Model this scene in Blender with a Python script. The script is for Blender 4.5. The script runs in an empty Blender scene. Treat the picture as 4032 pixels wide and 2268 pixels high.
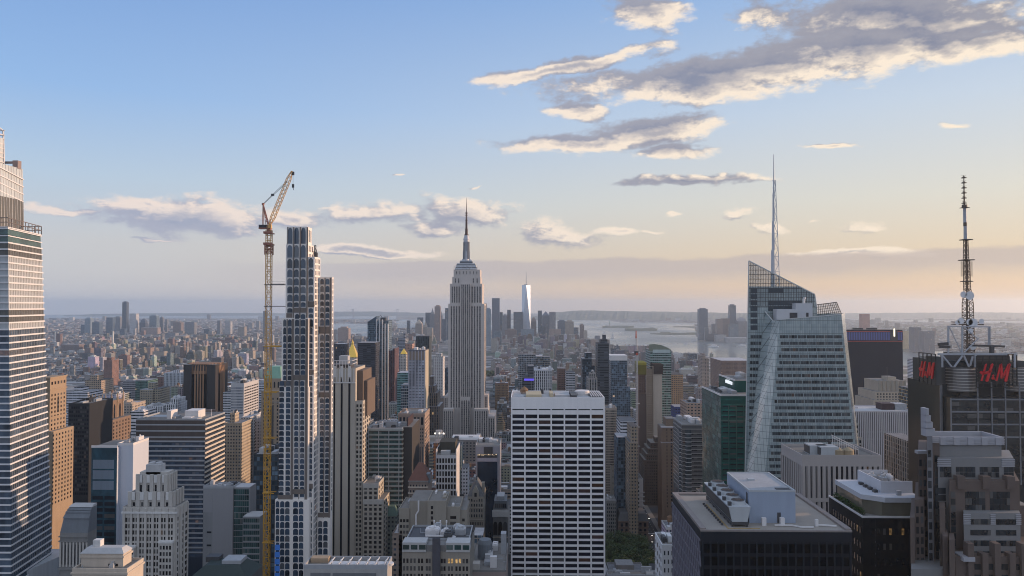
import bpy, math, random
from mathutils import Vector
rad = math.radians
scene = bpy.context.scene
COL = scene.collection

# ------------------------------------------------------------------ camera
# world axes: +Y runs down the avenues, +X to the west, z = 0 at midtown street level, metres
F, CX, CY = 2894.0, 2016.0, 1134.0          # focal length and centre of the 4032 x 2268 photograph, pixels
CAMZ = 260.0
YAW, PITCH = rad(1.0), math.atan(68 / F)
cam_d = bpy.data.cameras.new('camera'); cam = bpy.data.objects.new('camera', cam_d); COL.objects.link(cam)
cam_d.sensor_width = 36.0; cam_d.lens = 36.0 * F / 4032.0
cam_d.clip_start = 1.0; cam_d.clip_end = 200000.0
cam.location = (0, 0, CAMZ); cam.rotation_euler = (math.pi / 2 + PITCH, 0, YAW)
scene.camera = cam
RGT = Vector((math.cos(YAW), math.sin(YAW), 0))
FWD = Vector((-math.sin(YAW) * math.cos(PITCH), math.cos(YAW) * math.cos(PITCH), math.sin(PITCH)))
UPV = RGT.cross(FWD)

def ray(u, v):
    return FWD + RGT * ((u - CX) / F) + UPV * ((CY - v) / F)
def at(u, v, Y):                            # the point of the plane y = Y seen at photograph pixel (u, v)
    d = ray(u, v); t = Y / d.y
    return Vector((d.x * t, Y, CAMZ + d.z * t))
def AX(u, Y, v=1700): return at(u, v, Y).x
def AZ(v, Y, u=2016): return at(u, v, Y).z
def proj(x, y, z):
    p = Vector((x, y, z - CAMZ)); w = p.dot(FWD)
    if w < 1: return None
    return (CX + F * p.dot(RGT) / w, CY - F * p.dot(UPV) / w)

# ------------------------------------------------------------------ sun, exposure
SUN_EL, SUN_AZ = rad(9.5), rad(14.0)          # azimuth measured from +X (west) towards +Y (south)
sun_d = bpy.data.lights.new('sun', 'SUN'); sun_o = bpy.data.objects.new('sun', sun_d); COL.objects.link(sun_o)
sun_d.energy = 4.6; sun_d.angle = rad(0.6); sun_d.color = (1.0, 0.66, 0.42)
SDIR = Vector((math.cos(SUN_EL) * math.cos(SUN_AZ), math.cos(SUN_EL) * math.sin(SUN_AZ), math.sin(SUN_EL)))
sun_o.rotation_euler = SDIR.to_track_quat('Z', 'Y').to_euler(); sun_o.location = (3000, 300, 900)
scene.view_settings.view_transform = 'Standard'; scene.view_settings.look = 'None'
scene.view_settings.exposure = 0.0; scene.view_settings.gamma = 1.0
scene.view_settings.use_curve_mapping = False
scene.cycles.use_denoising = True; scene.cycles.filter_width = 1.05
scene.cycles.max_bounces = 5; scene.cycles.diffuse_bounces = 2; scene.cycles.glossy_bounces = 3
scene.cycles.volume_bounces = 2; scene.cycles.transparent_max_bounces = 6
scene.cycles.sample_clamp_indirect = 3.0
scene.cycles.caustics_reflective = False; scene.cycles.caustics_refractive = False

# ------------------------------------------------------------------ node helpers
class NT:
    def __init__(s, tree): s.t = tree; s.n = tree.nodes; s.l = tree.links
    def add(s, kind, **kw):
        nd = s.n.new(kind)
        for k, val in kw.items(): setattr(nd, k, val)
        return nd
    def put(s, sock, val):
        if isinstance(val, bpy.types.NodeSocket): s.l.new(val, sock)
        elif val is not None: sock.default_value = val
    def math(s, op, a, b=None, c=None, clamp=False):
        nd = s.n.new('ShaderNodeMath'); nd.operation = op; nd.use_clamp = clamp
        for i, q in enumerate((a, b, c)):
            if q is not None: s.put(nd.inputs[i], q)
        return nd.outputs[0]
    def vmath(s, op, a, b=None, out=0):
        nd = s.n.new('ShaderNodeVectorMath'); nd.operation = op
        s.put(nd.inputs[0], a)
        if b is not None: s.put(nd.inputs[1], b)
        return nd.outputs[out]
    def mix(s, f, a, b, mode='MIX'):
        nd = s.n.new('ShaderNodeMix'); nd.data_type = 'RGBA'; nd.blend_type = mode
        s.put(nd.inputs[0], f); s.put(nd.inputs[6], a); s.put(nd.inputs[7], b)
        return nd.outputs[2]
    def ramp(s, f, stops, interp='LINEAR'):
        nd = s.n.new('ShaderNodeValToRGB'); cr = nd.color_ramp; cr.interpolation = interp
        while len(cr.elements) < len(stops): cr.elements.new(0.5)
        for e, (p, c) in zip(cr.elements, stops):
            e.position = p; e.color = (c[0], c[1], c[2], 1) if not isinstance(c, (int, float)) else (c, c, c, 1)
        s.put(nd.inputs[0], f); return nd.outputs[0]
    def maprange(s, v, a, b, c=0.0, d=1.0, interp='LINEAR'):
        nd = s.n.new('ShaderNodeMapRange'); nd.interpolation_type = interp
        s.put(nd.inputs[0], v); s.put(nd.inputs[1], a); s.put(nd.inputs[2], b); s.put(nd.inputs[3], c); s.put(nd.inputs[4], d)
        return nd.outputs[0]
    def noise(s, vec, scale, detail=4, rough=0.55, dist=0.0):
        nd = s.n.new('ShaderNodeTexNoise'); s.put(nd.inputs['Vector'], vec)
        nd.inputs['Scale'].default_value = scale; nd.inputs['Detail'].default_value = detail
        nd.inputs['Roughness'].default_value = rough; nd.inputs['Distortion'].default_value = dist
        return nd.outputs[0]
    def sep(s, vec):
        nd = s.n.new('ShaderNodeSeparateXYZ'); s.put(nd.inputs[0], vec); return nd.outputs
    def comb(s, x, y, z):
        nd = s.n.new('ShaderNodeCombineXYZ')
        for i, q in enumerate((x, y, z)): s.put(nd.inputs[i], q)
        return nd.outputs[0]

def lin(r, g, b):
    f = lambda c: (c / 255 / 12.92) if c / 255 <= 0.04045 else ((c / 255 + 0.055) / 1.055) ** 2.4
    return (f(r), f(g), f(b))

# ------------------------------------------------------------------ sky (world): daylight sky plus evening clouds
world = bpy.data.worlds.new('World'); scene.world = world; world.use_nodes = True
world.node_tree.nodes.clear()
W = NT(world.node_tree)

def azel(u, v):
    d = ray(u, v).normalized()
    return math.atan2(d.x, d.y), math.asin(d.z)

def cloud_group():
    g = bpy.data.node_groups.new('cloud_density', 'ShaderNodeTree')
    g.interface.new_socket('Vector', in_out='INPUT', socket_type='NodeSocketVector')
    g.interface.new_socket('Density', in_out='OUTPUT', socket_type='NodeSocketFloat')
    N = NT(g); gi = N.add('NodeGroupInput').outputs[0]; go = N.add('NodeGroupOutput')
    # (u, v, half length, half height, tilt) in the pixels of a 2576-wide view of the sky
    clouds = [(1830, 195, 520, 58, -.13), (2180, 120, 330, 62, -.16), (2250, 45, 430, 66, .0), (2480, 105, 210, 40, -.15), (1460, 275, 110, 34, 0), (1440, 168, 250, 19, -.2), (1600, 130, 130, 26, -.25),
              (1630, 35, 130, 62, .1), (1900, 25, 110, 40, 0), (1470, 362, 220, 24, -.04), (1650, 330, 190, 40, -.14), (1770, 300, 90, 34, -.1),
              (1690, 384, 120, 22, .05), (1740, 453, 200, 15, -.02), (2100, 368, 135, 11, .02), (2395, 312, 75, 15, 0),
              (1855, 538, 70, 27, 0), (1935, 576, 84, 22, .1), (2165, 574, 98, 31, 0), (2050, 562, 40, 11, 0),
              (460, 545, 230, 48, .06), (380, 512, 110, 26, .1), (165, 530, 130, 20, .06), (720, 545, 170, 36, .06), (945, 534, 170, 40, .03),
              (1085, 573, 110, 27, 0), (1180, 530, 150, 46, .1), (1400, 592, 150, 42, .1), (1550, 582, 62, 20, 0),
              (930, 630, 200, 14, .06), (1700, 545, 40, 15, 0),
              (390, 600, 90, 7, 0), (2150, 636, 190, 13, 0), (1640, 580, 70, 12, 0), (1190, 468, 40, 6, 0), (1010, 443, 26, 7, 0)]
    nz = N.add('ShaderNodeTexNoise'); N.put(nz.inputs['Vector'], N.vmath('MULTIPLY', gi, (1.0, 1.8, 1.0))); nz.inputs['Scale'].default_value = 17.0; nz.inputs['Detail'].default_value = 4
    wp = N.vmath('ADD', gi, N.vmath('MULTIPLY', N.vmath('SUBTRACT', nz.outputs['Color'], (.5, .5, .5)), (0.075, 0.030, 0.0)))
    best = None
    for (u, v, hl, hh, tilt) in clouds:
        k = 4032 / 2576
        a, e = azel(u * k, v * k)
        a2, e2 = azel((u + hl) * k, (v + hl * tilt) * k)
        _, e3 = azel(u * k, (v - hh) * k)
        mp = N.add('ShaderNodeMapping', vector_type='TEXTURE')
        N.put(mp.inputs[0], wp)
        mp.inputs['Location'].default_value = (a, e, 0)
        mp.inputs['Rotation'].default_value = (0, 0, math.atan2(e2 - e, a2 - a))
        mp.inputs['Scale'].default_value = (math.hypot(a2 - a, e2 - e), e3 - e, 1)
        L = N.vmath('LENGTH', mp.outputs[0], out=1)
        if hl < 175: L = N.math('ADD', L, 0.30 if hl > 100 else 0.55)
        best = L if best is None else N.math('MINIMUM', best, L)
    st = N.vmath('MULTIPLY', gi, (1.0, 2.1, 1.0))
    n1 = N.noise(st, 11.0, 8, 0.58, 0.2)
    n2 = N.noise(st, 46.0, 5, 0.6)
    d = N.math('MAXIMUM', N.math('SUBTRACT', 1.0, best), -1.1)
    d = N.math('ADD', d, N.math('MULTIPLY', N.math('SUBTRACT', n1, 0.47), 1.75))
    n3 = N.noise(st, 170.0, 3, 0.6)
    d = N.math('ADD', d, N.math('MULTIPLY', N.math('SUBTRACT', n2, 0.5), 0.75))
    d = N.math('ADD', d, N.math('MULTIPLY', N.math('SUBTRACT', n3, 0.5), 0.18))
    N.l.new(d, go.inputs[0])
    return g

def build_world():
    tc = W.add('ShaderNodeTexCoord').outputs['Generated']
    x, y, z = W.sep(tc)
    az = W.math('ARCTAN2', x, y); el = W.math('ARCSINE', z)
    pe = W.maprange(el, rad(-2), rad(30))                                     # 0 = just under the horizon, 1 = 30 degrees up
    east = W.ramp(pe, [(0.0, lin(192, 195, 206)), (0.07, lin(202, 203, 210)), (0.2, lin(201, 203, 209)), (0.34, lin(183, 204, 226)),
                       (0.52, lin(148, 186, 233)), (0.8, lin(122, 161, 219)), (1.0, lin(104, 146, 212))])
    west = W.ramp(pe, [(0.0, lin(222, 184, 150)), (0.07, lin(232, 193, 156)), (0.16, lin(228, 203, 172)), (0.3, lin(222, 217, 205)),
                       (0.5, lin(200, 213, 228)), (0.8, lin(148, 183, 228)), (1.0, lin(124, 162, 220))])
    # warm towards the sun (west), cool away from it
    cs = W.math('SUBTRACT', az, rad(72))
    cs = W.math('COSINE', cs)
    wf = W.maprange(cs, -0.45, 0.9, 0.0, 1.0, 'SMOOTHSTEP')
    base = W.mix(wf, east, west)
    sky = W.add('ShaderNodeTexSky'); sky.sky_type = 'NISHITA'; sky.sun_disc = False
    sky.sun_elevation = SUN_EL; sky.sun_rotation = math.pi / 2 - SUN_AZ
    sky.altitude = 260; sky.air_density = 1.0; sky.dust_density = 1.5; sky.ozone_density = 1.0
    # upper dome: clear-sky texture; lower part tinted by the evening gradient
    nis = W.mix(1.0, sky.outputs[0], (0.22, 0.22, 0.22, 1), 'MULTIPLY')
    high = W.maprange(el, rad(26), rad(60), 0.0, 0.75)
    base = W.mix(W.math('MAXIMUM', high, 0.06), base, nis)
    # clouds
    g = cloud_group()
    pv = W.comb(az, el, 0.0)
    def dens(off):
        nd = W.add('ShaderNodeGroup'); nd.node_tree = g
        W.put(nd.inputs[0], W.vmath('ADD', pv, off)); return nd.outputs[0]
    d0 = dens((0, 0, 0))
    d1 = dens(W.comb(0.013, W.maprange(el, rad(7), rad(13), 0.012, -0.012), 0.0))
    alpha = W.maprange(d0, -0.16, 0.34, 0.0, 1.0, 'SMOOTHSTEP')
    core = W.maprange(d0, 0.30, 1.05, 0.0, 1.0, 'SMOOTHSTEP')
    rim = W.maprange(W.math('SUBTRACT', d0, d1), -0.08, 0.50, 0.0, 1.0, 'SMOOTHSTEP')
    lit = W.math('MULTIPLY', rim, W.math('SUBTRACT', 1.0, W.math('MULTIPLY', core, 0.72)))
    lit = W.math('ADD', lit, W.math('MULTIPLY', W.math('SUBTRACT', 1.0, core), 0.16), clamp=True)
    shade = W.mix(wf, lin(152, 164, 192) + (1,), lin(126, 132, 154) + (1,))
    light = W.mix(wf, lin(240, 224, 216) + (1,), lin(255, 238, 216) + (1,))
    ccol = W.mix(lit, shade, light)
    lowfade = W.maprange(el, rad(1.5), rad(8), 0.75, 0.97)
    base = W.mix(W.math('MULTIPLY', alpha, lowfade), base, ccol)
    # long flat bank of stratus above the horizon
    wob = W.math('MULTIPLY', W.math('SUBTRACT', W.noise(W.vmath('MULTIPLY', pv, (1, 3, 1)), 9.0, 5, 0.6), 0.5), 0.022)
    ev = W.math('ADD', el, wob)
    ev = W.math('SUBTRACT', ev, W.math('MULTIPLY', az, 0.012))
    top = W.maprange(ev, rad(3.25), rad(3.65), 1.0, 0.0, 'SMOOTHSTEP')
    bot = W.maprange(ev, rad(1.2), rad(2.6), 0.0, 1.0, 'SMOOTHSTEP')
    side = W.maprange(az, rad(-28), rad(-8), 0.0, 1.0, 'SMOOTHSTEP')
    sa = W.math('MULTIPLY', W.math('MULTIPLY', top, bot), W.math('MULTIPLY', side, 0.85))
    base = W.mix(sa, base, W.mix(wf, lin(186, 185, 196) + (1,), lin(199, 184, 175) + (1,)))
    # below the horizon: dull ground tone
    und = W.maprange(el, rad(-6), rad(-1.2), 1.0, 0.0)
    base = W.mix(und, base, (0.16, 0.17, 0.2, 1))
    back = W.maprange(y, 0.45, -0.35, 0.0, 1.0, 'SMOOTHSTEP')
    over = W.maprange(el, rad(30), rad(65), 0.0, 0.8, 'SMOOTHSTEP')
    lift = W.math('MULTIPLY', W.math('MAXIMUM', back, over), W.maprange(el, rad(-1), rad(3)))  # sky behind the camera and overhead brightened, added fill for the building fronts
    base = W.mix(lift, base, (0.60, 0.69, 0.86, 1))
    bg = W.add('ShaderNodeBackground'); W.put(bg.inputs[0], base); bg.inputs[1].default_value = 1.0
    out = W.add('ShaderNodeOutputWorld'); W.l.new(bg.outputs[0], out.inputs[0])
build_world()

# ------------------------------------------------------------------ materials
MATS = {}
def new_mat(name):
    m = bpy.data.materials.new(name); m.use_nodes = True
    N = NT(m.node_tree); b = N.n['Principled BSDF']
    return m, N, b

def stone(name, col, rough=0.85, var=0.35, streak=0.35, spec=0.15, metal=0.0, sc=1.0):
    if name in MATS: return MATS[name]
    m, N, b = new_mat(name)
    pos = N.add('ShaderNodeNewGeometry').outputs['Position']
    n1 = N.noise(pos, 0.035 * sc, 5, 0.6)
    n2 = N.noise(N.vmath('MULTIPLY', pos, (1, 1, 0.06)), 0.35 * sc, 4, 0.65)
    n3 = N.noise(pos, 1.1 * sc, 3, 0.6)
    k = N.math('ADD', N.math('MULTIPLY', N.math('SUBTRACT', n1, 0.5), var), N.math('MULTIPLY', N.math('SUBTRACT', n2, 0.5), streak))
    k = N.math('ADD', k, N.math('MULTIPLY', N.math('SUBTRACT', n3, 0.5), var * 0.6))
    k = N.math('ADD', k, 1.0)
    cc = N.vmath('SCALE', (col[0], col[1], col[2]))
    N.put(cc.node.inputs['Scale'], k)
    N.l.new(cc, b.inputs['Base Color'])
    b.inputs['Roughness'].default_value = rough; b.inputs['Specular IOR Level'].default_value = spec
    b.inputs['Metallic'].default_value = metal
    MATS[name] = m; return m

def glass(name, col, rough=0.1, var=0.9, lit=0.0, spec=0.6, blinds=0.25, litcol=(1.0, 0.5, 0.2), wav=0.25, litmax=0.1):
    if name in MATS: return MATS[name]
    m, N, b = new_mat(name)
    gm = N.add('ShaderNodeNewGeometry'); oi = N.add('ShaderNodeObjectInfo')
    r = N.math('FRACT', N.math('ADD', oi.outputs['Random'], N.math('MULTIPLY', gm.outputs['Random Per Island'], 7.31)))
    r2 = N.math('FRACT', N.math('MULTIPLY', r, 37.7))
    n1 = N.noise(gm.outputs['Position'], 0.22, 3, 0.6)
    k = N.math('ADD', N.math('MULTIPLY', N.math('SUBTRACT', r, 0.5), var), N.math('MULTIPLY', N.math('SUBTRACT', n1, 0.5), 0.9))
    k = N.math('ADD', k, N.math('MULTIPLY', N.math('SUBTRACT', N.noise(N.vmath('MULTIPLY', gm.outputs['Position'], (1, 1, .45)), 0.05, 3, 0.65, 1.5), 0.5), 2.6))  # broad mottle: reflections of neighbours painted into the glass colour
    k = N.math('MAXIMUM', N.math('ADD', k, 1.0), 0.2)
    cc = N.vmath('SCALE', (col[0], col[1], col[2])); N.put(cc.node.inputs['Scale'], k)
    bl = N.math('MULTIPLY', N.math('GREATER_THAN', r2, 1.0 - blinds), 0.35)
    c2 = N.mix(bl, cc, (0.22, 0.21, 0.2, 1))
    N.l.new(c2, b.inputs['Base Color'])
    b.inputs['Roughness'].default_value = rough; b.inputs['Specular IOR Level'].default_value = spec
    bp = N.add('ShaderNodeBump'); bp.inputs['Strength'].default_value = wav; bp.inputs['Distance'].default_value = 0.5
    N.put(bp.inputs['Height'], N.noise(gm.outputs['Position'], 0.16, 2, 0.5)); N.l.new(bp.outputs[0], b.inputs['Normal'])
    if lit > 0:
        r3 = N.math('FRACT', N.math('MULTIPLY', r, 91.3))
        e = N.math('MULTIPLY', N.math('GREATER_THAN', r3, 1.0 - lit), N.maprange(N.noise(gm.outputs['Position'], 0.5, 2), 0.3, 0.7, 0.02, litmax))
        b.inputs['Emission Color'].default_value = litcol + (1,); N.put(b.inputs['Emission Strength'], e)
    MATS[name] = m; return m

def paint(name, col, rough=0.5, metal=0.0, emit=0.0):
    if name in MATS: return MATS[name]
    m, N, b = new_mat(name)
    pos = N.add('ShaderNodeNewGeometry').outputs['Position']
    k = N.math('ADD', N.math('MULTIPLY', N.math('SUBTRACT', N.noise(pos, 0.4, 4, 0.6), 0.5), 0.4), 1.0)
    cc = N.vmath('SCALE', (col[0], col[1], col[2])); N.put(cc.node.inputs['Scale'], k)
    N.l.new(cc, b.inputs['Base Color']); b.inputs['Roughness'].default_value = rough; b.inputs['Metallic'].default_value = metal; b.inputs['Specular IOR Level'].default_value = 0.25
    if emit > 0:
        b.inputs['Emission Color'].default_value = (col[0], col[1], col[2], 1); b.inputs['Emission Strength'].default_value = emit
    MATS[name] = m; return m

def facade(name, bay=3.2, fh=3.6, a=0.26, b0=0.28, src='OBJECT', gcol=(0.035, 0.042, 0.055), roof=(0.17, 0.17, 0.18), wallspec=0.25, lit=0.004, palette=None, grain=0.25):
    """wall with a regular window pattern; the wall colour comes from the object, or from the mesh island"""
    if name in MATS: return MATS[name]
    m, N, bs = new_mat(name)
    gm = N.add('ShaderNodeNewGeometry'); oi = N.add('ShaderNodeObjectInfo')
    px, py, pz = N.sep(gm.outputs['Position']); nx, ny, nz = N.sep(gm.outputs['True Normal'])
    u = N.math('SUBTRACT', N.math('MULTIPLY', px, ny), N.math('MULTIPLY', py, nx))
    rnd = N.math('ADD', oi.outputs['Random'], N.math('MULTIPLY', gm.outputs['Random Per Island'], 3.77))
    rnd = N.math('FRACT', rnd)
    bay_r = N.math('MULTIPLY', N.math('ADD', 0.8, N.math('MULTIPLY', N.math('FRACT', N.math('MULTIPLY', rnd, 13.7)), 0.6)), bay)
    uu = N.math('DIVIDE', u, bay_r); zz = N.math('DIVIDE', pz, fh)
    fu, fz = N.math('FRACT', uu), N.math('FRACT', zz)
    wu = N.math('LESS_THAN', N.math('ABSOLUTE', N.math('SUBTRACT', fu, 0.5)), 0.5 - a)
    wz = N.math('LESS_THAN', N.math('ABSOLUTE', N.math('SUBTRACT', fz, 0.5)), 0.5 - b0)
    side = N.math('LESS_THAN', N.math('ABSOLUTE', nz), 0.5)
    win = N.math('MULTIPLY', N.math('MULTIPLY', wu, wz), side)
    wn = N.add('ShaderNodeTexWhiteNoise', noise_dimensions='3D')
    N.put(wn.inputs['Vector'], N.comb(N.math('FLOOR', uu), N.math('FLOOR', zz), N.math('MULTIPLY', rnd, 91.0)))
    wr = wn.outputs['Value']
    if src == 'OBJECT': wall = oi.outputs['Color']
    else: wall = N.ramp(gm.outputs['Random Per Island'], palette, 'CONSTANT')
    n1 = N.noise(gm.outputs['Position'], 0.03, 5, 0.65); n2 = N.noise(N.vmath('MULTIPLY', gm.outputs['Position'], (1, 1, 0.08)), 0.3, 3, 0.6)
    k = N.math('ADD', 1.0, N.math('MULTIPLY', N.math('SUBTRACT', N.math('ADD', n1, n2), 1.0), grain * 2.4))
    wc = N.vmath('SCALE', wall); N.put(wc.node.inputs['Scale'], k)
    gk = N.math('ADD', 0.45, N.math('MULTIPLY', N.math('POWER', wr, 3.0), 2.6))
    gc = N.vmath('SCALE', gcol); N.put(gc.node.inputs['Scale'], gk)
    c = N.mix(win, wc, gc)
    rf = N.math('GREATER_THAN', nz, 0.5)
    rk = N.math('ADD', 0.35, N.math('MULTIPLY', N.math('POWER', N.math('FRACT', N.math('MULTIPLY', rnd, 29.3)), 2.0), 2.2))
    rk = N.math('MULTIPLY', rk, N.math('ADD', 0.55, N.noise(gm.outputs['Position'], 0.16, 4, 0.7)))
    rc = N.vmath('SCALE', roof); N.put(rc.node.inputs['Scale'], rk)
    c = N.mix(rf, c, rc)
    N.l.new(c, bs.inputs['Base Color'])
    N.put(bs.inputs['Roughness'], N.maprange(win, 0, 1, 0.85, 0.14))
    bs.inputs['Specular IOR Level'].default_value = 0.25
    if lit > 0:
        e = N.math('MULTIPLY', N.math('MULTIPLY', win, N.math('GREATER_THAN', wr, 1.0 - lit)), 0.5)
        bs.inputs['Emission Color'].default_value = (1, 0.6, 0.25, 1); N.put(bs.inputs['Emission Strength'], e)
    MATS[name] = m; return m

# ------------------------------------------------------------------ mesh helpers
class MB:
    def __init__(s): s.v = []; s.f = []; s.mi = []
    def face(s, pts, mi=0):
        k = len(s.v); s.v += [tuple(p) for p in pts]; s.f.append(tuple(range(k, k + len(pts)))); s.mi.append(mi); return s
    def box(s, x0, x1, y0, y1, z0, z1, mi=0, top=None, bot=True):
        t = mi if top is None else top
        if x1 < x0: x0, x1 = x1, x0
        if y1 < y0: y0, y1 = y1, y0
        k = len(s.v)
        s.v += [(x0, y0, z0), (x1, y0, z0), (x1, y1, z0), (x0, y1, z0), (x0, y0, z1), (x1, y0, z1), (x1, y1, z1), (x0, y1, z1)]
        fs = [((0, 1, 5, 4), mi), ((1, 2, 6, 5), mi), ((2, 3, 7, 6), mi), ((3, 0, 4, 7), mi), ((4, 5, 6, 7), t)]
        if bot: fs.append(((3, 2, 1, 0), mi))
        for q, m in fs: s.f.append(tuple(k + i for i in q)); s.mi.append(m)
        return s
    def prism(s, poly, z0, z1, mi=0, top=None, poly1=None):     # counter-clockwise outline, optional other outline on top
        t = mi if top is None else top
        n = len(poly); p1 = poly1 or poly; k = len(s.v)
        s.v += [(p[0], p[1], z0) for p in poly] + [(p[0], p[1], z1) for p in p1]
        for i in range(n):
            j = (i + 1) % n; s.f.append((k + i, k + j, k + n + j, k + n + i)); s.mi.append(mi)
        s.f.append(tuple(k + n + i for i in range(n))); s.mi.append(t)
        s.f.append(tuple(k + i for i in reversed(range(n)))); s.mi.append(mi)
        return s
    def cyl(s, x, y, z0, z1, r0, r1=None, n=12, mi=0, top=None):
        r1 = r0 if r1 is None else r1
        P = lambda r: [(x + r * math.cos(2 * math.pi * i / n), y + r * math.sin(2 * math.pi * i / n)) for i in range(n)]
        return s.prism(P(r0), z0, z1, mi, top, P(max(r1, 0.01)))
    def beam(s, p, q, w, mi=0, h=None):
        p, q = Vector(p), Vector(q); d = (q - p)
        if d.length < 1e-6: return s
        d.normalize(); a = d.cross(Vector((0, 0, 1)))
        if a.length < 1e-3: a = Vector((1, 0, 0))
        a.normalize(); b = d.cross(a); a = a * (w / 2); b = b * ((h or w) / 2); k = len(s.v)
        for c in (p, q):
            for sa, sb in ((-1, -1), (1, -1), (1, 1), (-1, 1)): s.v.append(tuple(c + a * sa + b * sb))
        for fc in ((0, 1, 5, 4), (1, 2, 6, 5), (2, 3, 7, 6), (3, 0, 4, 7), (0, 3, 2, 1), (4, 5, 6, 7)):
            s.f.append(tuple(k + i for i in fc)); s.mi.append(mi)
        return s
    def build(s, name, mats, parent=None, label=None, kind=None, smooth=False):
        o0 = parent_loc(parent)
        me = bpy.data.meshes.new(name)
        me.from_pydata([(p[0] - o0[0], p[1] - o0[1], p[2] - o0[2]) for p in s.v], [], s.f)
        for m in (mats if isinstance(mats, (list, tuple)) else [mats]): me.materials.append(m)
        me.polygons.foreach_set('material_index', s.mi)
        if smooth: me.polygons.foreach_set('use_smooth', [True] * len(s.f))
        me.update()
        o = bpy.data.objects.new(name, me); COL.objects.link(o)
        if parent is not None: o.parent = parent
        if label: o['label'] = label
        if kind: o['kind'] = kind
        return o

def parent_loc(p):
    x = Vector((0, 0, 0))
    while p is not None: x = x + p.location; p = p.parent
    return x
def thing(name, label, cat, loc, group=None):
    o = bpy.data.objects.new(name, None); COL.objects.link(o); o.location = loc
    o.empty_display_size = 5.0
    o['label'] = label; o['category'] = cat
    if group: o['group'] = group
    return o
def tag(o, label, cat, group=None):
    o['label'] = label; o['category'] = cat
    if group: o['group'] = group
    return o

# windows: each a part of its building; past 100 on one building the rest are one part
PANEL = {}
def panel_mesh(mat, shape):
    key = (mat.name, shape)
    if key not in PANEL:
        me = bpy.data.meshes.new('window')
        if shape == 'arch': out = [(-.5, -.5), (.5, -.5), (.5, .22), (.42, .36), (.25, .46), (0, .5), (-.25, .46), (-.42, .36), (-.5, .22)]
        elif shape == 'point': out = [(-.5, -.5), (.5, -.5), (.5, .25), (0, .5), (-.5, .25)]
        else: out = [(-.5, -.5), (.5, -.5), (.5, .5), (-.5, .5)]
        n = len(out)
        vs = [(x, -0.06, z) for x, z in out] + [(x, 0.06, z) for x, z in out]
        fs = [tuple(range(n))] + [(i, i + n, (i + 1) % n + n, (i + 1) % n) for i in range(n)]
        me.from_pydata(vs, [], fs); me.materials.append(mat); me.update(); PANEL[key] = me
    return PANEL[key]
ROT = {'F': 0.0, 'R': math.pi / 2, 'L': -math.pi / 2}
def place_windows(root, items, limit=100):
    """items: (x, y, z, width, height, face, material, shape, part name)"""
    base = parent_loc(root)
    def area(t):
        k = 1.0 if t[5] == 'F' else 0.25
        return -t[3] * t[4] * k / (t[1] * t[1])
    items = sorted(items, key=area)
    for (x, y, z, w, h, fc, mat, shape, nm) in items[:limit]:
        o = bpy.data.objects.new(nm, panel_mesh(mat, shape)); COL.objects.link(o)
        o.parent = root; o.location = (x - base[0], y - base[1], z - base[2])
        o.rotation_euler = (0, 0, ROT[fc]); o.scale = (w, 1, h)
    rest = {}
    for t in items[limit:]: rest.setdefault((t[8], t[6].name), []).append(t)
    for (nm, mn), ts in rest.items():
        mb = MB()
        for (x, y, z, w, h, fc, mat, shape, _) in ts:
            me = panel_mesh(mat, shape); c, s = math.cos(ROT[fc]), math.sin(ROT[fc]); k = len(mb.v)
            for q in me.vertices:
                lx, ly, lz = q.co.x * w, q.co.y, q.co.z * h
                mb.v.append((x + lx * c - ly * s, y + lx * s + ly * c, z + lz))
            for p in me.polygons: mb.f.append(tuple(k + i for i in p.vertices)); mb.mi.append(0)
        mb.build(nm, bpy.data.materials[mn], root, kind='stuff')

def grid(bx, face, n, fh, mat, w=0.55, h=0.55, z0=None, z1=None, shape='rect', m=0.03, a0=None, a1=None, name='window', off=0.0):
    """rows and columns of windows on one face of the box bx = (x0, x1, y0, y1, z0, z1)"""
    x0, x1, y0, y1, bz0, bz1 = bx
    z0 = bz0 if z0 is None else z0; z1 = bz1 if z1 is None else z1
    lo, hi = (x0, x1) if face == 'F' else (y0, y1)
    if a0 is not None: lo = a0
    if a1 is not None: hi = a1
    span = hi - lo; lo += span * m; hi -= span * m; bw = (hi - lo) / n
    out = []; rows = int((z1 - z0) / fh + 1e-6)
    for r in range(rows):
        z = z1 - (r + 0.5) * fh
        for c in range(n):
            a = lo + (c + 0.5) * bw
            if face == 'F': p = (a, y0 - 0.03 - off, z)
            elif face == 'R': p = (x1 + 0.03 + off, a, z)
            else: p = (x0 - 0.03 - off, a, z)
            out.append(p + (bw * w, fh * h, face, mat, shape, name))
    return out

OCC = []                                    # everything placed: (x0, x1, y0, y1, z1) of footprints, for the city around
KEEP = []                                   # (u0, u1, v, Y): nothing nearer than Y may rise above photograph row v there
def bx_uv(u0, u1, vtop, Y, depth, z0=0.0, vref=None):
    vr = vtop + 100 if vref is None else vref
    return (AX(u0, Y, vr), AX(u1, Y, vr), Y, Y + depth, z0, AZ(vtop, Y, (u0 + u1) / 2))
def occ(b, vis=None):
    OCC.append((b[0], b[1], b[2], b[3], b[5]))
    if vis is not None:
        p, q = proj(b[0], b[2], b[5]), proj(b[1], b[2], b[5])
        KEEP.append((p[0], q[0], vis, b[2]))
def zv(v, Y): return AZ(v, Y)

# ------------------------------------------------------------------ ground, water, hills
REFF = 2 * 7.4e6
def drop(d): return d * d / REFF
def gz(x, y):
    t = min(max((y - 1500) / 1900.0, 0), 1)
    return -16.5 * t * t * (3 - 2 * t) - drop(math.hypot(x, y))
def on_sea(u, v, h=-16.0):
    d = ray(u, v); t = 4000.0
    for _ in range(40):
        r = t * math.hypot(d.x, d.y); t = (h - drop(r) - CAMZ) / d.z
        t = min(max(t, 500.0), 60000.0)
    return Vector((d.x * t, d.y * t, CAMZ + d.z * t))

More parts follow.
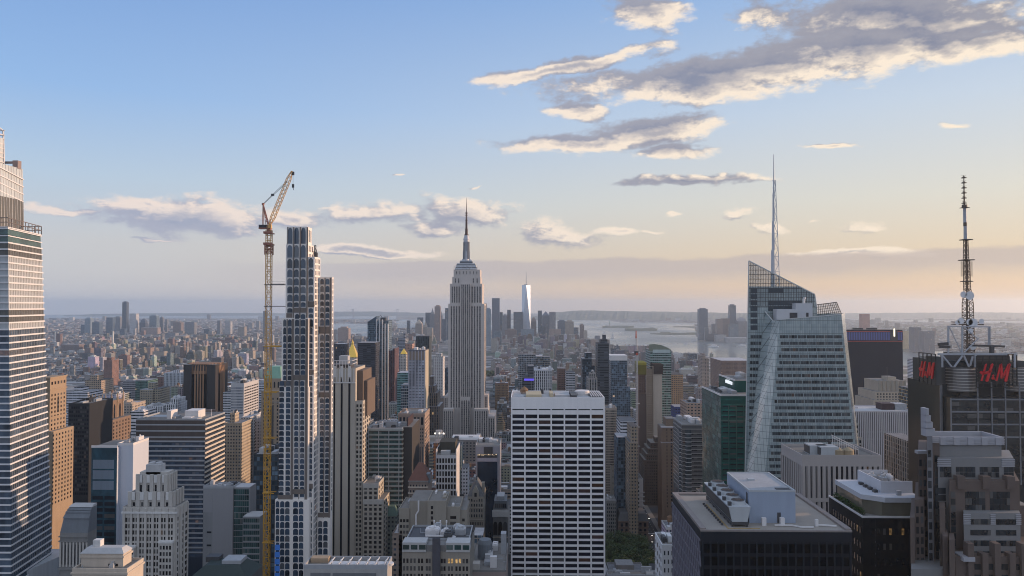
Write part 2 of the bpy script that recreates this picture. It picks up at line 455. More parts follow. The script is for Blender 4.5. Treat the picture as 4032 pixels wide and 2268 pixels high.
def ground_mat():
    m, N, b = new_mat('city_ground')
    pos = N.add('ShaderNodeNewGeometry').outputs['Position']
    vo = N.add('ShaderNodeTexVoronoi'); N.put(vo.inputs['Vector'], pos); vo.inputs['Scale'].default_value = 0.022
    r = N.sep(vo.outputs['Color'])
    c = N.ramp(r[0], [(0, (0.05, 0.05, 0.055)), (0.35, (0.10, 0.085, 0.08)), (0.6, (0.17, 0.15, 0.14)), (0.85, (0.3, 0.29, 0.28)), (1, (0.5, 0.5, 0.5))])
    gn = N.noise(pos, 0.0016, 6, 0.65)
    c = N.mix(N.maprange(gn, 0.53, 0.6, 0, 0.9), c, (0.035, 0.055, 0.03, 1))
    y = N.sep(pos)[1]
    c = N.mix(N.maprange(y, 1500, 2600, 0, 1), (0.045, 0.045, 0.048, 1), c)
    N.l.new(c, b.inputs['Base Color']); b.inputs['Roughness'].default_value = 0.95
    return m
def hill_mat():
    m, N, b = new_mat('hill_woods')
    pos = N.add('ShaderNodeNewGeometry').outputs['Position']
    n = N.noise(pos, 0.004, 7, 0.7)
    c = N.ramp(n, [(0.35, (0.03, 0.045, 0.03)), (0.55, (0.06, 0.075, 0.05)), (0.66, (0.2, 0.18, 0.16)), (0.75, (0.4, 0.38, 0.36))])
    N.l.new(c, b.inputs['Base Color']); b.inputs['Roughness'].default_value = 0.95
    return m
def water_mat():
    m, N, b = new_mat('harbour_water')
    pos = N.add('ShaderNodeNewGeometry').outputs['Position']
    b.inputs['Base Color'].default_value = (0.09, 0.115, 0.13, 1); b.inputs['Roughness'].default_value = 0.22
    b.inputs['Specular IOR Level'].default_value = 0.5; b.inputs['IOR'].default_value = 1.33
    bp = N.add('ShaderNodeBump'); bp.inputs['Strength'].default_value = 0.10; bp.inputs['Distance'].default_value = 2.0
    n = N.math('ADD', N.noise(pos, 0.02, 6, 0.7), N.math('MULTIPLY', N.noise(N.vmath('MULTIPLY', pos, (1, .3, 1)), 0.0016, 5, 0.6), 3.0))
    N.put(bp.inputs['Height'], n); N.l.new(bp.outputs[0], b.inputs['Normal'])
    N.put(b.inputs['Roughness'], N.maprange(N.noise(N.vmath('MULTIPLY', pos, (1, .35, 1)), 0.0011, 5, 0.6), 0.35, 0.65, 0.14, 0.4))
    return m
M_GROUND, M_HILL, M_WATER = ground_mat(), hill_mat(), water_mat()

GR = 31000.0
def build_ground():
    mb = MB(); rings = [0, 300, 700, 1200, 1500, 1800, 2100, 2400, 2700, 3000, 3400, 4000, 5000, 6500, 8500, 11000, 14000, 17500, 21500, 26000, GR]
    ns = 128; k = 0
    for r in rings:
        for i in range(ns):
            a = 2 * math.pi * i / ns; x, y = r * math.cos(a), r * math.sin(a)
            mb.v.append((x, y, gz(x, y)))
    for j in range(len(rings) - 1):
        for i in range(ns):
            a, b = j * ns + i, j * ns + (i + 1) % ns
            mb.f.append((a, a + ns, b + ns, b) if j else (a, a + ns, b + ns)); mb.mi.append(0)
    o = mb.build('ground', M_GROUND, smooth=True); o['kind'] = 'structure'
build_ground()

WATER_COLS = []
def sea_strip(name, cols, mat=M_WATER, h=-16.0, rows=6, kind='structure', bump=0.0, seed=0):
    """sheet between two shores; cols: (u, v of far shore, v of near shore), unprojected to sea level"""
    if name == 'water': WATER_COLS.append(cols)
    rnd = random.Random(seed); mb = MB(); us = []
    for (a, b) in zip(cols, cols[1:]):
        n = max(1, int(abs(b[0] - a[0]) / 28))
        for i in range(n):
            t = i / n; us.append(tuple(a[q] + (b[q] - a[q]) * t for q in range(3)))
    us.append(cols[-1])
    for (u, vf, vn) in us:
        f, n = on_sea(u, vf, h), on_sea(u, vn, h)
        for j in range(rows):
            t = j / (rows - 1); x, y = n.x + (f.x - n.x) * t, n.y + (f.y - n.y) * t
            edge = 0 < j < rows - 1
            mb.v.append((x, y, h - drop(math.hypot(x, y)) + (bump * rnd.uniform(0.3, 1) if edge else 0)))
    for i in range(len(us) - 1):
        for j in range(rows - 1):
            a = i * rows + j; mb.f.append((a, a + rows, a + rows + 1, a + 1)); mb.mi.append(0)
    o = mb.build(name, mat, smooth=bump == 0); o['kind'] = kind
    return o
sea_strip('water', [(1560, 1258, 1292), (2080, 1260, 1305), (2180, 1260, 1314), (2280, 1260, 1328), (2380, 1260, 1346), (2443, 1270, 1366), (2500, 1270, 1371),
                    (2585, 1271, 1368), (2659, 1271, 1392), (2745, 1272, 1400)])
sea_strip('water', [(2745, 1326, 1400), (2780, 1334, 1402), (2850, 1341, 1410), (2941, 1344, 1418), (3100, 1352, 1425), (3350, 1368, 1440), (3610, 1379, 1455), (4032, 1395, 1480), (4500, 1410, 1500)])
sea_strip('water', [(1290, 1276, 1296), (1340, 1274, 1306), (1400, 1275, 1322), (1470, 1276, 1330)])
sea_strip('water', [(120, 1240, 1255), (400, 1237, 1253), (1120, 1237, 1254)])
sea_strip('water', [(1300, 1241, 1256), (1560, 1242, 1258)])
sea_strip('water', [(3290, 1253, 1255), (3400, 1256, 1260), (3520, 1260, 1265), (3700, 1262, 1268), (4050, 1266, 1272), (4400, 1268, 1275)])
sea_strip('water', [(3200, 1247, 1249), (3600, 1249, 1252), (4100, 1250, 1254)])
sea_strip('water', [(150, 1372, 1382), (240, 1371, 1379), (330, 1366, 1371)], rows=3)
M_SHORE = stone('shore_ground', (0.11, 0.11, 0.09), 0.95)
sea_strip('shore_park', [(2650, 1286, 1288.5), (2700, 1284.5, 1289), (2740, 1283.5, 1293), (2762, 1286, 1302)], M_HILL, -15.2, 4, bump=9, seed=3)
sea_strip('shore_park', [(2560, 1313, 1315.5), (2600, 1311.5, 1318), (2660, 1311, 1318), (2720, 1309, 1318), (2770, 1308, 1317)], M_HILL, -15.2, 4, bump=9, seed=4)

def ridge(name, crest, d, back, seed, wob=4.0):
    rnd = random.Random(seed); mb = MB(); pts = []
    for (a, b) in zip(crest, crest[1:]):
        n = max(2, int((b[0] - a[0]) / 8))
        for i in range(n):
            t = i / n; t2 = t * t * (3 - 2 * t); pts.append((a[0] + (b[0] - a[0]) * t, a[1] + (b[1] - a[1]) * t2))
    pts.append(crest[-1])
    w = 0
    for (u, v) in pts:
        w = w * 0.7 + rnd.uniform(-1, 1) * wob
        g = on_sea(u, 1240); n = Vector((g.x, g.y, 0)).normalized(); dd = ray(u, v)
        k = math.hypot(dd.x, dd.y); zc = CAMZ + dd.z / k * d + w
        zb = -16.6 - drop(d)
        zc = max(zc, zb + 3)
        for (f, hz) in ((0.84, 0.0), (0.90, 0.35 + rnd.uniform(-.1, .1)), (0.96, 0.8 + rnd.uniform(-.08, .08)), (1.0, 1.0), (1.0 + back, 0.5), (1.0 + back * 2, 0.0)):
            r = d * f; mb.v.append((n.x * r, n.y * r, -16.8 - drop(r) + (zc - zb) * hz))
    for i in range(len(pts) - 1):
        for j in range(5):
            a = i * 6 + j; mb.f.append((a, a + 6, a + 7, a + 1)); mb.mi.append(0)
    o = mb.build(name, M_HILL); o['kind'] = 'structure'
ridge('hills', [(2080, 1252), (2130, 1240), (2190, 1229), (2260, 1223), (2330, 1222), (2420, 1225), (2560, 1227), (2750, 1229), (2950, 1233), (3150, 1236), (3300, 1240)], 17000, 0.12, 5)
ridge('hills', [(1250, 1236), (1330, 1227), (1450, 1226), (1560, 1229), (1700, 1233), (1900, 1236), (2100, 1238)], 24500, 0.1, 6)
ridge('hills', [(250, 1245), (380, 1236), (600, 1233), (1000, 1232), (1280, 1236)], 28000, 0.04, 7, 2.0)
ridge('hills', [(3050, 1240), (3300, 1233), (3600, 1231), (3900, 1230), (4200, 1232), (4600, 1238)], 24000, 0.12, 8)

# ------------------------------------------------------------------ shared materials of the buildings
G_DARK = glass('glass_dark', (0.015, 0.018, 0.026), 0.25, 0.8, lit=0.01, spec=0.2, litmax=0.05)
G_BLUE = glass('glass_blue', (0.05, 0.075, 0.115), 0.08, 0.6, lit=0.006, spec=0.7, blinds=0.1)
G_TEAL = glass('glass_teal', (0.025, 0.06, 0.06), 0.1, 0.7, lit=0.01, blinds=0.15)
G_WARM = glass('glass_warm', (0.024, 0.021, 0.022), 0.22, 0.9, lit=0.01, spec=0.22, blinds=0.3, litmax=0.05)
G_NAVY = glass('glass_navy', (0.006, 0.007, 0.015), 0.3, 0.9, lit=0.04, blinds=0.05, spec=0.2, litmax=0.012)
M_WHITE = stone('white_panel', (0.62, 0.60, 0.60), 0.6, 0.15, 0.15)
M_ROOF = stone('roof_gravel', (0.20, 0.19, 0.18), 0.95, 0.6, 0.1, sc=3)
M_ROOFL = stone('roof_pale', (0.42, 0.42, 0.43), 0.9, 0.5, 0.1, sc=3)
M_STEEL = paint('steel_grey', (0.32, 0.33, 0.35), 0.5)
M_DKSTEEL = paint('steel_dark', (0.06, 0.06, 0.065), 0.5)
M_WOOD = stone('tank_wood', (0.22, 0.14, 0.09), 0.9)
M_LITW = paint('white_lamp', (1.0, 0.95, 0.85), 0.5, emit=1.6)

def water_tank(root, x, y, z, r=2.2, h=4.0, mat=None):
    mb = MB()
    for a in range(4):
        an = a * math.pi / 2 + .6; mb.beam((x + r * .75 * math.cos(an), y + r * .75 * math.sin(an), z - 0.2), (x + r * .75 * math.cos(an), y + r * .75 * math.sin(an), z + 2.6), .3)
    mb.cyl(x, y, z + 2.5, z + 2.5 + h, r, r * .94, 14); mb.cyl(x, y, z + 2.52 + h, z + 2.5 + h + r * .8, r * 1.05, .05, 14)
    mb.build('water_tank', mat or M_WOOD, root)
def roof_kit(root, b, seed, n=5, wallm=None, par=1.0, hmax=4.5, units=True):
    """parapet, plant rooms, air handlers and pipes on the flat roof of box b"""
    x0, x1, y0, y1, _, z = b; r = random.Random(seed)
    if par:
        t = .45; mb = MB(); e = .05
        mb.box(x0 - e, x1 + e, y0 - e, y0 + t, z - .3, z + par).box(x0 - e, x1 + e, y1 - t, y1 + e, z - .3, z + par)
        mb.box(x0 - e, x0 + t, y0 + t, y1 - t, z - .3, z + par).box(x1 - t, x1 + e, y0 + t, y1 - t, z - .3, z + par)
        mb.build('parapet', wallm or M_STEEL, root)
    if not units: return
    for i in range(n):
        w, d, h = r.uniform(.08, .24) * (x1 - x0), r.uniform(.15, .4) * (y1 - y0), r.uniform(1.2, hmax)
        x, y = r.uniform(x0 + 1, x1 - w - 1), r.uniform(y0 + 1, max(y0 + 1.1, y1 - d - 1))
        mb = MB().box(x, x + w, y, y + d, z - .2, z + h)
        if r.random() < .5: mb.box(x + w * .1, x + w * .9, y + d * .1, y + d * .9, z + h - .05, z + h + .5)
        if r.random() < .4: mb.cyl(x + w * .5, y + d * .5, z + h, z + h + 1.2, min(w, d) * .3)
        mb.build('roof_unit', r.choice([M_STEEL, M_ROOFL, M_DKSTEEL, M_WHITE, wallm or M_STEEL]), root)
    mb = MB()
    for i in range(n):
        x, y = r.uniform(x0 + 1, x1 - 1), r.uniform(y0 + 1, y1 - 1); l = r.uniform(2, 7)
        mb.box(x, min(x + l, x1 - .6), y, y + .35, z, z + .5)
        if r.random() < .6: mb.cyl(x, y + 1, z, z + r.uniform(1, 3), .25, .25, 6)
    mb.build('roof_pipe', M_STEEL, root)

def lattice(mb, x, y, z0, z1, w0, w1, bays, t, diag=True):
    c = lambda z, i: (x + ((i in (1, 2)) - .5) * (w0 + (w1 - w0) * (z - z0) / (z1 - z0)), y + ((i in (2, 3)) - .5) * (w0 + (w1 - w0) * (z - z0) / (z1 - z0)), z)
    for k in range(bays):
        a, b = z0 + (z1 - z0) * k / bays, z0 + (z1 - z0) * (k + 1) / bays
        for i in range(4):
            j = (i + 1) % 4
            mb.beam(c(a, i), c(b, i), t)
            mb.beam(c(b, i), c(b, j), t * .7)
            if diag:
                p, q = (i, j) if k % 2 else (j, i)
                mb.beam(c(a, p), c(b, q), t * .6)

# ------------------------------------------------------------------ white banded glass tower at the left edge
def left_tower():
    zb, zt = 0.0, AZ(856, 490, 31)
    top = [AX(31, 490, 856), AX(155, 543, 890)]; bot = [AX(44, 490, 2268), AX(212, 548, 2268)]
    zlow = AZ(2268, 490, 44)
    root = thing('glass_skyscraper', 'tapering glass tower with white floor bands and a crown of lattice fins', 'skyscraper', (-365, 515, 0))
    def ring(z, o=0.0):
        t = (zt - z) / (zt - zlow); fr = top[0] + (bot[0] - top[0]) * t; br = top[1] + (bot[1] - top[1]) * t
        return [(fr - 46, 490 - o), (fr + o, 490 - o), (br + o, 545 + o), (br - 52, 545 + o)]
    gl = glass('tower_vision_glass', (0.065, 0.09, 0.125), 0.06, 0.7, lit=0.02, spec=0.8, blinds=0.08)
    fr = stone('tower_frosted', (0.42, 0.44, 0.46), 0.35, 0.1, 0.5)
    lv = stone('tower_louver', (0.12, 0.12, 0.115), 0.5, 0.2, 0.9)
    bd = stone('tower_band', (0.68, 0.67, 0.68), 0.4, 0.1, 0.1)
    FH = 4.52; zs = zt - 16.5; k = 0
    MB().prism(ring(zt - 17), zt - 17.2, zt - 16.6, poly1=ring(zt - 17)).build('roof', M_ROOF, root)
    # open glazed terrace on top
    for (a, b_) in ((16.5, 12.0), (11.6, 7.2), (6.8, 0)):
        mb = MB(); r0, r1 = ring(zt - a, -.4), ring(zt - b_, -.4)
        mb.prism(r0, zt - a, zt - b_ - .6 if b_ else zt - 6.3, poly1=r1 if b_ else r0)
        mb.build('glazing', G_TEAL if b_ else gl, root)
        MB().prism(ring(zt - b_ - .6, .25), zt - (b_ + .7 if b_ else 6.9), zt - (b_ if b_ else 6.2), poly1=ring(zt - b_, .25)).build('spandrel', bd, root)
    mb = MB()
    for z in (zt - .2, zt - 3.2):
        c = ring(z, .1)
        for i in range(4): mb.beam((*c[i], z), (*c[(i + 1) % 4], z), .45)
    for i in (0, 1, 2):
        for q in range(11):
            t = q / 10; a0, a1 = ring(zt - 6.3, .1), ring(zt, .1); j = (i + 1) % 4
            p0 = [a0[i][e] + (a0[j][e] - a0[i][e]) * t for e in (0, 1)]; p1 = [a1[i][e] + (a1[j][e] - a1[i][e]) * t for e in (0, 1)]
            mb.beam((*p0, zt - 6.3), (*p1, zt), .35)
    mb.build('terrace_screen', paint('bronze_frame', (0.16, 0.13, 0.12), .5), root)
    z = zs
    while z > -FH:
        zl = max(z - FH, 0.0)
        kindm = lv if k in (0, 1, 10, 11) else fr if k < 13 else gl
        mb = MB(); mb.prism(ring(zl, -.15), zl, z - .95, poly1=ring(z - .95, -.15)); mb.build('glazing', kindm, root)
        MB().prism(ring(z - 1.0, .35), z - 1.0, z, poly1=ring(z, .35)).build('spandrel', bd, root)
        if zl <= 0: break
        z -= FH; k += 1
    # vertical mullions on the long side
    mb = MB()
    for q in range(1, 22):
        t = q / 22; a0, a1 = ring(zlow, .1), ring(zs, .1)
        p0 = [a0[1][e] + (a0[2][e] - a0[1][e]) * t for e in (0, 1)]; p1 = [a1[1][e] + (a1[2][e] - a1[1][e]) * t for e in (0, 1)]
        mb.beam((*p0, zlow), (*p1, zs), .16)
    mb.build('mullion', stone('mullion_grey', (0.3, 0.3, 0.31), .5), root)
    # upper block with raked bands
    Yb = 548; xr0, xr1 = AX(96, Yb, 880), AX(89, Yb, 666); z0, z1 = zt - 6, AZ(666, Yb, 89)
    pl = lambda x: [(x - 70, 500), (x, 500), (x, Yb), (x - 70, Yb)]
    ug = stone('tower_upper_glass', (0.46, 0.50, 0.52), 0.25, 0.15, 0.6)
    zm = AZ(790, Yb, 93)
    MB().prism(pl(xr0), z0, zm, poly1=pl((xr0 + xr1) / 2)).build('upper_louver', lv, root)
    MB().prism(pl((xr0 + xr1) / 2), zm, z1, poly1=pl(xr1)).build('upper_glazing', ug, root)
    mb = MB()
    for q in range(17):
        y = 501 + 46 * q / 16; mb.beam((xr0 + .1, y, z0), (xr1 + .1, y, z1), .3)
    mb.build('mullion', stone('mullion_pale', (0.5, 0.5, 0.5), .5), root)
    for q in range(9):
        za = z1 - 8 - q * 5.6; mb = MB(); mb.beam((xr1 + .3, 500, za + 9), (xr0 * .3 + xr1 * .7 + .3, Yb, za), .7)
        if za > z0 + 3: mb.build('raked_band', bd, root)
    # machinery and the lattice fin on top
    mb = MB(); xa = AX(60, 540, 650); mb.box(xa - 3.5, xa + .5, 542, 546, z1 - .5, z1 + 5.5).box(xa - 16, xa - 3.5, 543, 545, z1 + 3.5, z1 + 5).box(xa - 22, xa - 15, 540, 545, z1 - .5, z1 + 5)
    mb.build('window_cleaning_rig', stone('rig_brown', (0.28, 0.22, 0.21), .7), root)
    xf0, xf1 = AX(17, 540, 640), AX(12, 540, 514); z2 = AZ(514, 540, 12)
    mb = MB()
    for y in (500, 513, 527, 540): mb.beam((xf0, y, z1), (xf1, y, z2 + (540 - y) * .3), .8)
    for q in range(9): mb.beam((xf0 + (xf1 - xf0) * q / 8, 500, z1 + (z2 - z1) * q / 8 + (12 if q == 8 else 0)), (xf0 + (xf1 - xf0) * q / 8, 540, z1 + (z2 - z1) * q / 8), .7)
    mb.beam((xf0 - 18, 540, z1), (xf1 - 18, 540, z2 + 3), .8)
    for q in range(9): mb.beam((xf0 - 18, 540, z1 + (z2 - z1) * q / 8), (xf0, 540, z1 + (z2 - z1) * q / 8), .7)
    mb.build('lattice_fin', M_WHITE, root)
    MB().box(xf0 - 30, xf0 - .6, 500.5, 539.5, z1 + 1, z2 - 6).build('fin_glazing', ug, root)
    # podium
    zp = AZ(2190, 540, 225); x = AX(228, 540, 2190)
    MB().prism([(-420, 486), (x - 6, 486), (x + 4, 556), (-420, 556)], 0, zp).build('podium', fr, root)
    OCC.append((-430, -335, 485, 560, zt)); KEEP.append((-50, 212, 2300, 490))
left_tower()

# ------------------------------------------------------------------ slim tower of arched windows, with the tower crane beside it
def arched_tower():
    root = thing('arched_skyscraper', 'slim stepped white tower of arched windows behind the yellow crane mast', 'skyscraper', (-170, 520, 0))
    wall = stone('arch_stone', (0.76, 0.71, 0.67), 0.6, 0.12, 0.15); br = stone('arch_bronze', (0.17, 0.145, 0.13), 0.6, 0.15, 0.2)
    gl = glass('arch_glass', (0.035, 0.055, 0.085), 0.1, 0.9, lit=0.004, spec=0.7, blinds=0.15)
    items = []; Y = 500; mb = MB(); bz = MB(); pz = MB()
    Z = lambda v: AZ(v, Y)
    X = lambda u, v=1700, y=Y: AX(u, y, v)
    ra = 6.0
    # wall blocks: (u0, u1, v top, v bottom or None, front, back)
    def blk(u0, u1, vt, vb, y0, y1, vr):
        b = (X(u0, vr, y0), X(u1, vr, y0), y0, y1, 0 if vb is None else AZ(vb, y0), AZ(vt, y0)); mb.box(*b); return b
    # storeys of each column: list of row edges v
    def rows(v0, v1, pitch):
        out = []; v = v0
        while v + pitch * .6 < v1: out.append((v, v + pitch)); v += pitch
        return out
    tall = [(893, 960), (962, 1015), (1017, 1057), (1059, 1092), (1094, 1124), (1126, 1156), (1158, 1187), (1189, 1210), (1212, 1233)]
    mid = rows(1235, 1480, 24.3)
    left = tall + [(1235, 1254), (1256, 1287), (1288, 1318), (1319, 1350)] + rows(1351, 1500, 21.3) + rows(1500, 1973, 22.0)
    body = rows(1500, 1973, 22.0)
    low = rows(1976, 2290, 27.2)
    blk(1129, 1209, 891, None, 503, 514, 930); blk(1125, 1212, 961, None, 501.5, 514.5, 1100); blk(1109, 1214, 1252, None, 500, 515, 1400)
    blk(1101, 1214, 1526, None, 499.3, 515.5, 1700); blk(1082, 1216, 1972, None, 498, 516, 2100)
    b4 = blk(1212, 1238, 1010, None, 502.5, 516.4, 1200)
    b5 = blk(1250, 1307, 1091, None, 513.5, 517.2, 1300)
    blk(1249, 1297, 2045, None, 511, 517.6, 2150)
    def col(ua, ub, vr_rows, y, tilt=0.0, dark=()):
        for k, (va, vb) in enumerate(vr_rows):
            uu = tilt * (va - 1300) / 900
            xa, xb = AX(ua + uu, y, va), AX(ub + uu, y, va); za, zb = AZ(va + 1.5, y), AZ(vb - 1.5, y)
            if any(p <= va < q for p, q in dark):
                bz.box(xa - .4, xb + .4, y - .22, y - .05, zb - .3, za + .3); continue
            pz.box(xa - .2, xb + .2, y - .3, y - .04, zb - .55, zb - .05)
            items.append(((xa + xb) / 2, y - .07, (za + zb) / 2, xb - xa, za - zb, 'F', gl, 'arch', 'window'))
    L = lambda vs, a, b: [r for r in vs if a <= r[0] < b]
    # three left columns
    U = [(1133, 1151.5), (1158, 1176.5), (1184.5, 1203.5)]
    for i, (ua, ub) in enumerate(U): col(ua + 1.2, ub + .2, L(tall, 0, 960), 503 - .0)
    for i, (ua, ub) in enumerate(U): col(ua - (1.5 if i == 0 else 0), ub, L(tall, 960, 1235), 501.5)
    col(1115.5, 1127, L(left, 1256, 1499), 500, -2); col(1134, 1148, L(left, 1256, 1499), 500, -3)
    col(1162, 1178, rows(1235, 1254, 22) + L(left, 1256, 1499), 500, -2); col(1184.5, 1202, rows(1235, 1254, 22) + L(left, 1256, 1499), 500, -2)
    col(1102, 1120, body, 499.3, -5); col(1128, 1145, body, 499.3, -5)
    col(1160, 1175.5, body, 499.3, -2.5); col(1183, 1199, body, 499.3, -2.5)
    col(1086, 1100, low, 498, -.3); col(1104, 1121, low, 498, -1); col(1123.5, 1141, low, 498, -1)
    col(1155, 1174.5, low, 498, -1); col(1177.5, 1195, low, 498, -1)
    # fourth column
    f4 = [(1013, 1055), (1057, 1092), (1094, 1123), (1126, 1155), (1158, 1186), (1189, 1209)] + L(left, 1210, 1499) + L(body, 1500, 1880) + L(body, 1900, 1973) + low
    col(1215.5, 1233, L(f4, 0, 1260), 502.5, -1, dark=((1186, 1209),)); col(1214, 1231, L(f4, 1250, 1890), 502.5, -3); col(1210, 1228.5, L(f4, 1890, 2300), 502.5, -1)
    # right wing, two columns
    r5 = [(1096, 1121), (1124, 1151), (1154, 1182), (1185, 1206), (1208, 1230), (1231, 1254), (1255, 1284), (1316, 1346)] + rows(1347, 1515, 21.3) + rows(1515, 1541, 26) + rows(1568, 2020, 21.6)
    col(1261, 1275, r5, 513.5, -2.5); col(1282, 1296.5, r5, 513.5, -2.5)
    col(1253, 1269, rows(2053, 2290, 27.2), 511); col(1273, 1290, rows(2053, 2290, 27.2), 511)
    # dark recessed plant floors
    def dark(ua, ub, va, vb, y):
        bz.box(AX(ua, y, va), AX(ub, y, va), y - .35, y - .02, AZ(vb, y), AZ(va, y))
    dark(1155, 1205, 1211, 1231, 501.5); dark(1128, 1150, 1233, 1254, 501.5); dark(1213, 1239, 1186, 1207, 502.5)
    dark(1256.5, 1300, 1286, 1314, 513.5); dark(1108, 1148, 1501, 1525, 499.9); dark(1157, 1203, 1478, 1498, 499.9); dark(1211, 1236, 1458, 1476, 502.5)
    dark(1255, 1298, 1546, 1566, 513.5); dark(1206, 1232, 1908, 1927, 502.5); dark(1153, 1199, 1930, 1949, 499.2); dark(1094, 1145, 1953, 1972, 499.2); dark(1252, 1293, 2022, 2040, 513.4)
    # bronze piers between the sections, up the whole height
    for ua, va, ub, y in ((1129.8, 893, 1132, 503), (1206, 893, 1211, 501.4), (1152.5, 893, 1156.5, 501.3), (1178.5, 893, 1182.5, 501.3), (1149, 1256, 1157, 499.0), (1204, 1256, 1213, 499.0), (1129, 1256, 1132, 499.7), (1180, 1256, 1183, 499.6), (1277.5, 1093, 1280.5, 513.2), (1298, 1093, 1304, 513.2)):
        x0, x1 = AX(ua - 1.5, y, 1500), AX(ub - 1.5, y, 1500); w = x1 - x0
        pz2 = bz if va < 1300 else bz
        pz2.box(x0, x1, y - .45, y + .1, AZ(2268, y) if va > 1200 or ua > 1270 else AZ(1254, y), AZ(va, y))
    # side windows (west faces)
    for (u, y0, y1, vt, vb, n, pitch) in ((1211, 503, 514, 893, 960, 3, 66), (1214, 502, 514, 962, 1240, 3, 31), (1236.5, 503, 516, 1014, 2268, 4, 24), (1306, 513.7, 517, 1095, 2040, 1, 23)):
        b = (0, X(u, 1500, y0) + .02, y0, y1, AZ(vb, y0), AZ(vt, y0))
        x = b[1] + (X(1238, 1200, 502.5) - X(1236.5, 1500, 503) if u == 1236.5 else 0)
        if u == 1236.5: x = b4[1]
        if u == 1306: x = b5[1]
        if u == 1211: x = X(1209, 930, 503)
        if u == 1214: x = X(1212, 1100, 501.5)
        items += grid((0, x, y0, y1, b[4], b[5]), 'R', n, pitch * 500 / F, gl, .45, .72)
    for q in (bz, pz):
        k = len(mb.v); mb.v += q.v; mb.f += [tuple(k + i for i in f) for f in q.f]; mb.mi += [1 if q is bz else 2] * len(q.f)
    mb.build('wall', [wall, br, M_WHITE], root)
    # blue protective sheeting low on the left corner
    x0, x1 = AX(1083, 497.8, 2200), AX(1102, 497.8, 2200)
    mb = MB(); z1 = AZ(2150, 497.8)
    for k in range(8): mb.box(x0, x1, 497.3, 497.75, z1 - 3.6 - 4.7 * k, z1 - 4.7 * k)
    mb.build('blue_sheeting', paint('sheet_blue', (0.07, 0.25, 0.75), .6), root)
    # hoist and steel left on the top setback
    mb = MB(); xh = AX(1241, 516, 990); zt = AZ(1010, 516)
    lattice(mb, xh, 516, zt, AZ(965, 516), 1.0, 1.0, 6, .2); mb.box(xh - 3.5, xh - 1, 513, 519, zt, zt + 4); mb.beam((xh + 1.6, 514, zt), (xh + 1.6, 514, zt + 5), .3); mb.box(xh - 1, xh + 1.4, 515, 518, zt, zt + 3)
    mb.build('material_hoist', M_DKSTEEL, root)
    place_windows(root, items)
    OCC.append((AX(1080, 498), AX(1312, 517), 496, 520, 320)); KEEP.append((1075, 1312, 2300, 498))
arched_tower()

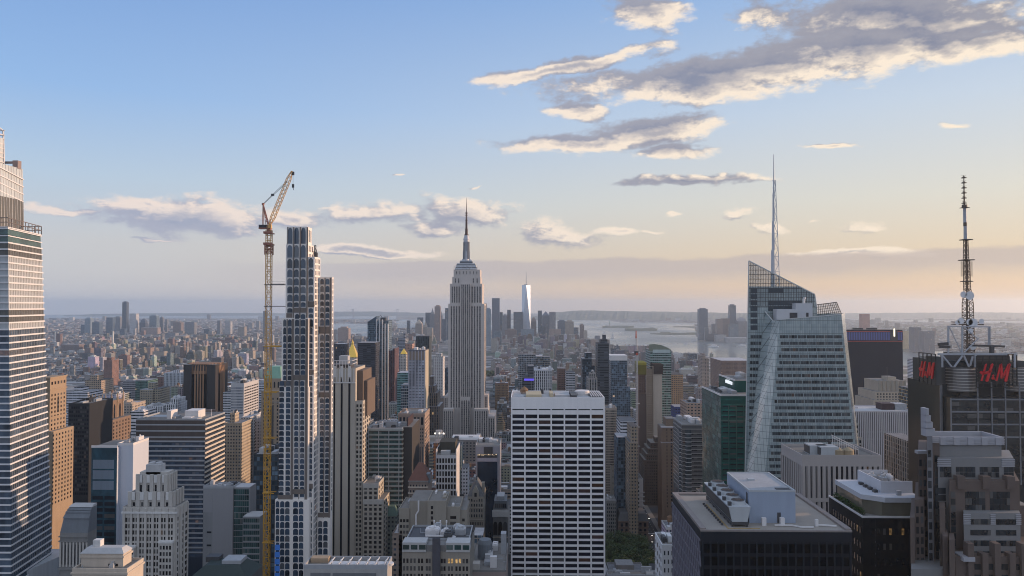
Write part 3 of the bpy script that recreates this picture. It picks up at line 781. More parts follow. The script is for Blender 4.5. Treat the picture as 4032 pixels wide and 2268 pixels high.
def tower_crane():
    Y = 506; x = AX(1055, Y, 1500)
    root = thing('tower_crane', 'tall yellow luffing tower crane tied to the arched white tower', 'crane', (x, Y, 0))
    yel = paint('crane_yellow', (0.55, 0.30, 0.04), .6); pale = paint('crane_sunlit', (0.60, 0.36, 0.14), .6); red = paint('crane_rust', (0.33, 0.15, 0.11), .6)  # pale copy: sunlight on the upper crane put into its colour
    z1, z2 = AZ(1480, Y), AZ(905, Y)
    mb = MB(); lattice(mb, x, Y, 0, z1, 3.5, 3.5, 46, .42); mb.build('mast', yel, root)
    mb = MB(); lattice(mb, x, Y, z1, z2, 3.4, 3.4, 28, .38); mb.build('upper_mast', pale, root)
    for v in (918, 962):
        z = AZ(v, Y); MB().box(x - 3, x + 3, Y - 3, Y + 3, z - .3, z + .3).box(x - 3, x + 3, Y - 3.1, Y - 2.9, z + .3, z + 1.3).build('platform', red, root)
    mb = MB()
    for v in (962,): mb.box(x - 2.1, x + 2.1, Y - 2.1, Y + 2.1, AZ(v + 40, Y), AZ(v - 4, Y))
    mb2 = MB(); lattice(mb2, x, Y, AZ(1002, Y), AZ(958, Y), 4.4, 4.4, 4, .5); mb2.build('climbing_frame', red, root)
    for v, ub in ((1121, 1126), (1206, 1125), (1365, 1109), (1545, 1096), (1726, 1088), (1943, 1084), (2139, 1082)):
        z = AZ(v, Y); xe = AX(ub, Y, v)
        mb = MB().box(x - 2.4, x + 2.4, Y - 2.4, Y + 2.4, z - .25, z + .25)
        mb.beam((x + 1.8, Y - 1.5, z), (xe, Y - 3, z), .5).beam((x + 1.8, Y + 1.5, z), (xe, Y + 2, z), .5)
        if v in (1121, 1365): mb.box(x + 1.8, xe, Y - 2, Y + 1, z + .4, z + .7).beam((x + 1.8, Y - 2, z + 2), (xe, Y - 2, z + 2), .15)
        mb.build('tie_frame', M_DKSTEEL if v < 1300 else yel, root)
    zs = AZ(900, Y)
    MB().cyl(x, Y, z2 - 1, zs, 1.7).build('slewing_ring', red, root)
    p = at(1058, 900, Y); q = at(1022, 902, Y)
    MB().box(q.x, x + 1.5, Y - 2, Y + 2, zs, zs + .8).build('machinery_deck', red, root)
    MB().box(q.x, AX(1052, Y, 890), Y - 1.8, Y + 1.8, zs + .8, AZ(884, Y)).build('counterweight', paint('crane_dark', (0.05, 0.05, 0.06), .6), root)
    MB().box(x + .3, x + 2.6, Y - 3.6, Y - 1.8, zs + .2, zs + 2.8).build('cab', pale, root)
    a0 = at(1062, 886, Y); tip = at(1150, 674, Y); apex = at(1036, 804, Y)
    # jib as a lattice boom
    mb = MB(); d = (tip - a0); n = 26; sdir = Vector((0, 1, 0)); up = d.normalized().cross(sdir)
    for k in range(n):
        t0, t1 = k / n, (k + 1) / n
        wd = lambda t: 2.6 * min(1, t * 6 + .25) * min(1, (1 - t) * 5 + .3) / 2
        pt = lambda t, i: a0 + d * t + up * wd(t) * (1 if i in (0, 1) else -1) + sdir * wd(t) * (1 if i in (1, 2) else -1)
        for i in range(4):
            mb.beam(pt(t0, i), pt(t1, i), .32); j = (i + 1) % 4
            mb.beam(pt(t0, i if k % 2 else j), pt(t1, j if k % 2 else i), .2)
    mb.build('jib', pale, root)
    mb = MB()
    for s in (-1.4, 1.4):
        mb.beam(at(1060, 896, Y) + Vector((0, s, 0)), apex + Vector((0, s * .4, 0)), .5); mb.beam(at(1036, 890, Y) + Vector((0, s, 0)), apex + Vector((0, s * .4, 0)), .35)
    for k in range(6):
        t = k / 6; mb.beam(at(1060, 896, Y).lerp(apex, t) + Vector((0, -1, 0)), at(1060, 896, Y).lerp(apex, t + .16) + Vector((0, 1, 0)), .25)
        mb.beam(at(1060, 896, Y).lerp(apex, t), at(1050, 893, Y).lerp(apex, t + .1), .25)
    mb.beam(at(1048, 893, Y), apex, .3); mb.cyl(apex.x, Y, apex.z - .6, apex.z + .8, .9)
    mb.build('a_frame', red, root)
    e = at(1130, 712, Y)
    mb = MB(); mb.beam(apex + Vector((0, -.7, 0)), e, .22).beam(apex + Vector((0, .7, 0)), e + Vector((0, 0, -1)), .22)
    m_ = apex.lerp(e, .4); mb.box(m_.x - 1, m_.x + 1, Y - .5, Y + .5, m_.z - .7, m_.z + .7)
    mb.build('pendant_line', M_DKSTEEL, root)
    h = at(1154, 732, Y); t2 = at(1154, 684, Y)
    MB().beam(t2, h, .16).box(t2.x - .8, t2.x + .8, Y - .5, Y + .5, t2.z - 1, t2.z + 1.4).beam(tip, t2, .5).build('hoist_rope', M_DKSTEEL, root)
    MB().box(h.x - .7, h.x + .7, Y - .4, Y + .4, h.z - 1.2, h.z + 1.2).beam((h.x, Y, h.z - 1), (h.x + .3, Y, h.z - 2.8), .35).build('hook_block', M_DKSTEEL, root)
tower_crane()

# ------------------------------------------------------------------ the tall art deco tower with the antenna spire
def spire_tower():
    Y = 1250; root = thing('art_deco_skyscraper', 'tall grey limestone tower with stepped crown, silver mast and antenna', 'skyscraper', (-100, Y + 30, 0))
    lime = stone('limestone', (0.50, 0.455, 0.43), 0.85, 0.18, 0.25)
    X = lambda u, v=1700, y=Y: AX(u, y, v); Z = lambda v, y=Y: AZ(v, y)
    m, N, b = new_mat('strip_glass')      # window strips: dark panes between aluminium spandrels, floor by floor
    pos = N.add('ShaderNodeNewGeometry').outputs['Position']; z = N.sep(pos)[2]
    fz = N.math('FRACT', N.math('DIVIDE', z, 3.75)); w = N.math('LESS_THAN', fz, 0.52)
    wn = N.add('ShaderNodeTexWhiteNoise', noise_dimensions='3D'); N.put(wn.inputs['Vector'], N.comb(N.math('FLOOR', N.math('DIVIDE', N.sep(pos)[0], 1.55)), N.math('FLOOR', N.math('DIVIDE', z, 3.75)), 3.0))
    pane = N.mix(N.math('POWER', wn.outputs['Value'], 4.0), (0.025, 0.025, 0.032, 1), (0.26, 0.24, 0.23, 1))
    N.l.new(N.mix(w, (0.13, 0.115, 0.115, 1), pane), b.inputs['Base Color']); N.put(b.inputs['Roughness'], N.maprange(w, 0, 1, .6, .2))
    strip = m
    wall = MB(); back = 57
    tiers = [(1765, 1907, 1196, None, 0, back), (1771, 1898, 1117, 1196, 1.5, back - 2), (1780, 1891, 1090, 1117, 3, back - 5), (1785, 1889, 1061, 1090, 4.5, back - 7)]
    for (u0, u1, vt, vb, dy, bk) in tiers: wall.box(X(u0, vt + 60), X(u1, vt + 60), Y + dy, Y + bk, 0 if vb is None else Z(vb), Z(vt))
    for (u0, u1, vt, y0, y1) in ((1749, 1766, 1561, Y + 4, Y + 60), (1906, 1921, 1556, Y + 4, Y + 60), (1745, 1785, 1611, Y - 14, Y + 62), (1867, 1922, 1611, Y - 14, Y + 62), (1719, 1746, 1640, Y - 10, Y + 66), (1921, 1948, 1640, Y - 10, Y + 66)):
        wall.box(AX(u0, y0, 1700), AX(u1, y0, 1700), y0, y1, 0, AZ(vt, y0))
    cx0, cx1 = X(1813, 1300), X(1853, 1300)
    wall.box(cx0, cx1, Y - 3, Y + 8, 0, Z(1118)); wall.box(cx0, cx1, Y - 5, Y + 4, 0, Z(1567))
    wall.build('wall', lime, root)
    def strips(u0, u1, vt, vb, n, y, arch=False, fw=.5, vr=1400):
        x0, x1 = AX(u0, y, vr), AX(u1, y, vr); bw = (x1 - x0) / n
        for i in range(n):
            a = x0 + bw * (i + .5 - fw / 2); za, zb = AZ(vb, y), AZ(vt, y)
            mb = MB().box(a, a + bw * fw, y - .12, y - .02, za, zb)
            if arch: mb.face([(a, y - .12, zb), (a + bw * fw, y - .12, zb), (a + bw * fw * .5, y - .12, zb + bw * .5)])
            mb.build('window_strip', strip, root)
    strips(1772, 1813, 1205, 1605, 4, Y); strips(1853, 1895, 1205, 1605, 4, Y); strips(1815, 1851, 1120, 1562, 5, Y - 3, fw=.6)
    strips(1776, 1812, 1128, 1192, 4, Y + 1.5); strips(1854, 1895, 1128, 1192, 4, Y + 1.5)
    strips(1786, 1812, 1096, 1115, 2, Y + 3, fw=.3); strips(1856, 1886, 1096, 1115, 2, Y + 3, fw=.3)
    strips(1790, 1884, 1068, 1080, 7, Y + 4.5, fw=.22)
    strips(1815, 1851, 1580, 1740, 4, Y - 5, arch=True, fw=.6)
    strips(1746, 1785, 1618, 1745, 5, Y - 14); strips(1868, 1921, 1618, 1745, 6, Y - 14); strips(1720, 1744, 1648, 1745, 3, Y - 10); strips(1923, 1947, 1648, 1745, 3, Y - 10)
    strips(1750, 1764, 1568, 1608, 2, Y + 4); strips(1908, 1920, 1563, 1608, 2, Y + 4)
    for (ya, yb, vt) in ((Y + 3, Y + 54, 1203),):
        xr = X(1907, 1256)
        for i in range(6):
            y = ya + (yb - ya) * (i + .25) / 6; MB().box(xr + .02, xr + .1, y, y + 4, Z(1605), Z(vt)).build('window_strip', strip, root)
    # crown: white metal tiers, mast, antenna
    wm = stone('crown_metal', (0.50, 0.52, 0.56), 0.4, 0.15, 0.2, metal=0.0); ax, ay = AX(1836.5, Y + 28, 950), Y + 28
    ZZ = lambda v: AZ(v, ay, 1836); dk = stone('crown_dark', (0.12, 0.13, 0.15), .5)
    def tier(half_u, vt, vb, mat=wm, name='crown_tier'):
        w = half_u / F * ay; MB().box(ax - w, ax + w, ay - w * .62, ay + w * .62, ZZ(vb), ZZ(vt)).build(name, mat, root)
    for h, a, bq, mm in ((42, 1056, 1062, wm), (40.5, 1052, 1056, dk), (40, 1046, 1052, wm), (37, 1042, 1046, dk), (36, 1038, 1042, wm), (25, 1030, 1038, dk), (23, 1026, 1030, wm)): tier(h, a, bq, mm)
    for k, s in enumerate((1, -1)):
        pass
    mb = MB(); rr = lambda hu: hu / F * ay
    for i in range(4):       # four winged buttresses of the mast
        dx, dy = ((1, 0), (-1, 0), (0, 1), (0, -1))[i]
        for (h0, h1, va, vb) in ((17, 14, 1020, 1030), (14, 11, 990, 1020), (11, 9, 962, 990)):
            w = 1.2; p0, p1 = rr(h0), rr(h1)
            mb.prism([(ax + dx * p0 - (w if dy else 0) - (0 if dy else 0), ay + dy * p0 - (w if dx else 0)), (ax + dx * p0 + (w if dy else 0), ay + dy * p0 + (w if dx else 0)), (ax + (w if dy else 0), ay + (w if dx else 0)), (ax - (w if dy else 0), ay - (w if dx else 0))] if (dx, dy) in ((1, 0), (0, -1)) else
                     [(ax - (w if dy else 0), ay - (w if dx else 0)), (ax + (w if dy else 0), ay + (w if dx else 0)), (ax + dx * p0 + (w if dy else 0), ay + dy * p0 + (w if dx else 0)), (ax + dx * p0 - (w if dy else 0), ay + dy * p0 - (w if dx else 0))], ZZ(vb), ZZ(va))
    mb.build('buttress', wm, root)
    MB().cyl(ax, ay, ZZ(1031), ZZ(945), rr(11.5), rr(11.2), 16).build('mooring_mast', wm, root)
    mb = MB()
    for i in range(16):
        an = i * math.pi / 8; mb.beam((ax + rr(11.8) * math.cos(an), ay + rr(11.8) * math.sin(an), ZZ(1020)), (ax + rr(11.4) * math.cos(an), ay + rr(11.4) * math.sin(an), ZZ(952)), .8)
    mb.build('mast_window', dk, root)
    mb = MB().cyl(ax, ay, ZZ(945), ZZ(940), rr(12.5), rr(12.5), 16).cyl(ax, ay, ZZ(940), ZZ(933), rr(11), rr(10), 16).cyl(ax, ay, ZZ(933), ZZ(926), rr(9), rr(7.5), 16)
    mb.build('mast_dome', wm, root)
    an_m = paint('antenna_rust', (0.12, 0.075, 0.065), .6)
    mb = MB().cyl(ax, ay, ZZ(926), ZZ(924), rr(10), rr(10), 12); lattice(mb, ax, ay, ZZ(926), ZZ(902), rr(9), rr(8), 3, .5); mb.cyl(ax, ay, ZZ(926), ZZ(900), rr(4), rr(3.4), 8)
    mb.cyl(ax, ay, ZZ(902), ZZ(900.5), rr(6.5), rr(6.5), 10); lattice(mb, ax, ay, ZZ(901), ZZ(862), rr(6), rr(5), 6, .45); mb.cyl(ax, ay, ZZ(900), ZZ(840), rr(3), rr(1.8), 8)
    for v in (894, 886, 878, 868, 858, 848, 842, 838): mb.cyl(ax, ay, ZZ(v + 1), ZZ(v - 1), rr(5), rr(5), 8)
    mb.cyl(ax, ay, ZZ(840), ZZ(806), rr(1.8), rr(1.1), 8); mb.cyl(ax, ay, ZZ(806), ZZ(778), rr(1.1), rr(.4), 6)
    mb.build('antenna', an_m, root)
    mb = MB(); r = random.Random(4)
    for i in range(26):
        a = X(1775 + r.random() * 118, 1100); zt = Z(r.choice((1061, 1061, 1117))); mb.beam((a, Y + 6 + r.random() * 30, zt), (a, Y + 6 + r.random() * 30, zt + r.uniform(2, 9)), .5)
    mb.build('small_aerial', M_STEEL, root)
    OCC.append((X(1719), X(1948), Y - 14, Y + 68, 300)); KEEP.append((1715, 1950, 1742, Y - 15))
spire_tower()

# ------------------------------------------------------------------ white office slab with dark ribbons, centre right
def ribbon_slab():
    Y = 540; root = thing('office_slab', 'broad white office slab with rows of dark ribbon windows, front centre', 'office building', (23, Y + 22, 0))
    x0, x1 = AX(2012, Y, 1564), AX(2381, Y, 1564); dz = 42
    zt = AZ(1564, Y); zf = AZ(1610, Y); P = 22.3 * Y / F
    trav = stone('travertine', (0.76, 0.74, 0.745), 0.55, 0.12, 0.18)
    MB().box(x0 + .8, x1 - .8, Y + 1.2, Y + dz, 0, zt - 1.5).build('core', stone('core_dark', (0.05, 0.05, 0.055), .6), root)
    mb = MB(); e = .6
    mb.box(x0, x1, Y, Y + e, zf, zt).box(x0, x0 + e, Y + e, Y + dz, 0, zt).box(x1 - e, x1, Y + e, Y + dz, 0, zt).box(x0 + e, x1 - e, Y + dz - e, Y + dz, zt - 8, zt)
    mb.build('parapet_fascia', trav, root)
    pw = 1.05; n = 7; bay = (x1 - x0 - pw) / n
    for i in range(n + 1):
        a = x0 + bay * i; MB().box(a, a + pw, Y - .35, Y + 1.4, 0, zf - .02).build('pier', trav, root)
        MB().box(a + .25, a + pw - .25, Y - .12, Y - .01, zf, zt - .3).build('fascia_rib', trav, root)
    items = []; z = zf - P * .55; k = 0
    while z > 0:
        for i in range(n):
            a = x0 + bay * i + pw
            if k == 0: MB().box(a, a + bay - pw, Y + .1, Y + 1.3, zf - P * 1.35 if False else zf - P * .98, zf - P * .22).build('spandrel', trav, root)
        z2 = zf - P * (k + 1)
        if z2 < 2: break
        sp = MB()
        for i in range(n):
            a = x0 + bay * i + pw
            items.append((a + (bay - pw) / 2, Y + .95, z2 - P * .33, bay - pw, P * .68, 'F', G_NAVY, 'rect', 'window'))
            sp.box(a, a + bay - pw, Y + .05, Y + 1.3, z2 - P, z2 - P * .66)
        sp.build('spandrel', trav, root); k += 1; z = z2
        if k > 33: break
    place_windows(root, items)
    # roof plant inside the parapet
    zr = zt - 1.4; MB().box(x0 + .7, x1 - .7, Y + .7, Y + dz - .7, zr - .3, zr).build('roof', M_ROOFL, root)
    xa = lambda z: x0 + (x1 - x0) * z
    MB().box(xa(.16), xa(.33), Y + 8, Y + 30, zr, zr + 2.4).box(xa(.42), xa(.46), Y + 12, Y + 30, zr, zr + 2.8).build('plant_room', stone('plant_yellow', (0.44, 0.38, 0.27), .8), root)
    MB().box(xa(.48), xa(.64), Y + 14, Y + 32, zr, zr + 1.4).box(xa(.06), xa(.14), Y + 6, Y + 20, zr, zr + 1.0).build('roof_unit', M_ROOFL, root)
    MB().box(xa(.65), xa(.71), Y + 6, Y + 34, zr, zr + 2.2).build('roof_opening', M_DKSTEEL, root)
    mb = MB(); mb.cyl(xa(.79), Y + 26, zr, zr + 3.6, 5.6, 5.2, 20)
    for k in range(2): mb.cyl(xa(.79), Y + 26, zr + 1.2 + k * 1.3, zr + 1.5 + k * 1.3, 5.8, 5.7, 20)
    mb.build('cooling_tower', M_WHITE, root)
    mb = MB()
    for k in range(5): mb.beam((xa(.87 + k * .024), Y + 5, zr + 1.6), (xa(.87 + k * .024), Y + dz - 3, zr + 1.6), .6)
    mb.build('roof_beam', M_WHITE, root); MB().box(xa(.86), xa(.985), Y + 4, Y + dz - 2, zr, zr + .9).build('roof_well', M_DKSTEEL, root)
    water_tank(root, xa(.14), Y + 34, zr - 1.5, 3.2, 2.2); mb = MB().box(xa(.33), xa(.36), Y + 33, Y + 38, zr, zr + 3.5).box(xa(.43), xa(.45), Y + 33, Y + 37, zr, zr + 3.8); mb.build('roof_unit', M_DKSTEEL, root)
    MB().beam((xa(.22), Y + 30, zr), (xa(.22), Y + 30, zr + 10), .25).build('lamp_post', M_STEEL, root)
    OCC.append((x0 - 2, x1 + 2, Y - 2, Y + dz, 192)); KEEP.append((2008, 2392, 2300, Y))
ribbon_slab()

# ------------------------------------------------------------------ faceted glass tower with a spire, right
def faceted_tower():
    Y = 500; YB = 522; root = thing('glass_skyscraper', 'faceted pale green glass tower with a slanting top and tall white spire', 'skyscraper', (200, 530, 0))
    def crystal(nm, ca, cb, rough=.16):
        m, N, b = new_mat(nm)
        pos = N.add('ShaderNodeNewGeometry').outputs['Position']; px, py, pz = N.sep(pos)
        gu = N.math('FRACT', N.math('DIVIDE', N.math('ADD', px, N.math('MULTIPLY', py, .37)), 1.52)); gv = N.math('FRACT', N.math('DIVIDE', pz, 4.42))
        line = N.math('MAXIMUM', N.math('LESS_THAN', gu, .1), N.math('LESS_THAN', N.math('ABSOLUTE', N.math('SUBTRACT', gv, .5)), .035))
        band = N.math('LESS_THAN', N.noise(N.vmath('MULTIPLY', pos, (.02, .02, .22)), 1.0, 2), .5)
        wn = N.add('ShaderNodeTexWhiteNoise', noise_dimensions='3D'); N.put(wn.inputs['Vector'], N.comb(N.math('FLOOR', N.math('DIVIDE', px, 1.52)), 0, N.math('FLOOR', N.math('DIVIDE', pz, 4.42))))
        c = N.mix(wn.outputs['Value'], ca, cb); c = N.mix(N.math('MULTIPLY', line, .65), c, (0.05, 0.06, 0.065, 1))
        N.l.new(c, b.inputs['Base Color']); b.inputs['Roughness'].default_value = rough; b.inputs['Specular IOR Level'].default_value = 0.8
        return m
    m = crystal('crystal_glass', (0.24, 0.30, 0.315, 1), (0.34, 0.40, 0.41, 1))
    cg = m
    m2 = cg.copy(); m2.name = 'crystal_crown'; b2 = m2.node_tree.nodes['Principled BSDF']; b2.inputs['Alpha'].default_value = 0.3
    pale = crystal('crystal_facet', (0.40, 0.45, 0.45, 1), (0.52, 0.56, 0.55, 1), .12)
    P = lambda u, v, y: tuple(at(u, v, y))
    def ext(u0, v0, u1, v1, y, y1=None):            # carry an edge down to the street
        p, q = at(u0, v0, y), at(u1, v1, y1 or y); t = p.z / (p.z - q.z); r = p + (q - p) * t; return (r.x, r.y, 0.0)
    # rear, taller volume
    L1, L2 = P(2948, 1027, YB), P(3208, 1159, YB); Lb = ext(2948, 1027, 2933, 1910, YB); Rb = (AX(3300, YB, 1900), YB, 0.0); R1 = P(3216, 1210, YB); D = 42
    bk = lambda p: (p[0] + 14.0, p[1] + D, p[2])
    zc = AZ(1128, YB, 2950)                         # the crown screen above the roof is see-through
    tL = lambda a, b_, z: tuple(a[i] + (b_[i] - a[i]) * (a[2] - z) / (a[2] - b_[2]) for i in range(3))
    Lc = tL(L1, Lb, zc); Rc = tL(L1, L2, zc)
    mb = MB(); front = [Lb, Rb, R1, L2, Rc, Lc]
    mb.face([Lb, Rb, R1, L2, Rc, Lc]); mb.face([bk(p) for p in (Lc, Rc, L2, R1, Rb, Lb)])
    for p, q in ((Lc, Lb), (Rb, R1), (R1, L2), (L2, Rc), (Rc, Lc)): mb.face([p, q, bk(q), bk(p)] if False else [q, p, bk(p), bk(q)])
    mb.build('rear_volume', cg, root)
    mb = MB(); mb.face([Lc, Rc, L1]); mb.face([(L1[0], L1[1] + .3, L1[2]), (Rc[0], Rc[1] + .3, Rc[2]), (Lc[0], Lc[1] + .3, Lc[2])]); mb.face([Lc, L1, bk((L1[0], L1[1] - 26, L1[2] - 9)), bk((Lc[0], Lc[1] - 26, Lc[2]))])
    mb.build('crown_screen', m2, root)
    mb = MB()                                       # edge trim and crown mullions
    mb.beam(L1, L2, .7).beam(Lb, L1, .5).beam(L2, R1, .5)
    mb.build('edge_trim', stone('trim_pale', (.5, .52, .52), .5), root)
    mb = MB()
    for k in range(40):
        x = L1[0] + (L2[0] - L1[0]) * k / 40; zt = L1[2] + (L2[2] - L1[2]) * k / 40
        if zt > zc - 14: mb.beam((x, YB - .1, max(zc - 14, 0)), (x, YB - .1, zt), .22)
    for k in range(12):
        z = zc - 14 + k * 3.2
        if z < L1[2] - 2:
            xe = L1[0] + (L2[0] - L1[0]) * (L1[2] - z) / (L1[2] - L2[2]); mb.beam((L1[0], YB - .12, z), (min(xe, L2[0]), YB - .12, z), .3)
    mb.build('crown_mullion', M_DKSTEEL, root)
    # front volume: sheared facets
    A, B2, B, C = P(3012, 1227, YB - .5), P(3042, 1262, 511), P(3071, 1258, Y), P(3313, 1238, Y)
    Ab, B2b, Bb = ext(3012, 1227, 2931, 1910, YB - .5), ext(3042, 1262, 2936, 1910, 511), ext(3071, 1258, 3008, 1910, Y); Cb = ext(3313, 1238, 3350, 1584, Y)
    mb = MB(); mb.face([Bb, Cb, C, B]); mb.face([Ab, B2b, B2, A]); Cd, Cbd = (C[0] + 28, Y + 60, C[2]), (Cb[0] + 28, Y + 60, 0)
    Ad = (A[0] + 18, Y + 60, A[2] - 2); Abd = (Ab[0] + 18, Y + 60, 0)
    mb.face([Cb, Cbd, Cd, C]); mb.face([Cbd, Abd, Ad, Cd]); mb.face([Abd, Ab, A, Ad])
    zr = B[2] - 3.0; lz = lambda p, pb: tuple(p[i] + (pb[i] - p[i]) * (p[2] - zr) / (p[2] - pb[2]) for i in range(3))
    mb.build('front_volume', cg, root)
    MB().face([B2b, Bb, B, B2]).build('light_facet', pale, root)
    MB().face([lz(A, Ab), lz(B, Bb), lz(C, Cb), lz(Cd, Cbd), lz(Ad, Abd)]).build('roof', M_ROOF, root)
    mb = MB(); mb.beam(A, B2, .5).beam(B2, B, .5).beam(B, C, .5).beam(C, Cd, .4); mb.build('edge_trim', stone('trim_pale', (.5, .52, .52), .5), root)
    # right-hand screen behind
    q0, q1, q2, q3 = P(3216, 1200, 530), P(3294, 1190, 530), P(3313, 1236, 530), P(3216, 1250, 530)
    mb = MB(); mb.face([q3, q2, q1, q0]); mb.face([q2, (C[0] + 1, 503, C[2]), q1]); mb.build('crown_screen', m2, root)
    mb = MB().beam(q0, q1, .5).beam(q1, q2, .4)
    for k in range(13): t = k / 12; mb.beam(Vector(q3).lerp(Vector(q2), t) + Vector((0, -.1, 0)), Vector(q0).lerp(Vector(q1), t) + Vector((0, -.1, 0)), .25)
    for k in range(5): t = k / 5; mb.beam(Vector(q3).lerp(Vector(q0), t) + Vector((0, -.1, 0)), Vector(q2).lerp(Vector(q1), t) + Vector((0, -.1, 0)), .25)
    mb.build('crown_mullion', M_DKSTEEL, root)
    # plant boxes on the front roof
    pw = stone('plant_white', (0.50, 0.51, 0.54), .6, .1, .1)
    for (u0, u1, vt, y) in ((3058, 3143, 1217, 512), (3133, 3199, 1194, 514)):
        MB().box(AX(u0, y, vt), AX(u1, y, vt), y, y + 7.5, zr, AZ(vt, y)).build('plant_room', pw, root)
    MB().box(AX(3110, 511.6, 1238), AX(3140, 511.6, 1238), 511.7, 512, zr, AZ(1231, 511.6)).build('plant_door', M_DKSTEEL, root)
    MB().box(AX(3175, 513.6, 1240), AX(3184, 513.6, 1240), 513.7, 514, zr, AZ(1231, 513.6)).build('plant_door', M_DKSTEEL, root)
    x = AX(3165, 518, 1180); z = AZ(1194, 518); MB().cyl(x, 518, z, z + 3, .8).cyl(x + .5, 518, z + 3, z + 4.2, .9).build('flue', M_WHITE, root)
    mb = MB(); r = random.Random(2)
    for k in range(22): xx = AX(3080 + k * 10, 504, 1245); mb.box(xx, xx + r.uniform(.4, 1.4), 503, 504.5, zr, zr + r.uniform(.8, 2.2))
    mb.build('roof_unit', M_ROOFL, root)
    # window groups
    gl = glass('crystal_window', (0.05, 0.06, 0.068), 0.12, 0.8, lit=0.01, spec=0.6, blinds=0.15, litmax=.05)
    items = []; v = 1319.0
    sp = MB()
    while v < 2260:
        z = AZ(v, Y); h = 2.15
        lx = B[0] + (Bb[0] - B[0]) * (B[2] - z) / B[2] + 1.0; rx = C[0] + (Cb[0] - C[0]) * (C[2] - z) / C[2] - .8
        n = 7; bw = 5.62; x = rx - .3
        while x - 1.2 > lx:
            for q in range(3):
                w = bw / 3 * .94; xc = x - bw / 3 * (q + .5) - .15
                if xc - w / 2 > lx: items.append((xc, Y - .05, z - h / 2, w, h, 'F', gl, 'rect', 'window'))
            x -= bw + .35
        sp.box(lx - .6, rx + .5, Y - .16, Y - .01, z - h - .25, z - h)
        # left facet windows
        zl = AZ(v, YB); xl = L1[0] + (Lb[0] - L1[0]) * (L1[2] - zl) / L1[2]
        al = A[0] + (Ab[0] - A[0]) * (A[2] - zl) / A[2]
        for q in range(4):
            xc = xl + 3.0 + q * 2.0
            if xc < al - .5 or v > 1330: items.append((xc, YB - .15, zl - h / 2, 1.7, h, 'F', gl, 'rect', 'window'))
        v += 25.3
    sp.build('floor_line', stone('crystal_line', (0.33, 0.38, 0.39), .3), root)
    for v in (1143, 1165, 1189, 1213, 1237, 1262, 1287):
        z = AZ(v, YB); MB().box(AX(2955, YB, v), AX(2982, YB, v), YB - .2, YB - .02, z - 2.2, z + 1.2).build('louver', stone('crystal_louver', (.06, .075, .09), .5), root)
    for (u0, u1, v) in ((3025, 3084, 1142), (3025, 3155, 1190), (3025, 3130, 1212)):
        z = AZ(v, YB); MB().box(AX(u0, YB, v), AX(u1, YB, v), YB - .2, YB - .02, z - 2.2, z + 1.2).build('louver', stone('crystal_louver', (.06, .075, .09), .5), root)
    place_windows(root, items)
    # spire
    sx, sy = AX(3053, 535, 1060), 535; sz0 = AZ(1130, sy, 3053); wsp = paint('spire_white', (0.46, 0.48, 0.53), .4)
    mb = MB(); H = AZ(608, sy, 3042) - sz0; z1 = sz0 + H
    seg = [(1130, 3.6), (985, 2.7), (870, 2.0), (760, 1.4), (712, 1.1), (608, .45)]
    for (va, ra), (vb, rb) in zip(seg, seg[1:]): mb.cyl(sx - ra * .5, sy, AZ(va, sy, 3050), AZ(vb, sy, 3045), ra * .42, rb * .42, 10)
    mb.build('spire_tube', wsp, root)
    mb = MB(); zz = [AZ(1130 - k * 30, sy, 3050) for k in range(15)]
    for k in range(14):
        t0, t1 = k / 14, (k + 1) / 14; o = lambda t: 2.9 * (1 - t) + .6; j = lambda t: -1.6 * (1 - t)
        mb.beam((sx + o(t0) + j(t0) * .3, sy, zz[k]), (sx + o(t1) + j(t1) * .3, sy, zz[k + 1]), .35)
        a, b_ = (sx - .4, zz[k]), (sx + o(t1) + j(t1) * .3, zz[k + 1])
        if k % 2: a, b_ = (sx + o(t0) + j(t0) * .3, zz[k]), (sx - .4, zz[k + 1])
        mb.beam((a[0], sy, a[1]), (b_[0], sy, b_[1]), .3); mb.beam((sx - 2, sy, zz[k + 1]), (sx + o(t1), sy, zz[k + 1]), .3)
    mb.build('spire_truss', wsp, root)
    OCC.append((AX(2925, YB), AX(3400, Y), Y - 5, 566, 290)); KEEP.append((2925, 3365, 1925, Y))
faceted_tower()

# ------------------------------------------------------------------ general builder of the nearer buildings
FA = facade('facade_punched', 3.2, 3.6, .25, .27)
FB = facade('facade_ribbon', 6.0, 3.8, .015, .29)
FC = facade('facade_strip', 3.0, 3.8, .26, .06)
FD = facade('facade_curtain', 2.6, 3.9, .06, .10, gcol=(0.05, 0.075, 0.10))
FG = facade('facade_green', 2.4, 3.4, .05, .22, gcol=(0.03, 0.075, 0.065))
STY = {'A': FA, 'B': FB, 'C': FC, 'D': FD, 'G': FG}
TAN, CREAM, BROWN, BRICK, GREY, WHITE, DARK, SAND = (.33, .26, .19), (.46, .40, .33), (.20, .145, .11), (.24, .12, .09), (.28, .28, .29), (.58, .58, .59), (.05, .053, .062), (.40, .33, .25)

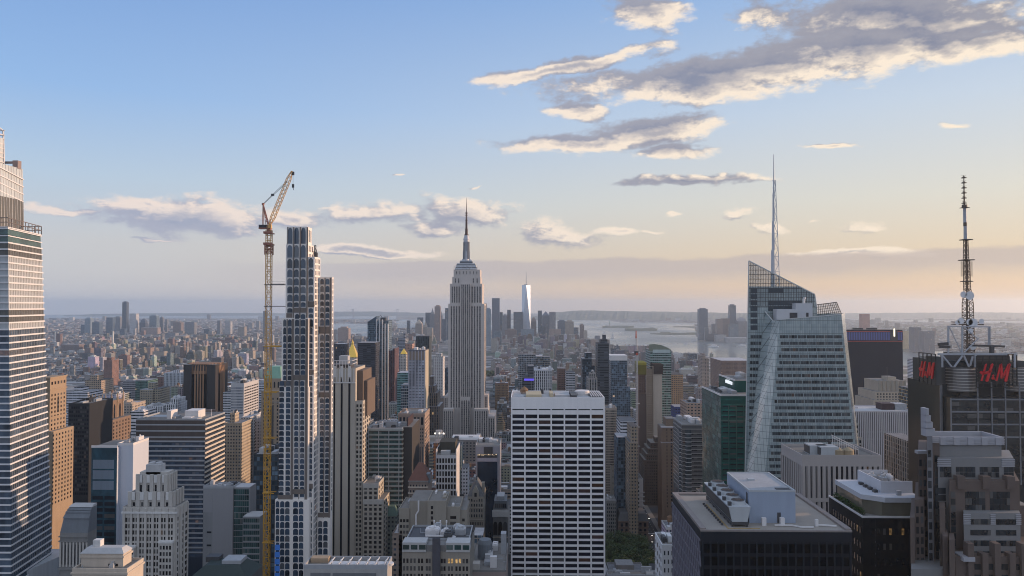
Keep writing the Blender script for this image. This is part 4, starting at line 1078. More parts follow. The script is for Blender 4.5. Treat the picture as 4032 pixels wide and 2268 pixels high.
def bld(name, label, cat, tiers, Y, wall, win=None, side=None, vb=None, kit=0, par=1.0, group=None, extra=None, facecol=None, roof=None):
    """tiers: (u0, u1, v top, set-back from Y, depth), lowest first; win = (columns, storey height, glass, w, h[, shape])
       wall: a material, or (style letter, colour) for a patterned wall"""
    boxes = []
    for t in tiers:
        u0, u1, v, dy, dep = t[:5]; y = Y + dy
        x0, x1 = AX(u0, y, v + 40), AX(u1, y, v + 40)
        boxes.append((x0, x1, y, y + dep, 0.0, AZ(v, y, (u0 + u1) / 2)))
    b0 = boxes[0]; gx, gy = (b0[0] + b0[1]) / 2, (b0[2] + b0[3]) / 2
    root = thing(name, label, cat, (gx, gy, 0), group)
    mb = MB()
    for i, b in enumerate(boxes):
        z0 = 0.0
        for q in boxes[:i]:
            if b[0] >= q[0] - .01 and b[1] <= q[1] + .01 and b[2] >= q[2] - .01 and b[3] <= q[3] + .01: z0 = max(z0, q[5] - .5)
        mb.box(b[0], b[1], b[2], b[3], z0 if z0 else gz(gx, gy) - 1, b[5], 0, 0 if isinstance(wall, tuple) else 1)
        occ(b, vb)
    if isinstance(wall, tuple):
        o = mb.build('wall', STY[wall[0]], root); o.color = (*wall[1], 1)
        wm = stone('trim_%d_%d_%d' % tuple(int(c * 100) for c in wall[1]), tuple(c * 1.05 for c in wall[1]))
    else:
        o = mb.build('wall', [wall, roof or M_ROOF], root); wm = wall
    items = []
    zlow = AZ(vb, Y) - 4 if vb else 0
    if win:
        for i, b in enumerate(boxes):
            zl = max(zlow, b[4])
            for q in boxes[:i]:
                if b[0] >= q[0] - .01 and b[1] <= q[1] + .01 and b[2] >= q[2] - .01: zl = max(zl, q[5])
            ww = win[i] if isinstance(win, list) else win
            if ww is None: continue
            n, fh, gl, w, h = ww[:5]; shp = ww[5] if len(ww) > 5 else 'rect'
            if b[5] - zl > fh: items += grid(b, 'F', n, fh, gl, w, h, zl, b[5] - 1.2, shp)
            if side:
                sd = side[i] if isinstance(side, list) else side
                if sd: items += grid(b, sd[0], sd[1], fh, gl, w, h, zl, b[5] - 1.2, shp)
    if extra: extra(root, boxes, items)
    if items: place_windows(root, items)
    if kit:
        for i, b in enumerate(boxes):
            last = i == len(boxes) - 1 or not any(b[0] <= q[0] + .01 and b[1] >= q[1] - .01 for q in boxes[i + 1:])
            roof_kit(root, b, kit + i, 5 if last else 2, wm, par, units=last)
    return root, boxes

def bands(root, b, fh, frac, mat, face='FR', z0=0, z1=None, o=.3, name='spandrel', off=0.0):
    """one spandrel band per storey, wrapping the front and a side face"""
    z = (b[5] if z1 is None else z1) - off
    while z - fh > z0:
        mb = MB(); x0, x1 = b[0] - (o if 'L' in face else 0), b[1] + (o if 'R' in face else 0)
        mb.box(x0, x1, b[2] - o, b[2] + .1, z - fh * frac, z)
        if 'R' in face: mb.box(b[1] - .1, b[1] + o, b[2] + .1, b[3], z - fh * frac, z)
        if 'L' in face: mb.box(b[0] - o, b[0] + .1, b[2] + .1, b[3], z - fh * frac, z)
        mb.build(name, mat, root); z -= fh
def piers(root, b, n, w, mat, face='F', z0=0, z1=None, o=.5, name='pier', ends=True):
    z1 = b[5] if z1 is None else z1
    lo, hi = (b[0], b[1]) if face == 'F' else (b[2], b[3])
    for i in range(n + 1):
        if not ends and i in (0, n): continue
        a = lo + (hi - lo - w) * i / n; mb = MB()
        if face == 'F': mb.box(a, a + w, b[2] - o, b[2] + .05, z0, z1)
        elif face == 'R': mb.box(b[1] - .05, b[1] + o, a, a + w, z0, z1)
        else: mb.box(b[0] - o, b[0] + .05, a, a + w, z0, z1)
        mb.build(name, mat, root)

# ------------------------------------------------------------------ left foreground
tanst = stone('tan_stone', (0.34, 0.255, 0.18)); 
def ex(root, bx, items):
    b = bx[1]; items += grid(b, 'R', 5, 3.7, G_WARM, .4, .5, AZ(2000, 640), b[5] - 14); items += grid(b, 'R', 5, 6.5, G_WARM, .5, .4, b[5] - 9, b[5] - 2)
    items += grid(b, 'R', 1, 17, G_WARM, .12, .85, b[5] - 34, b[5] - 16, 'arch')
    items += grid(bx[0], 'R', 7, 3.7, G_WARM, .4, .5, AZ(2000, 640), bx[0][5] - 2)
    for z in (b[5] - 10.5, b[5] - 35, b[5] - .2): MB().box(b[0] - .5, b[1] + .5, b[2] - .5, b[3] + .5, z - .8, z + .4).build('cornice', tanst, root)
bld('office_tower', 'slender sunlit tan tower rising just right of the white banded glass tower', 'skyscraper', [(150, 201, 1700, -3, 32), (150, 197, 1487, 0, 23)], 640, tanst, None, None, 2000, 0, extra=ex)
bld('office_tower', 'black glass tower behind the brown tower with pointed crown', 'skyscraper', [(269, 352, 1592, 0, 40)], 700, stone('black_granite', (.035, .036, .04), .4), (9, 3.9, G_DARK, .8, .55), None, 1950, 11)
brw = stone('brown_brick', (0.22, 0.155, 0.118))
def ex(root, bx, items):
    b = bx[1]
    for i in range(6):
        for (x, y) in ((b[0] + (b[1] - b[0]) * i / 5, b[2]),):
            MB().cyl(x, y, b[5] - 3, b[5] + 3.0, 1.3, 1.1, 6).cyl(x, y, b[5] + 3.0, b[5] + 9, 1.1, .1, 6).build('pinnacle', tanst, root)
    for i in range(1, 4): y = b[2] + (b[3] - b[2]) * i / 3; MB().cyl(b[1], y, b[5] - 3, b[5] + 3, 1.3, 1.1, 6).cyl(b[1], y, b[5] + 3, b[5] + 9, 1.1, .1, 6).build('pinnacle', tanst, root)
    items += grid(b, 'F', 4, 21, G_DARK, .25, .8, b[5] - 24, b[5] - 2, 'arch'); items += grid(b, 'R', 3, 21, G_DARK, .3, .8, b[5] - 24, b[5] - 2, 'arch')
    items += grid(b, 'F', 8, 3.7, G_DARK, .35, .55, AZ(1985, 760), b[5] - 26); items += grid(bx[0], 'F', 10, 3.7, G_DARK, .35, .55, AZ(1985, 760), bx[0][5] - 2)
    items += grid(bx[0], 'R', 7, 3.7, G_WARM, .35, .55, AZ(1990, 760), bx[0][5] - 2); items += grid(b, 'R', 6, 3.7, G_WARM, .35, .55, bx[0][5], b[5] - 26)
    piers(root, b, 4, 1.4, tanst, 'F', bx[0][5], b[5]); piers(root, b, 3, 1.2, tanst, 'R', bx[0][5], b[5])
bld('art_deco_tower', 'brown masonry tower with a crown of pointed pinnacles, lit on its right side', 'skyscraper', [(320, 426, 1658, 0, 44), (349, 415, 1584, 5, 34)], 760, brw, None, None, 1990, 0, extra=ex)
# teal glass front with a white side wall
def ex(root, bx, items):
    b = bx[0]; gl = G_TEAL
    z = b[5] - 9
    for k in range(3): items.append(((b[0] + b[1]) / 2 - .5, b[2] - .05, z - 3.2 - k * 7.5, (b[1] - b[0]) * .82, 6.4, 'F', stone('frosted_teal', (.17, .21, .26), .3, .1, .5), 'rect', 'window'))
    items += grid(b, 'F', 2, 4.3, G_DARK, .85, .6, AZ(2190, 530), b[5] - 34)
    q = bx[1]; wx = q[1] + .04
    for k in range(6):
        for j in range(3): items.append((wx, q[2] + 7 + j * 4.6, q[5] - 26 - k * 11, 1.8, 4.2, 'R', G_DARK, 'rect', 'window'))
    roof_kit(root, q, 5, 4, M_WHITE, 1.4)
    MB().box(b[0] - .1, b[1] + .1, b[2] - .1, b[2] + .5, b[5] - .4, b[5] + 1.2).build('parapet', M_WHITE, root)
r_, b_ = bld('office_tower', 'slab with teal glass front and blank white right side wall with few slit windows', 'office building', [(360, 461, 1761, -4, 30), (463, 524, 1752, 0, 22)], 530, stone('pale_wall', (.50, .53, .60), .5, .08, .08), None, None, 2175, 0, extra=ex)
b = b_[0]; MB().box(b[0] + .02, b[1] - .02, b[2] - .02, b[2] + .0, 0, b[5] - .3).build('glass_front', glass('teal_front', (.022, .06, .085), .12, .1, blinds=0), r_)
# wide slab with a dark top and pale bands
bandw = stone('band_concrete', (.36, .38, .41), .6, .1, .2); bandr = stone('band_sunlit', (.55, .49, .42), .6, .1, .2)  # right-hand bands: sunlight painted in as a warmer, paler copy
def ex(root, bx, items):
    b = bx[0]; zt = b[5] - 17
    bands(root, b, 4.05, .33, bandw, 'F', AZ(2215, 620), zt, .25)
    z = b[5] - 2.5
    while z > AZ(2215, 620):
        MB().box(b[1] - .05, b[1] + .45, b[2], b[3], z - 1.5, z).build('spandrel', bandr, root); z -= 4.05
    for k in (3.2, 8.4, 13.6): MB().box(b[0], b[1] + .1, b[2] - .2, b[2], b[5] - k - 1.1, b[5] - k).build('louver_band', bandw, root)
    MB().box(b[0] - .1, b[1] + .1, b[2] - .12, b[2] + .02, zt, b[5]).build('plant_band', stone('plant_brown', (.09, .075, .07), .6), root)
    for (f0, f1, y0, y1, h) in ((.41, .47, 4, 16, 7.5), (.61, .81, 12, 26, 6.5)): MB().box(b[0] + (b[1] - b[0]) * f0, b[0] + (b[1] - b[0]) * f1, b[2] + y0, b[2] + y1, b[5], b[5] + h).build('plant_room', M_WHITE, root)
    MB().box(b[0] + 8, b[0] + 30, b[2] + 6, b[2] + 18, b[5] - .1, b[5] + 2).build('roof_unit', M_STEEL, root)
    roof_kit(root, b, 9, 2, M_STEEL, 1.2, hmax=2); x = b[0] + (b[1] - b[0]) * .96; MB().beam((x, b[2] + 18, b[5]), (x, b[2] + 18, b[5] + 7), .3).build('mast', M_WHITE, root)
    items += grid(b, 'F', 19, 4.05, G_BLUE, .93, .62, AZ(2215, 620), zt - 1.4); items += grid(b, 'R', 12, 4.05, G_WARM, .9, .55, AZ(2215, 620), b[5] - 2)
bld('office_slab', 'wide flat-roofed office slab with dark top storeys and pale floor bands', 'office building', [(536, 807, 1655, 0, 41)], 620, stone('slab_core', (.035, .05, .075), .4), None, None, 2215, 0, extra=ex)
# cream art deco tower with stepped crown
crm = stone('cream_brick', (.46, .435, .405)); crw = stone('cream_trim', (.60, .59, .58), .7)
def ex(root, bx, items):
    b0, b1, b2 = bx[0], bx[1], bx[2]
    for b, n, fh in ((b0, 14, 3.75),):
        items += grid(b, 'F', n, fh, G_WARM, .66, .66, 60, b[5] - 6); items += grid(b, 'R', 4, fh, G_WARM, .5, .62, 60, b[5] - 6)
    piers(root, b0, 7, 1.5, crm, 'F', 60, b0[5] - 1, .55); piers(root, b0, 3, 1.3, crm, 'R', 60, b0[5] - 1, .5)
    for b, n in ((b1, 5), (b2, 4)):
        piers(root, b, n, 2.2, crm, 'F', b[5] - 13, b[5] + .8, .9); items += grid(b, 'F', n, 12, G_DARK, .25, .55, b[5] - 15, b[5] - 3)
        piers(root, b, 3, 2.0, crm, 'R', b[5] - 13, b[5] + .8, .9)
        for i in range(n): w = (b[1] - b[0]) / n; MB().box(b[0] + w * (i + .28), b[0] + w * (i + .78), b[2] - .7, b[2] - .04, b[5] - 4.2, b[5] + .4).build('crown_panel', crw, root)
        MB().box(b[0] - .6, b[1] + .6, b[2] - 1.1, b[2] + 1, b[5] - 13.8, b[5] - 12.9).build('cornice', crw, root)
    MB().box(b0[0] - .7, b0[1] + .7, b0[2] - .8, b0[2] + .8, b0[5] - 4, b0[5] - 3).build('cornice', crw, root)
    q = bx[2]; cx = (q[0] + q[1]) / 2
    mb = MB().box(cx - 5, cx + 4, q[2] + 2, q[2] + 8, q[5] - .3, q[5] + 6)
    for k in (-2.6, 1.6): mb.cyl(cx + k, q[2] + 5, q[5] + 6, q[5] + 7, 1.9, 1.9, 12)
    mb.build('cooling_unit', M_ROOFL, root)
    MB().box(q[0] + 1, q[1] - 1, q[2] + 2, q[3] - 1, q[5] - .2, q[5] + 1.6).build('penthouse', crm, root)
    for (f, zt) in ((0.14, 23), (.85, 20)):
        a = b0[0] + (b0[1] - b0[0]) * f; MB().box(a - 4, a + 4, b0[2] - 2.6, b0[2] + .5, 0, b0[5] - zt).build('bay', crm, root)
        items += grid((a - 4, a + 4, b0[2] - 2.6, b0[2], 0, b0[5] - zt), 'F', 4, 3.75, G_WARM, .6, .6, 60, b0[5] - zt - 1.6)
        MB().box(a - 4.3, a + 4.3, b0[2] - 2.9, b0[2] + .3, b0[5] - zt - .9, b0[5] - zt + .3).build('cornice', crw, root)
bld('art_deco_tower', 'cream art deco tower with fluted stepped crown and a grey cooling unit on top', 'skyscraper', [(484, 692, 1995, 0, 16), (506, 680, 1940, 1.2, 13), (537, 662, 1872, 2.6, 10)], 440, crm, None, None, 2300, 0, extra=ex)
# grey slab with green glass wing
def ex(root, bx, items):
    b = bx[0]; MB().box(b[0] + .1, b[0] + 6.8, b[2] - .12, b[2] + .1, b[5] - 17, b[5] - 1).box(b[0] + 6.9, b[1] - .2, b[2] - .08, b[2] + .1, 0, b[5] - .8).build('metal_panel', stone('metal_panel', (.27, .27, .285), .45, .06, .1), root)
    for k in range(9): items.append((b[0] + 4.5, b[2] - .15, b[5] - 31 - k * 9.2, 3.2, 1.2, 'F', G_DARK, 'rect', 'window'))
    roof_kit(root, b, 21, 5, M_STEEL, 1.4, hmax=3)
    q = bx[1]; items += grid(q, 'F', 7, 4.2, G_TEAL, .9, .85, AZ(2240, 520), q[5] - 1); q = bx[2]; items += grid(q, 'F', 8, 4.2, G_TEAL, .9, .85, AZ(2268, 520), q[5] - 1)
    bands(root, bx[2], 4.2, .12, M_STEEL, 'F', AZ(2268, 520), None, .15)
bld('office_building', 'plain grey metal-clad block with dark green glass wings', 'office building', [(800, 918, 1922, 0, 13), (919, 982, 1919, 1, 13), (956, 1024, 2034, -8, 14)], 520, stone('grey_clad', (.23, .235, .245), .5), None, None, 2240, 0, extra=ex, roof=M_ROOFL)
# cream stone block at the bottom left
lim2 = stone('warm_limestone', (.50, .43, .36))
def ex(root, bx, items):
    for b in bx[:2]:
        for k in (1.0, 8.5): MB().box(b[0] - .5, b[1] + .5, b[2] - .5, b[3] + .5, b[5] - k - .7, b[5] - k + .1).build('cornice', lim2, root)
    b = bx[1]; items += grid(b, 'F', 9, 4.6, G_DARK, .34, .5, 110, b[5] - 9.5); items += grid(b, 'R', 5, 4.6, G_DARK, .4, .5, 110, b[5] - 9.5)
    for k in range(3): items.append((b[0] + 13.0 + k * 1.6, b[2] - .05, b[5] - 5, 1.1, 1.1, 'F', G_DARK, 'rect', 'window'))
    mb = MB(); s = 1.6; mb.prism([(b[0] - .4, b[2] - .4), (b[1] + .4, b[2] - .4), (b[1] + .4, b[3] + .4), (b[0] - .4, b[3] + .4)], b[5] + .1, b[5] + 2.2, poly1=[(b[0] + s, b[2] + s), (b[1] - s, b[2] + s), (b[1] - s, b[3] - s), (b[0] + s, b[3] - s)]); mb.build('roof', M_ROOFL, root)
    x = b[0] + 3.5; MB().box(x, x + 3.4, b[2] + 3, b[2] + 6, b[5], b[5] + 5.0).build('penthouse', crw, root)
    q = bx[0]; roof_kit(root, q, 31, 2, lim2, .9, hmax=2)
bld('stone_building', 'cream stone block with hipped grey roof and lit right side, bottom left corner', 'building', [(284, 500, 2246, -4, 14), (319, 485, 2180, 0, 7)], 330, lim2, None, None, 2300, 0, extra=ex)
# grey mansard with a colonnade
gst = stone('grey_stone', (.22, .215, .21)); zinc = stone('zinc_roof', (.15, .165, .185), .5)
def ex(root, bx, items):
    b = bx[0]; z = b[5]; c = lambda k, h0, h1, m: MB().prism([(b[0] + k * .6, b[2] + k), (b[1], b[2] + k), (b[1], b[3]), (b[0] + k * .6, b[3])], z + h0, z + h1, poly1=[(b[0] + k * .6 + 1, b[2] + k + 2), (b[1], b[2] + k + 2), (b[1], b[3]), (b[0] + k * .6 + 1, b[3])]).build('roof_step', m, root)
    c(0, 0, 9, zinc); c(1.2, 9, 12.5, zinc); c(2.4, 12.5, 14, zinc); c(3.4, 14, 15.5, zinc); c(4.4, 15.5, 17, M_ROOFL)
    piers(root, b, 8, 1.0, crm, 'F', z - 22, z - 6, .5, 'column'); items += grid(b, 'F', 8, 14, G_DARK, .5, .95, z - 22, z - 7, 'arch')
    for k in (2, 5, 23): MB().box(b[0] - .6, b[1] + .2, b[2] - .8, b[2] + .3, z - k - .8, z - k).build('cornice', gst, root)
    items += grid(b, 'F', 8, 4.0, G_DARK, .5, .55, AZ(2268, 480), z - 25)
bld('stone_building', 'grey stone building with stepped zinc mansard above a row of tall arches', 'building', [(236, 345, 2098, 0, 10)], 480, gst, None, None, 2268, 0, extra=ex)
# dark roofed hall at the bottom
def ex(root, bx, items):
    b = bx[0]; z = b[5]; MB().prism([(b[0], b[2]), (b[1], b[2]), (b[1], b[3]), (b[0], b[3])], z, z + 6, poly1=[(b[0] + 7, b[2] + 6), (b[1] - 7, b[2] + 6), (b[1] - 7, b[3] - 6), (b[0] + 7, b[3] - 6)]).build('roof', stone('slate_green', (.04, .055, .055), .6), root)
    MB().box(b[0] + 16, b[0] + 27, b[2] + 8, b[2] + 18, z + 5.6, z + 8).build('roof_unit', M_STEEL, root); MB().box(b[0] + 4, b[0] + 12, b[2] + 14, b[2] + 20, z + 5, z + 8).build('roof_unit', M_DKSTEEL, root)
    mb = MB().prism([(b[1] - 16, b[2] + 10), (b[1] - 6, b[2] + 10), (b[1] - 6, b[2] + 22), (b[1] - 16, b[2] + 22)], z + 4, z + 7, poly1=[(b[1] - 11.2, b[2] + 10), (b[1] - 10.8, b[2] + 10), (b[1] - 10.8, b[2] + 22), (b[1] - 11.2, b[2] + 22)]); mb.build('dormer', zinc, root)
bld('hall', 'low hall with a dark slate hipped roof at the bottom edge', 'building', [(740, 975, 2282, 0, 24)], 420, stone('dark_stone', (.1, .1, .1)), None, None, None, 0, extra=ex)

# ------------------------------------------------------------------ beside the arched tower
sh = stone('shaft_brick', (.43, .39, .335), .9, .12, .15)
def ex(root, bx, items):
    b = bx[0]; Y = 600; zt = AZ(1500, Y); zb = AZ(2210, Y)
    for (u0, u1) in ((1313.5, 1319), (1341, 1348.5), (1371, 1379)):
        x0, x1 = AX(u0, Y, 1700), AX(u1, Y, 1700); mb = MB().box(x0, x1, Y - .1, Y + .05, zb, zt); mb.face([(x0, Y - .1, zt), (x1, Y - .1, zt), ((x0 + x1) / 2, Y - .1, zt + 3)]); mb.build('window_strip', G_NAVY, root)
        xm = (x0 + x1) / 2; MB().box(xm - 1.1, xm + 1.1, Y - .35, Y - .02, zt + 3, zt + 12).build('ornament', crw, root)
    for k in range(8): x = b[0] + (AX(1398, Y) - b[0]) * (k + .5) / 8; MB().box(x - .35, x + .35, Y - .4, Y - .02, b[5] - 11, b[5] - .5).build('fin', crw, root)
    MB().box(b[0] - .3, AX(1399, Y), Y - .5, Y - .03, b[5] - 12.2, b[5] - 11.2).build('cornice', crw, root)
    q = bx[1]; items += grid(q, 'F', 2, 3.75, G_WARM, .55, .6, zb, q[5] - 2); items += grid(q, 'R', 4, 3.75, G_WARM, .45, .6, zb, q[5] - 2)
    for i, n in ((2, 3), (3, 4)):
        q = bx[i]; items += grid(q, 'F', n, 3.75, G_WARM, .55, .6, zb, q[5] - 1.5); items += grid(q, 'R', 5, 3.75, G_WARM, .4, .6, zb, q[5] - 1.5)
        MB().box(q[0], q[1] + .3, q[2] - .3, q[2] + .3, q[5] - 3.2, q[5] + .6).build('parapet', crm, root)
    roof_kit(root, bx[2], 41, 3, crm, .6, hmax=2)
    q = bx[0]; x0 = q[0]; mb = MB().box(x0 + 1, AX(1371, Y), Y + 6, Y + 20, q[5] - .2, q[5] + 3.2); mb.build('penthouse', M_DKSTEEL, root)
    mb = MB(); x1 = AX(1368, Y)
    for z in (q[5] + 3.2, q[5] + 6): mb.beam((x0, Y + 3, z), (x1 + 3, Y + 3, z), .5).beam((x0, Y + 20, z), (x1 + 3, Y + 20, z), .4).beam((x1 + 3, Y + 3, z), (x1 + 3, Y + 20, z), .4)
    for k in range(6): x = x0 + (x1 - x0) * k / 5; mb.beam((x, Y + 3, q[5] - .2), (x, Y + 3, q[5] + 6), .35)
    mb.build('roof_frame', M_WHITE, root); MB().box(x0 + 3, x1 - 2, Y + 8, Y + 16, q[5] + 3.2, q[5] + 9.5).build('cooling_unit', M_ROOFL, root)
    # stepped brown back of the tower
    for (u0, u1, v, y0, y1) in ((1400, 1428, 1460, 606, 640), (1400, 1446, 1500, 610, 642)): MB().box(AX(u0, y0), AX(u1, y0), y0, y1, AZ(1640, y0), AZ(v, y0)).build('rear_block', stone('rear_brown', (.15, .115, .095)), root)
bld('art_deco_tower', 'grey brick tower with three dark vertical slots, stepping down beside the arched tower', 'skyscraper', [(1310, 1400, 1450, 0, 36), (1399.8, 1428, 1579, .6, 30), (1428, 1490, 1906, -6, 36), (1428, 1509, 1970, -9, 42)], 600, sh, None, None, 2205, 0, extra=ex)
# roof with white trusses at the bottom, centre left
def ex(root, bx, items):
    b = bx[0]; z = b[5]; roof_kit(root, b, 55, 0, M_STEEL, 1.6, units=False); mb = MB(); n = 7
    for i in range(n):
        x = b[0] + (b[1] - b[0]) * (.3 + .66 * i / (n - 1)); mb.beam((x - 1.4, b[2] + 1.5, z + .2), (x, b[2] + 6, z + 2.0), .3).beam((x + 1.4, b[2] + 1.5, z + .2), (x, b[2] + 6, z + 2.0), .3).beam((x, b[2] + 1, z + 1.4), (x, b[3] - 1, z + 1.4), .35)
        mb.cyl(x + 1.5, b[2] + 5, z, z + .9, 2.0, 2.0, 14)
    mb.build('roof_truss', M_WHITE, root); MB().box(b[0] + 1.5, b[1] - 1.5, b[2] + 2, b[3] - 1, z - .4, z - .1).build('roof_deck', M_DKSTEEL, root)
    MB().box(b[0] + 3, b[0] + 12, b[2] - .1, b[2] + .2, z - 8, z - 2).box(b[0] + 13, b[1] - 5, b[2] - .1, b[2] + .2, z - 8, z - 2).build('louver', stone('louver_grey', (.16, .165, .175), .5), root)
    MB().box(b[0] + 1, b[0] + 9, b[2] + 7, b[2] + 11, z, z + 2).build('plant_room', tanst, root)
bld('office_building', 'flat grey roof with white trusses and fans at the bottom edge, below the arched tower', 'building', [(1196, 1525, 2238, 0, 11.5)], 330, stone('pale_granite', (.36, .35, .34)), None, None, 2300, 0, extra=ex)

# ------------------------------------------------------------------ centre, between the arched tower and the white slab
def ex(root, bx, items):
    b = bx[0]; zl = AZ(2030, 620)
    bands(root, b, 3.9, .36, stone('band_green_grey', (.27, .30, .29), .5), 'FR', zl, b[5], .3)
    for k in range(4): x = b[0] + (b[1] - b[0]) * (k + .02) / 3.4; MB().box(x, x + .6, b[2] - .4, b[2], zl, b[5]).build('pier', M_STEEL, root)
    items += grid(b, 'F', 13, 3.9, G_TEAL, .95, .6, zl, b[5] - 1.4)
    q = bx[1]; MB().box(q[0] + 3, q[1] - 4, q[2] + 4, q[3] - 12, q[5] - 2, q[5] + 7).build('penthouse', stone('plum_dark', (.06, .04, .045), .6), root)
    roof_kit(root, b, 61, 6, M_ROOFL, 1.2); mb = MB(); x = b[0] + (b[1] - b[0]) * .5
    mb.box(x - 5, x + 8, b[2] + 10, b[2] + 18, b[5], b[5] + 5)
    for k in range(4): mb.cyl(x - 3 + k * 3.2, b[2] + 14, b[5] + 5, b[5] + 5.8, 1.2, 1.2, 10)
    mb.build('cooling_unit', M_STEEL, root)
bld('office_building', 'green glass office block with grey bands and a dark brick stair tower on its right', 'office building', [(1449, 1585, 1690, 0, 34), (1586, 1622, 1682, 3, 46)], 620, stone('dark_brown_slab', (.055, .05, .048), .7), None, None, 2025, 0, extra=ex)
pnk = stone('rose_granite', (.33, .245, .20))
def ex(root, bx, items):
    b = bx[0]; piers(root, b, 7, 1.1, pnk, 'F', b[5] - 11, b[5] - 3, .4); items += grid(b, 'F', 7, 9, G_DARK, .62, .9, b[5] - 12, b[5] - 2.5)
    items += grid(b, 'F', 12, 3.6, G_DARK, .5, .5, b[5] - 32, b[5] - 14); items += grid(b, 'R', 5, 3.8, G_WARM, .5, .5, AZ(1860, 790), b[5] - 4)
    piers(root, b, 6, 1.8, pnk, 'F', AZ(1870, 790), b[5] - 33, .5); items += grid(b, 'F', 12, 60, G_BLUE, .5, .98, b[5] - 95, b[5] - 34, name='window_strip')
    for k in (.5, 13, 33): MB().box(b[0] - .5, b[1] + .5, b[2] - .6, b[3], b[5] - k - .9, b[5] - k + .2).build('cornice', pnk, root)
    roof_kit(root, b, 71, 6, pnk, 1.2, hmax=3)
bld('office_tower', 'rose granite tower with a colonnaded top, right edge glowing in the sun', 'office building', [(1567, 1672, 1632, 0, 40)], 790, pnk, None, None, 1870, 0, extra=ex)
# white gridded frame building and its dark penthouse
def ex(root, bx, items):
    b = bx[0]; zl = AZ(1995, 640); items += grid(b, 'F', 7, 5.6, G_WARM, .68, .72, zl, b[5] - 2, m=.01); MB().box(b[0] + 2, b[1] - 2, b[2] + 10, b[3] - 3, b[5] - 1, b[5] + 9.5).build('penthouse', stone('mesh_dark', (.07, .065, .055), .8), root)
    MB().box(b[0], b[0] + .6, b[2], b[3], b[5] - .2, b[5] + 4.5).box(b[1] - .6, b[1], b[2], b[3], b[5] - .2, b[5] + 4.5).build('screen_wall', M_WHITE, root)
    MB().box(b[0] + 4, b[0] + 12, b[2] + 2, b[2] + 8, b[5], b[5] + 3).build('roof_unit', M_ROOFL, root)
bld('office_building', 'white gridded frame office block with tall window bays and dark mesh penthouse', 'office building', [(1716, 1797, 1792, 0, 34)], 640, stone('white_frame', (.56, .545, .56), .6, .1, .2), None, None, 1995, 0, extra=ex)
# navy box in a grey frame
def ex(root, bx, items):
    b = bx[0]; x0, x1 = AX(1880, 680), AX(1958, 680); zl = AZ(2070, 680)
    MB().box(x0, x1, 679.6, 680.02, zl - 30, AZ(1819, 680)).build('glass_front', glass('navy_front', (.012, .024, .045), .12, .1, blinds=0), root)
    MB().box(x0, x1, 679.5, 680.02, AZ(1817, 680), AZ(1803, 680)).build('balustrade', stone('lav_grey', (.33, .33, .40), .5), root)
    MB().box(x0, x1, 679.4, 680.02, AZ(1802, 680), AZ(1788, 680)).build('terrace', M_DKSTEEL, root)
    mb = MB(); r = random.Random(3)
    for k in range(15): a = x0 + (x1 - x0) * (k + .5) / 15; mb.box(a - .22, a + .22, 679.1, 679.4, AZ(1794 - r.random() * 4, 680), AZ(1791 - r.random() * 4, 680))
    o = mb.build('string_lights', paint('warm_bulb', (1.0, .75, .45), emit=.9), root)
    MB().box(AX(1905, 680), AX(1940, 680), 679.7, 680.02, AZ(1787, 680), AZ(1760, 680)).build('dark_panel', M_DKSTEEL, root)
    roof_kit(root, b, 81, 5, M_STEEL, 1.0, hmax=3)
bld('hotel', 'navy glass box in a grey frame with a lamp-lit terrace near its top', 'hotel', [(1873, 1969, 1757, 0, 36)], 680, stone('lavender_grey', (.27, .275, .32), .55, .08, .1), None, None, 2065, 0, extra=ex)
# russet hipped roof
rus = stone('russet_tile', (.14, .07, .055), .8)
def hip(root, b, h, mat, inset=6, name='roof'):
    MB().prism([(b[0] - .4, b[2] - .4), (b[1] + .4, b[2] - .4), (b[1] + .4, b[3] + .4), (b[0] - .4, b[3] + .4)], b[5] + .1, b[5] + h, poly1=[((b[0] + b[1]) / 2 - inset * .3, (b[2] + b[3]) / 2), ((b[0] + b[1]) / 2 + inset * .3, (b[2] + b[3]) / 2), ((b[0] + b[1]) / 2 + inset * .3, (b[2] + b[3]) / 2 + .5), ((b[0] + b[1]) / 2 - inset * .3, (b[2] + b[3]) / 2 + .5)]).build(name, mat, root)
def ex(root, bx, items):
    b = bx[0]; hip(root, b, 11, rus); items += grid(b, 'F', 6, 4.2, G_DARK, .4, .55, AZ(1995, 560), b[5] - 2)
    for k in (0, 4.5, 9): MB().box(b[0] - .4, b[1] + .4, b[2] - .6, b[2] + .2, b[5] - k - .7, b[5] - k + .1).build('cornice', lim2 if k else gst, root)
    MB().box(b[1] - 3, b[1] + 1, b[2] + 5, b[2] + 12, b[5] - 3, b[5] + 4).build('chimney', zinc, root)
bld('masonry_building', 'brown stone block under a russet pyramid roof, left of the white gridded block', 'building', [(1609, 1683, 1893, 0, 26)], 560, stone('warm_brown', (.225, .18, .155)), None, None, 1995, 0, extra=ex)
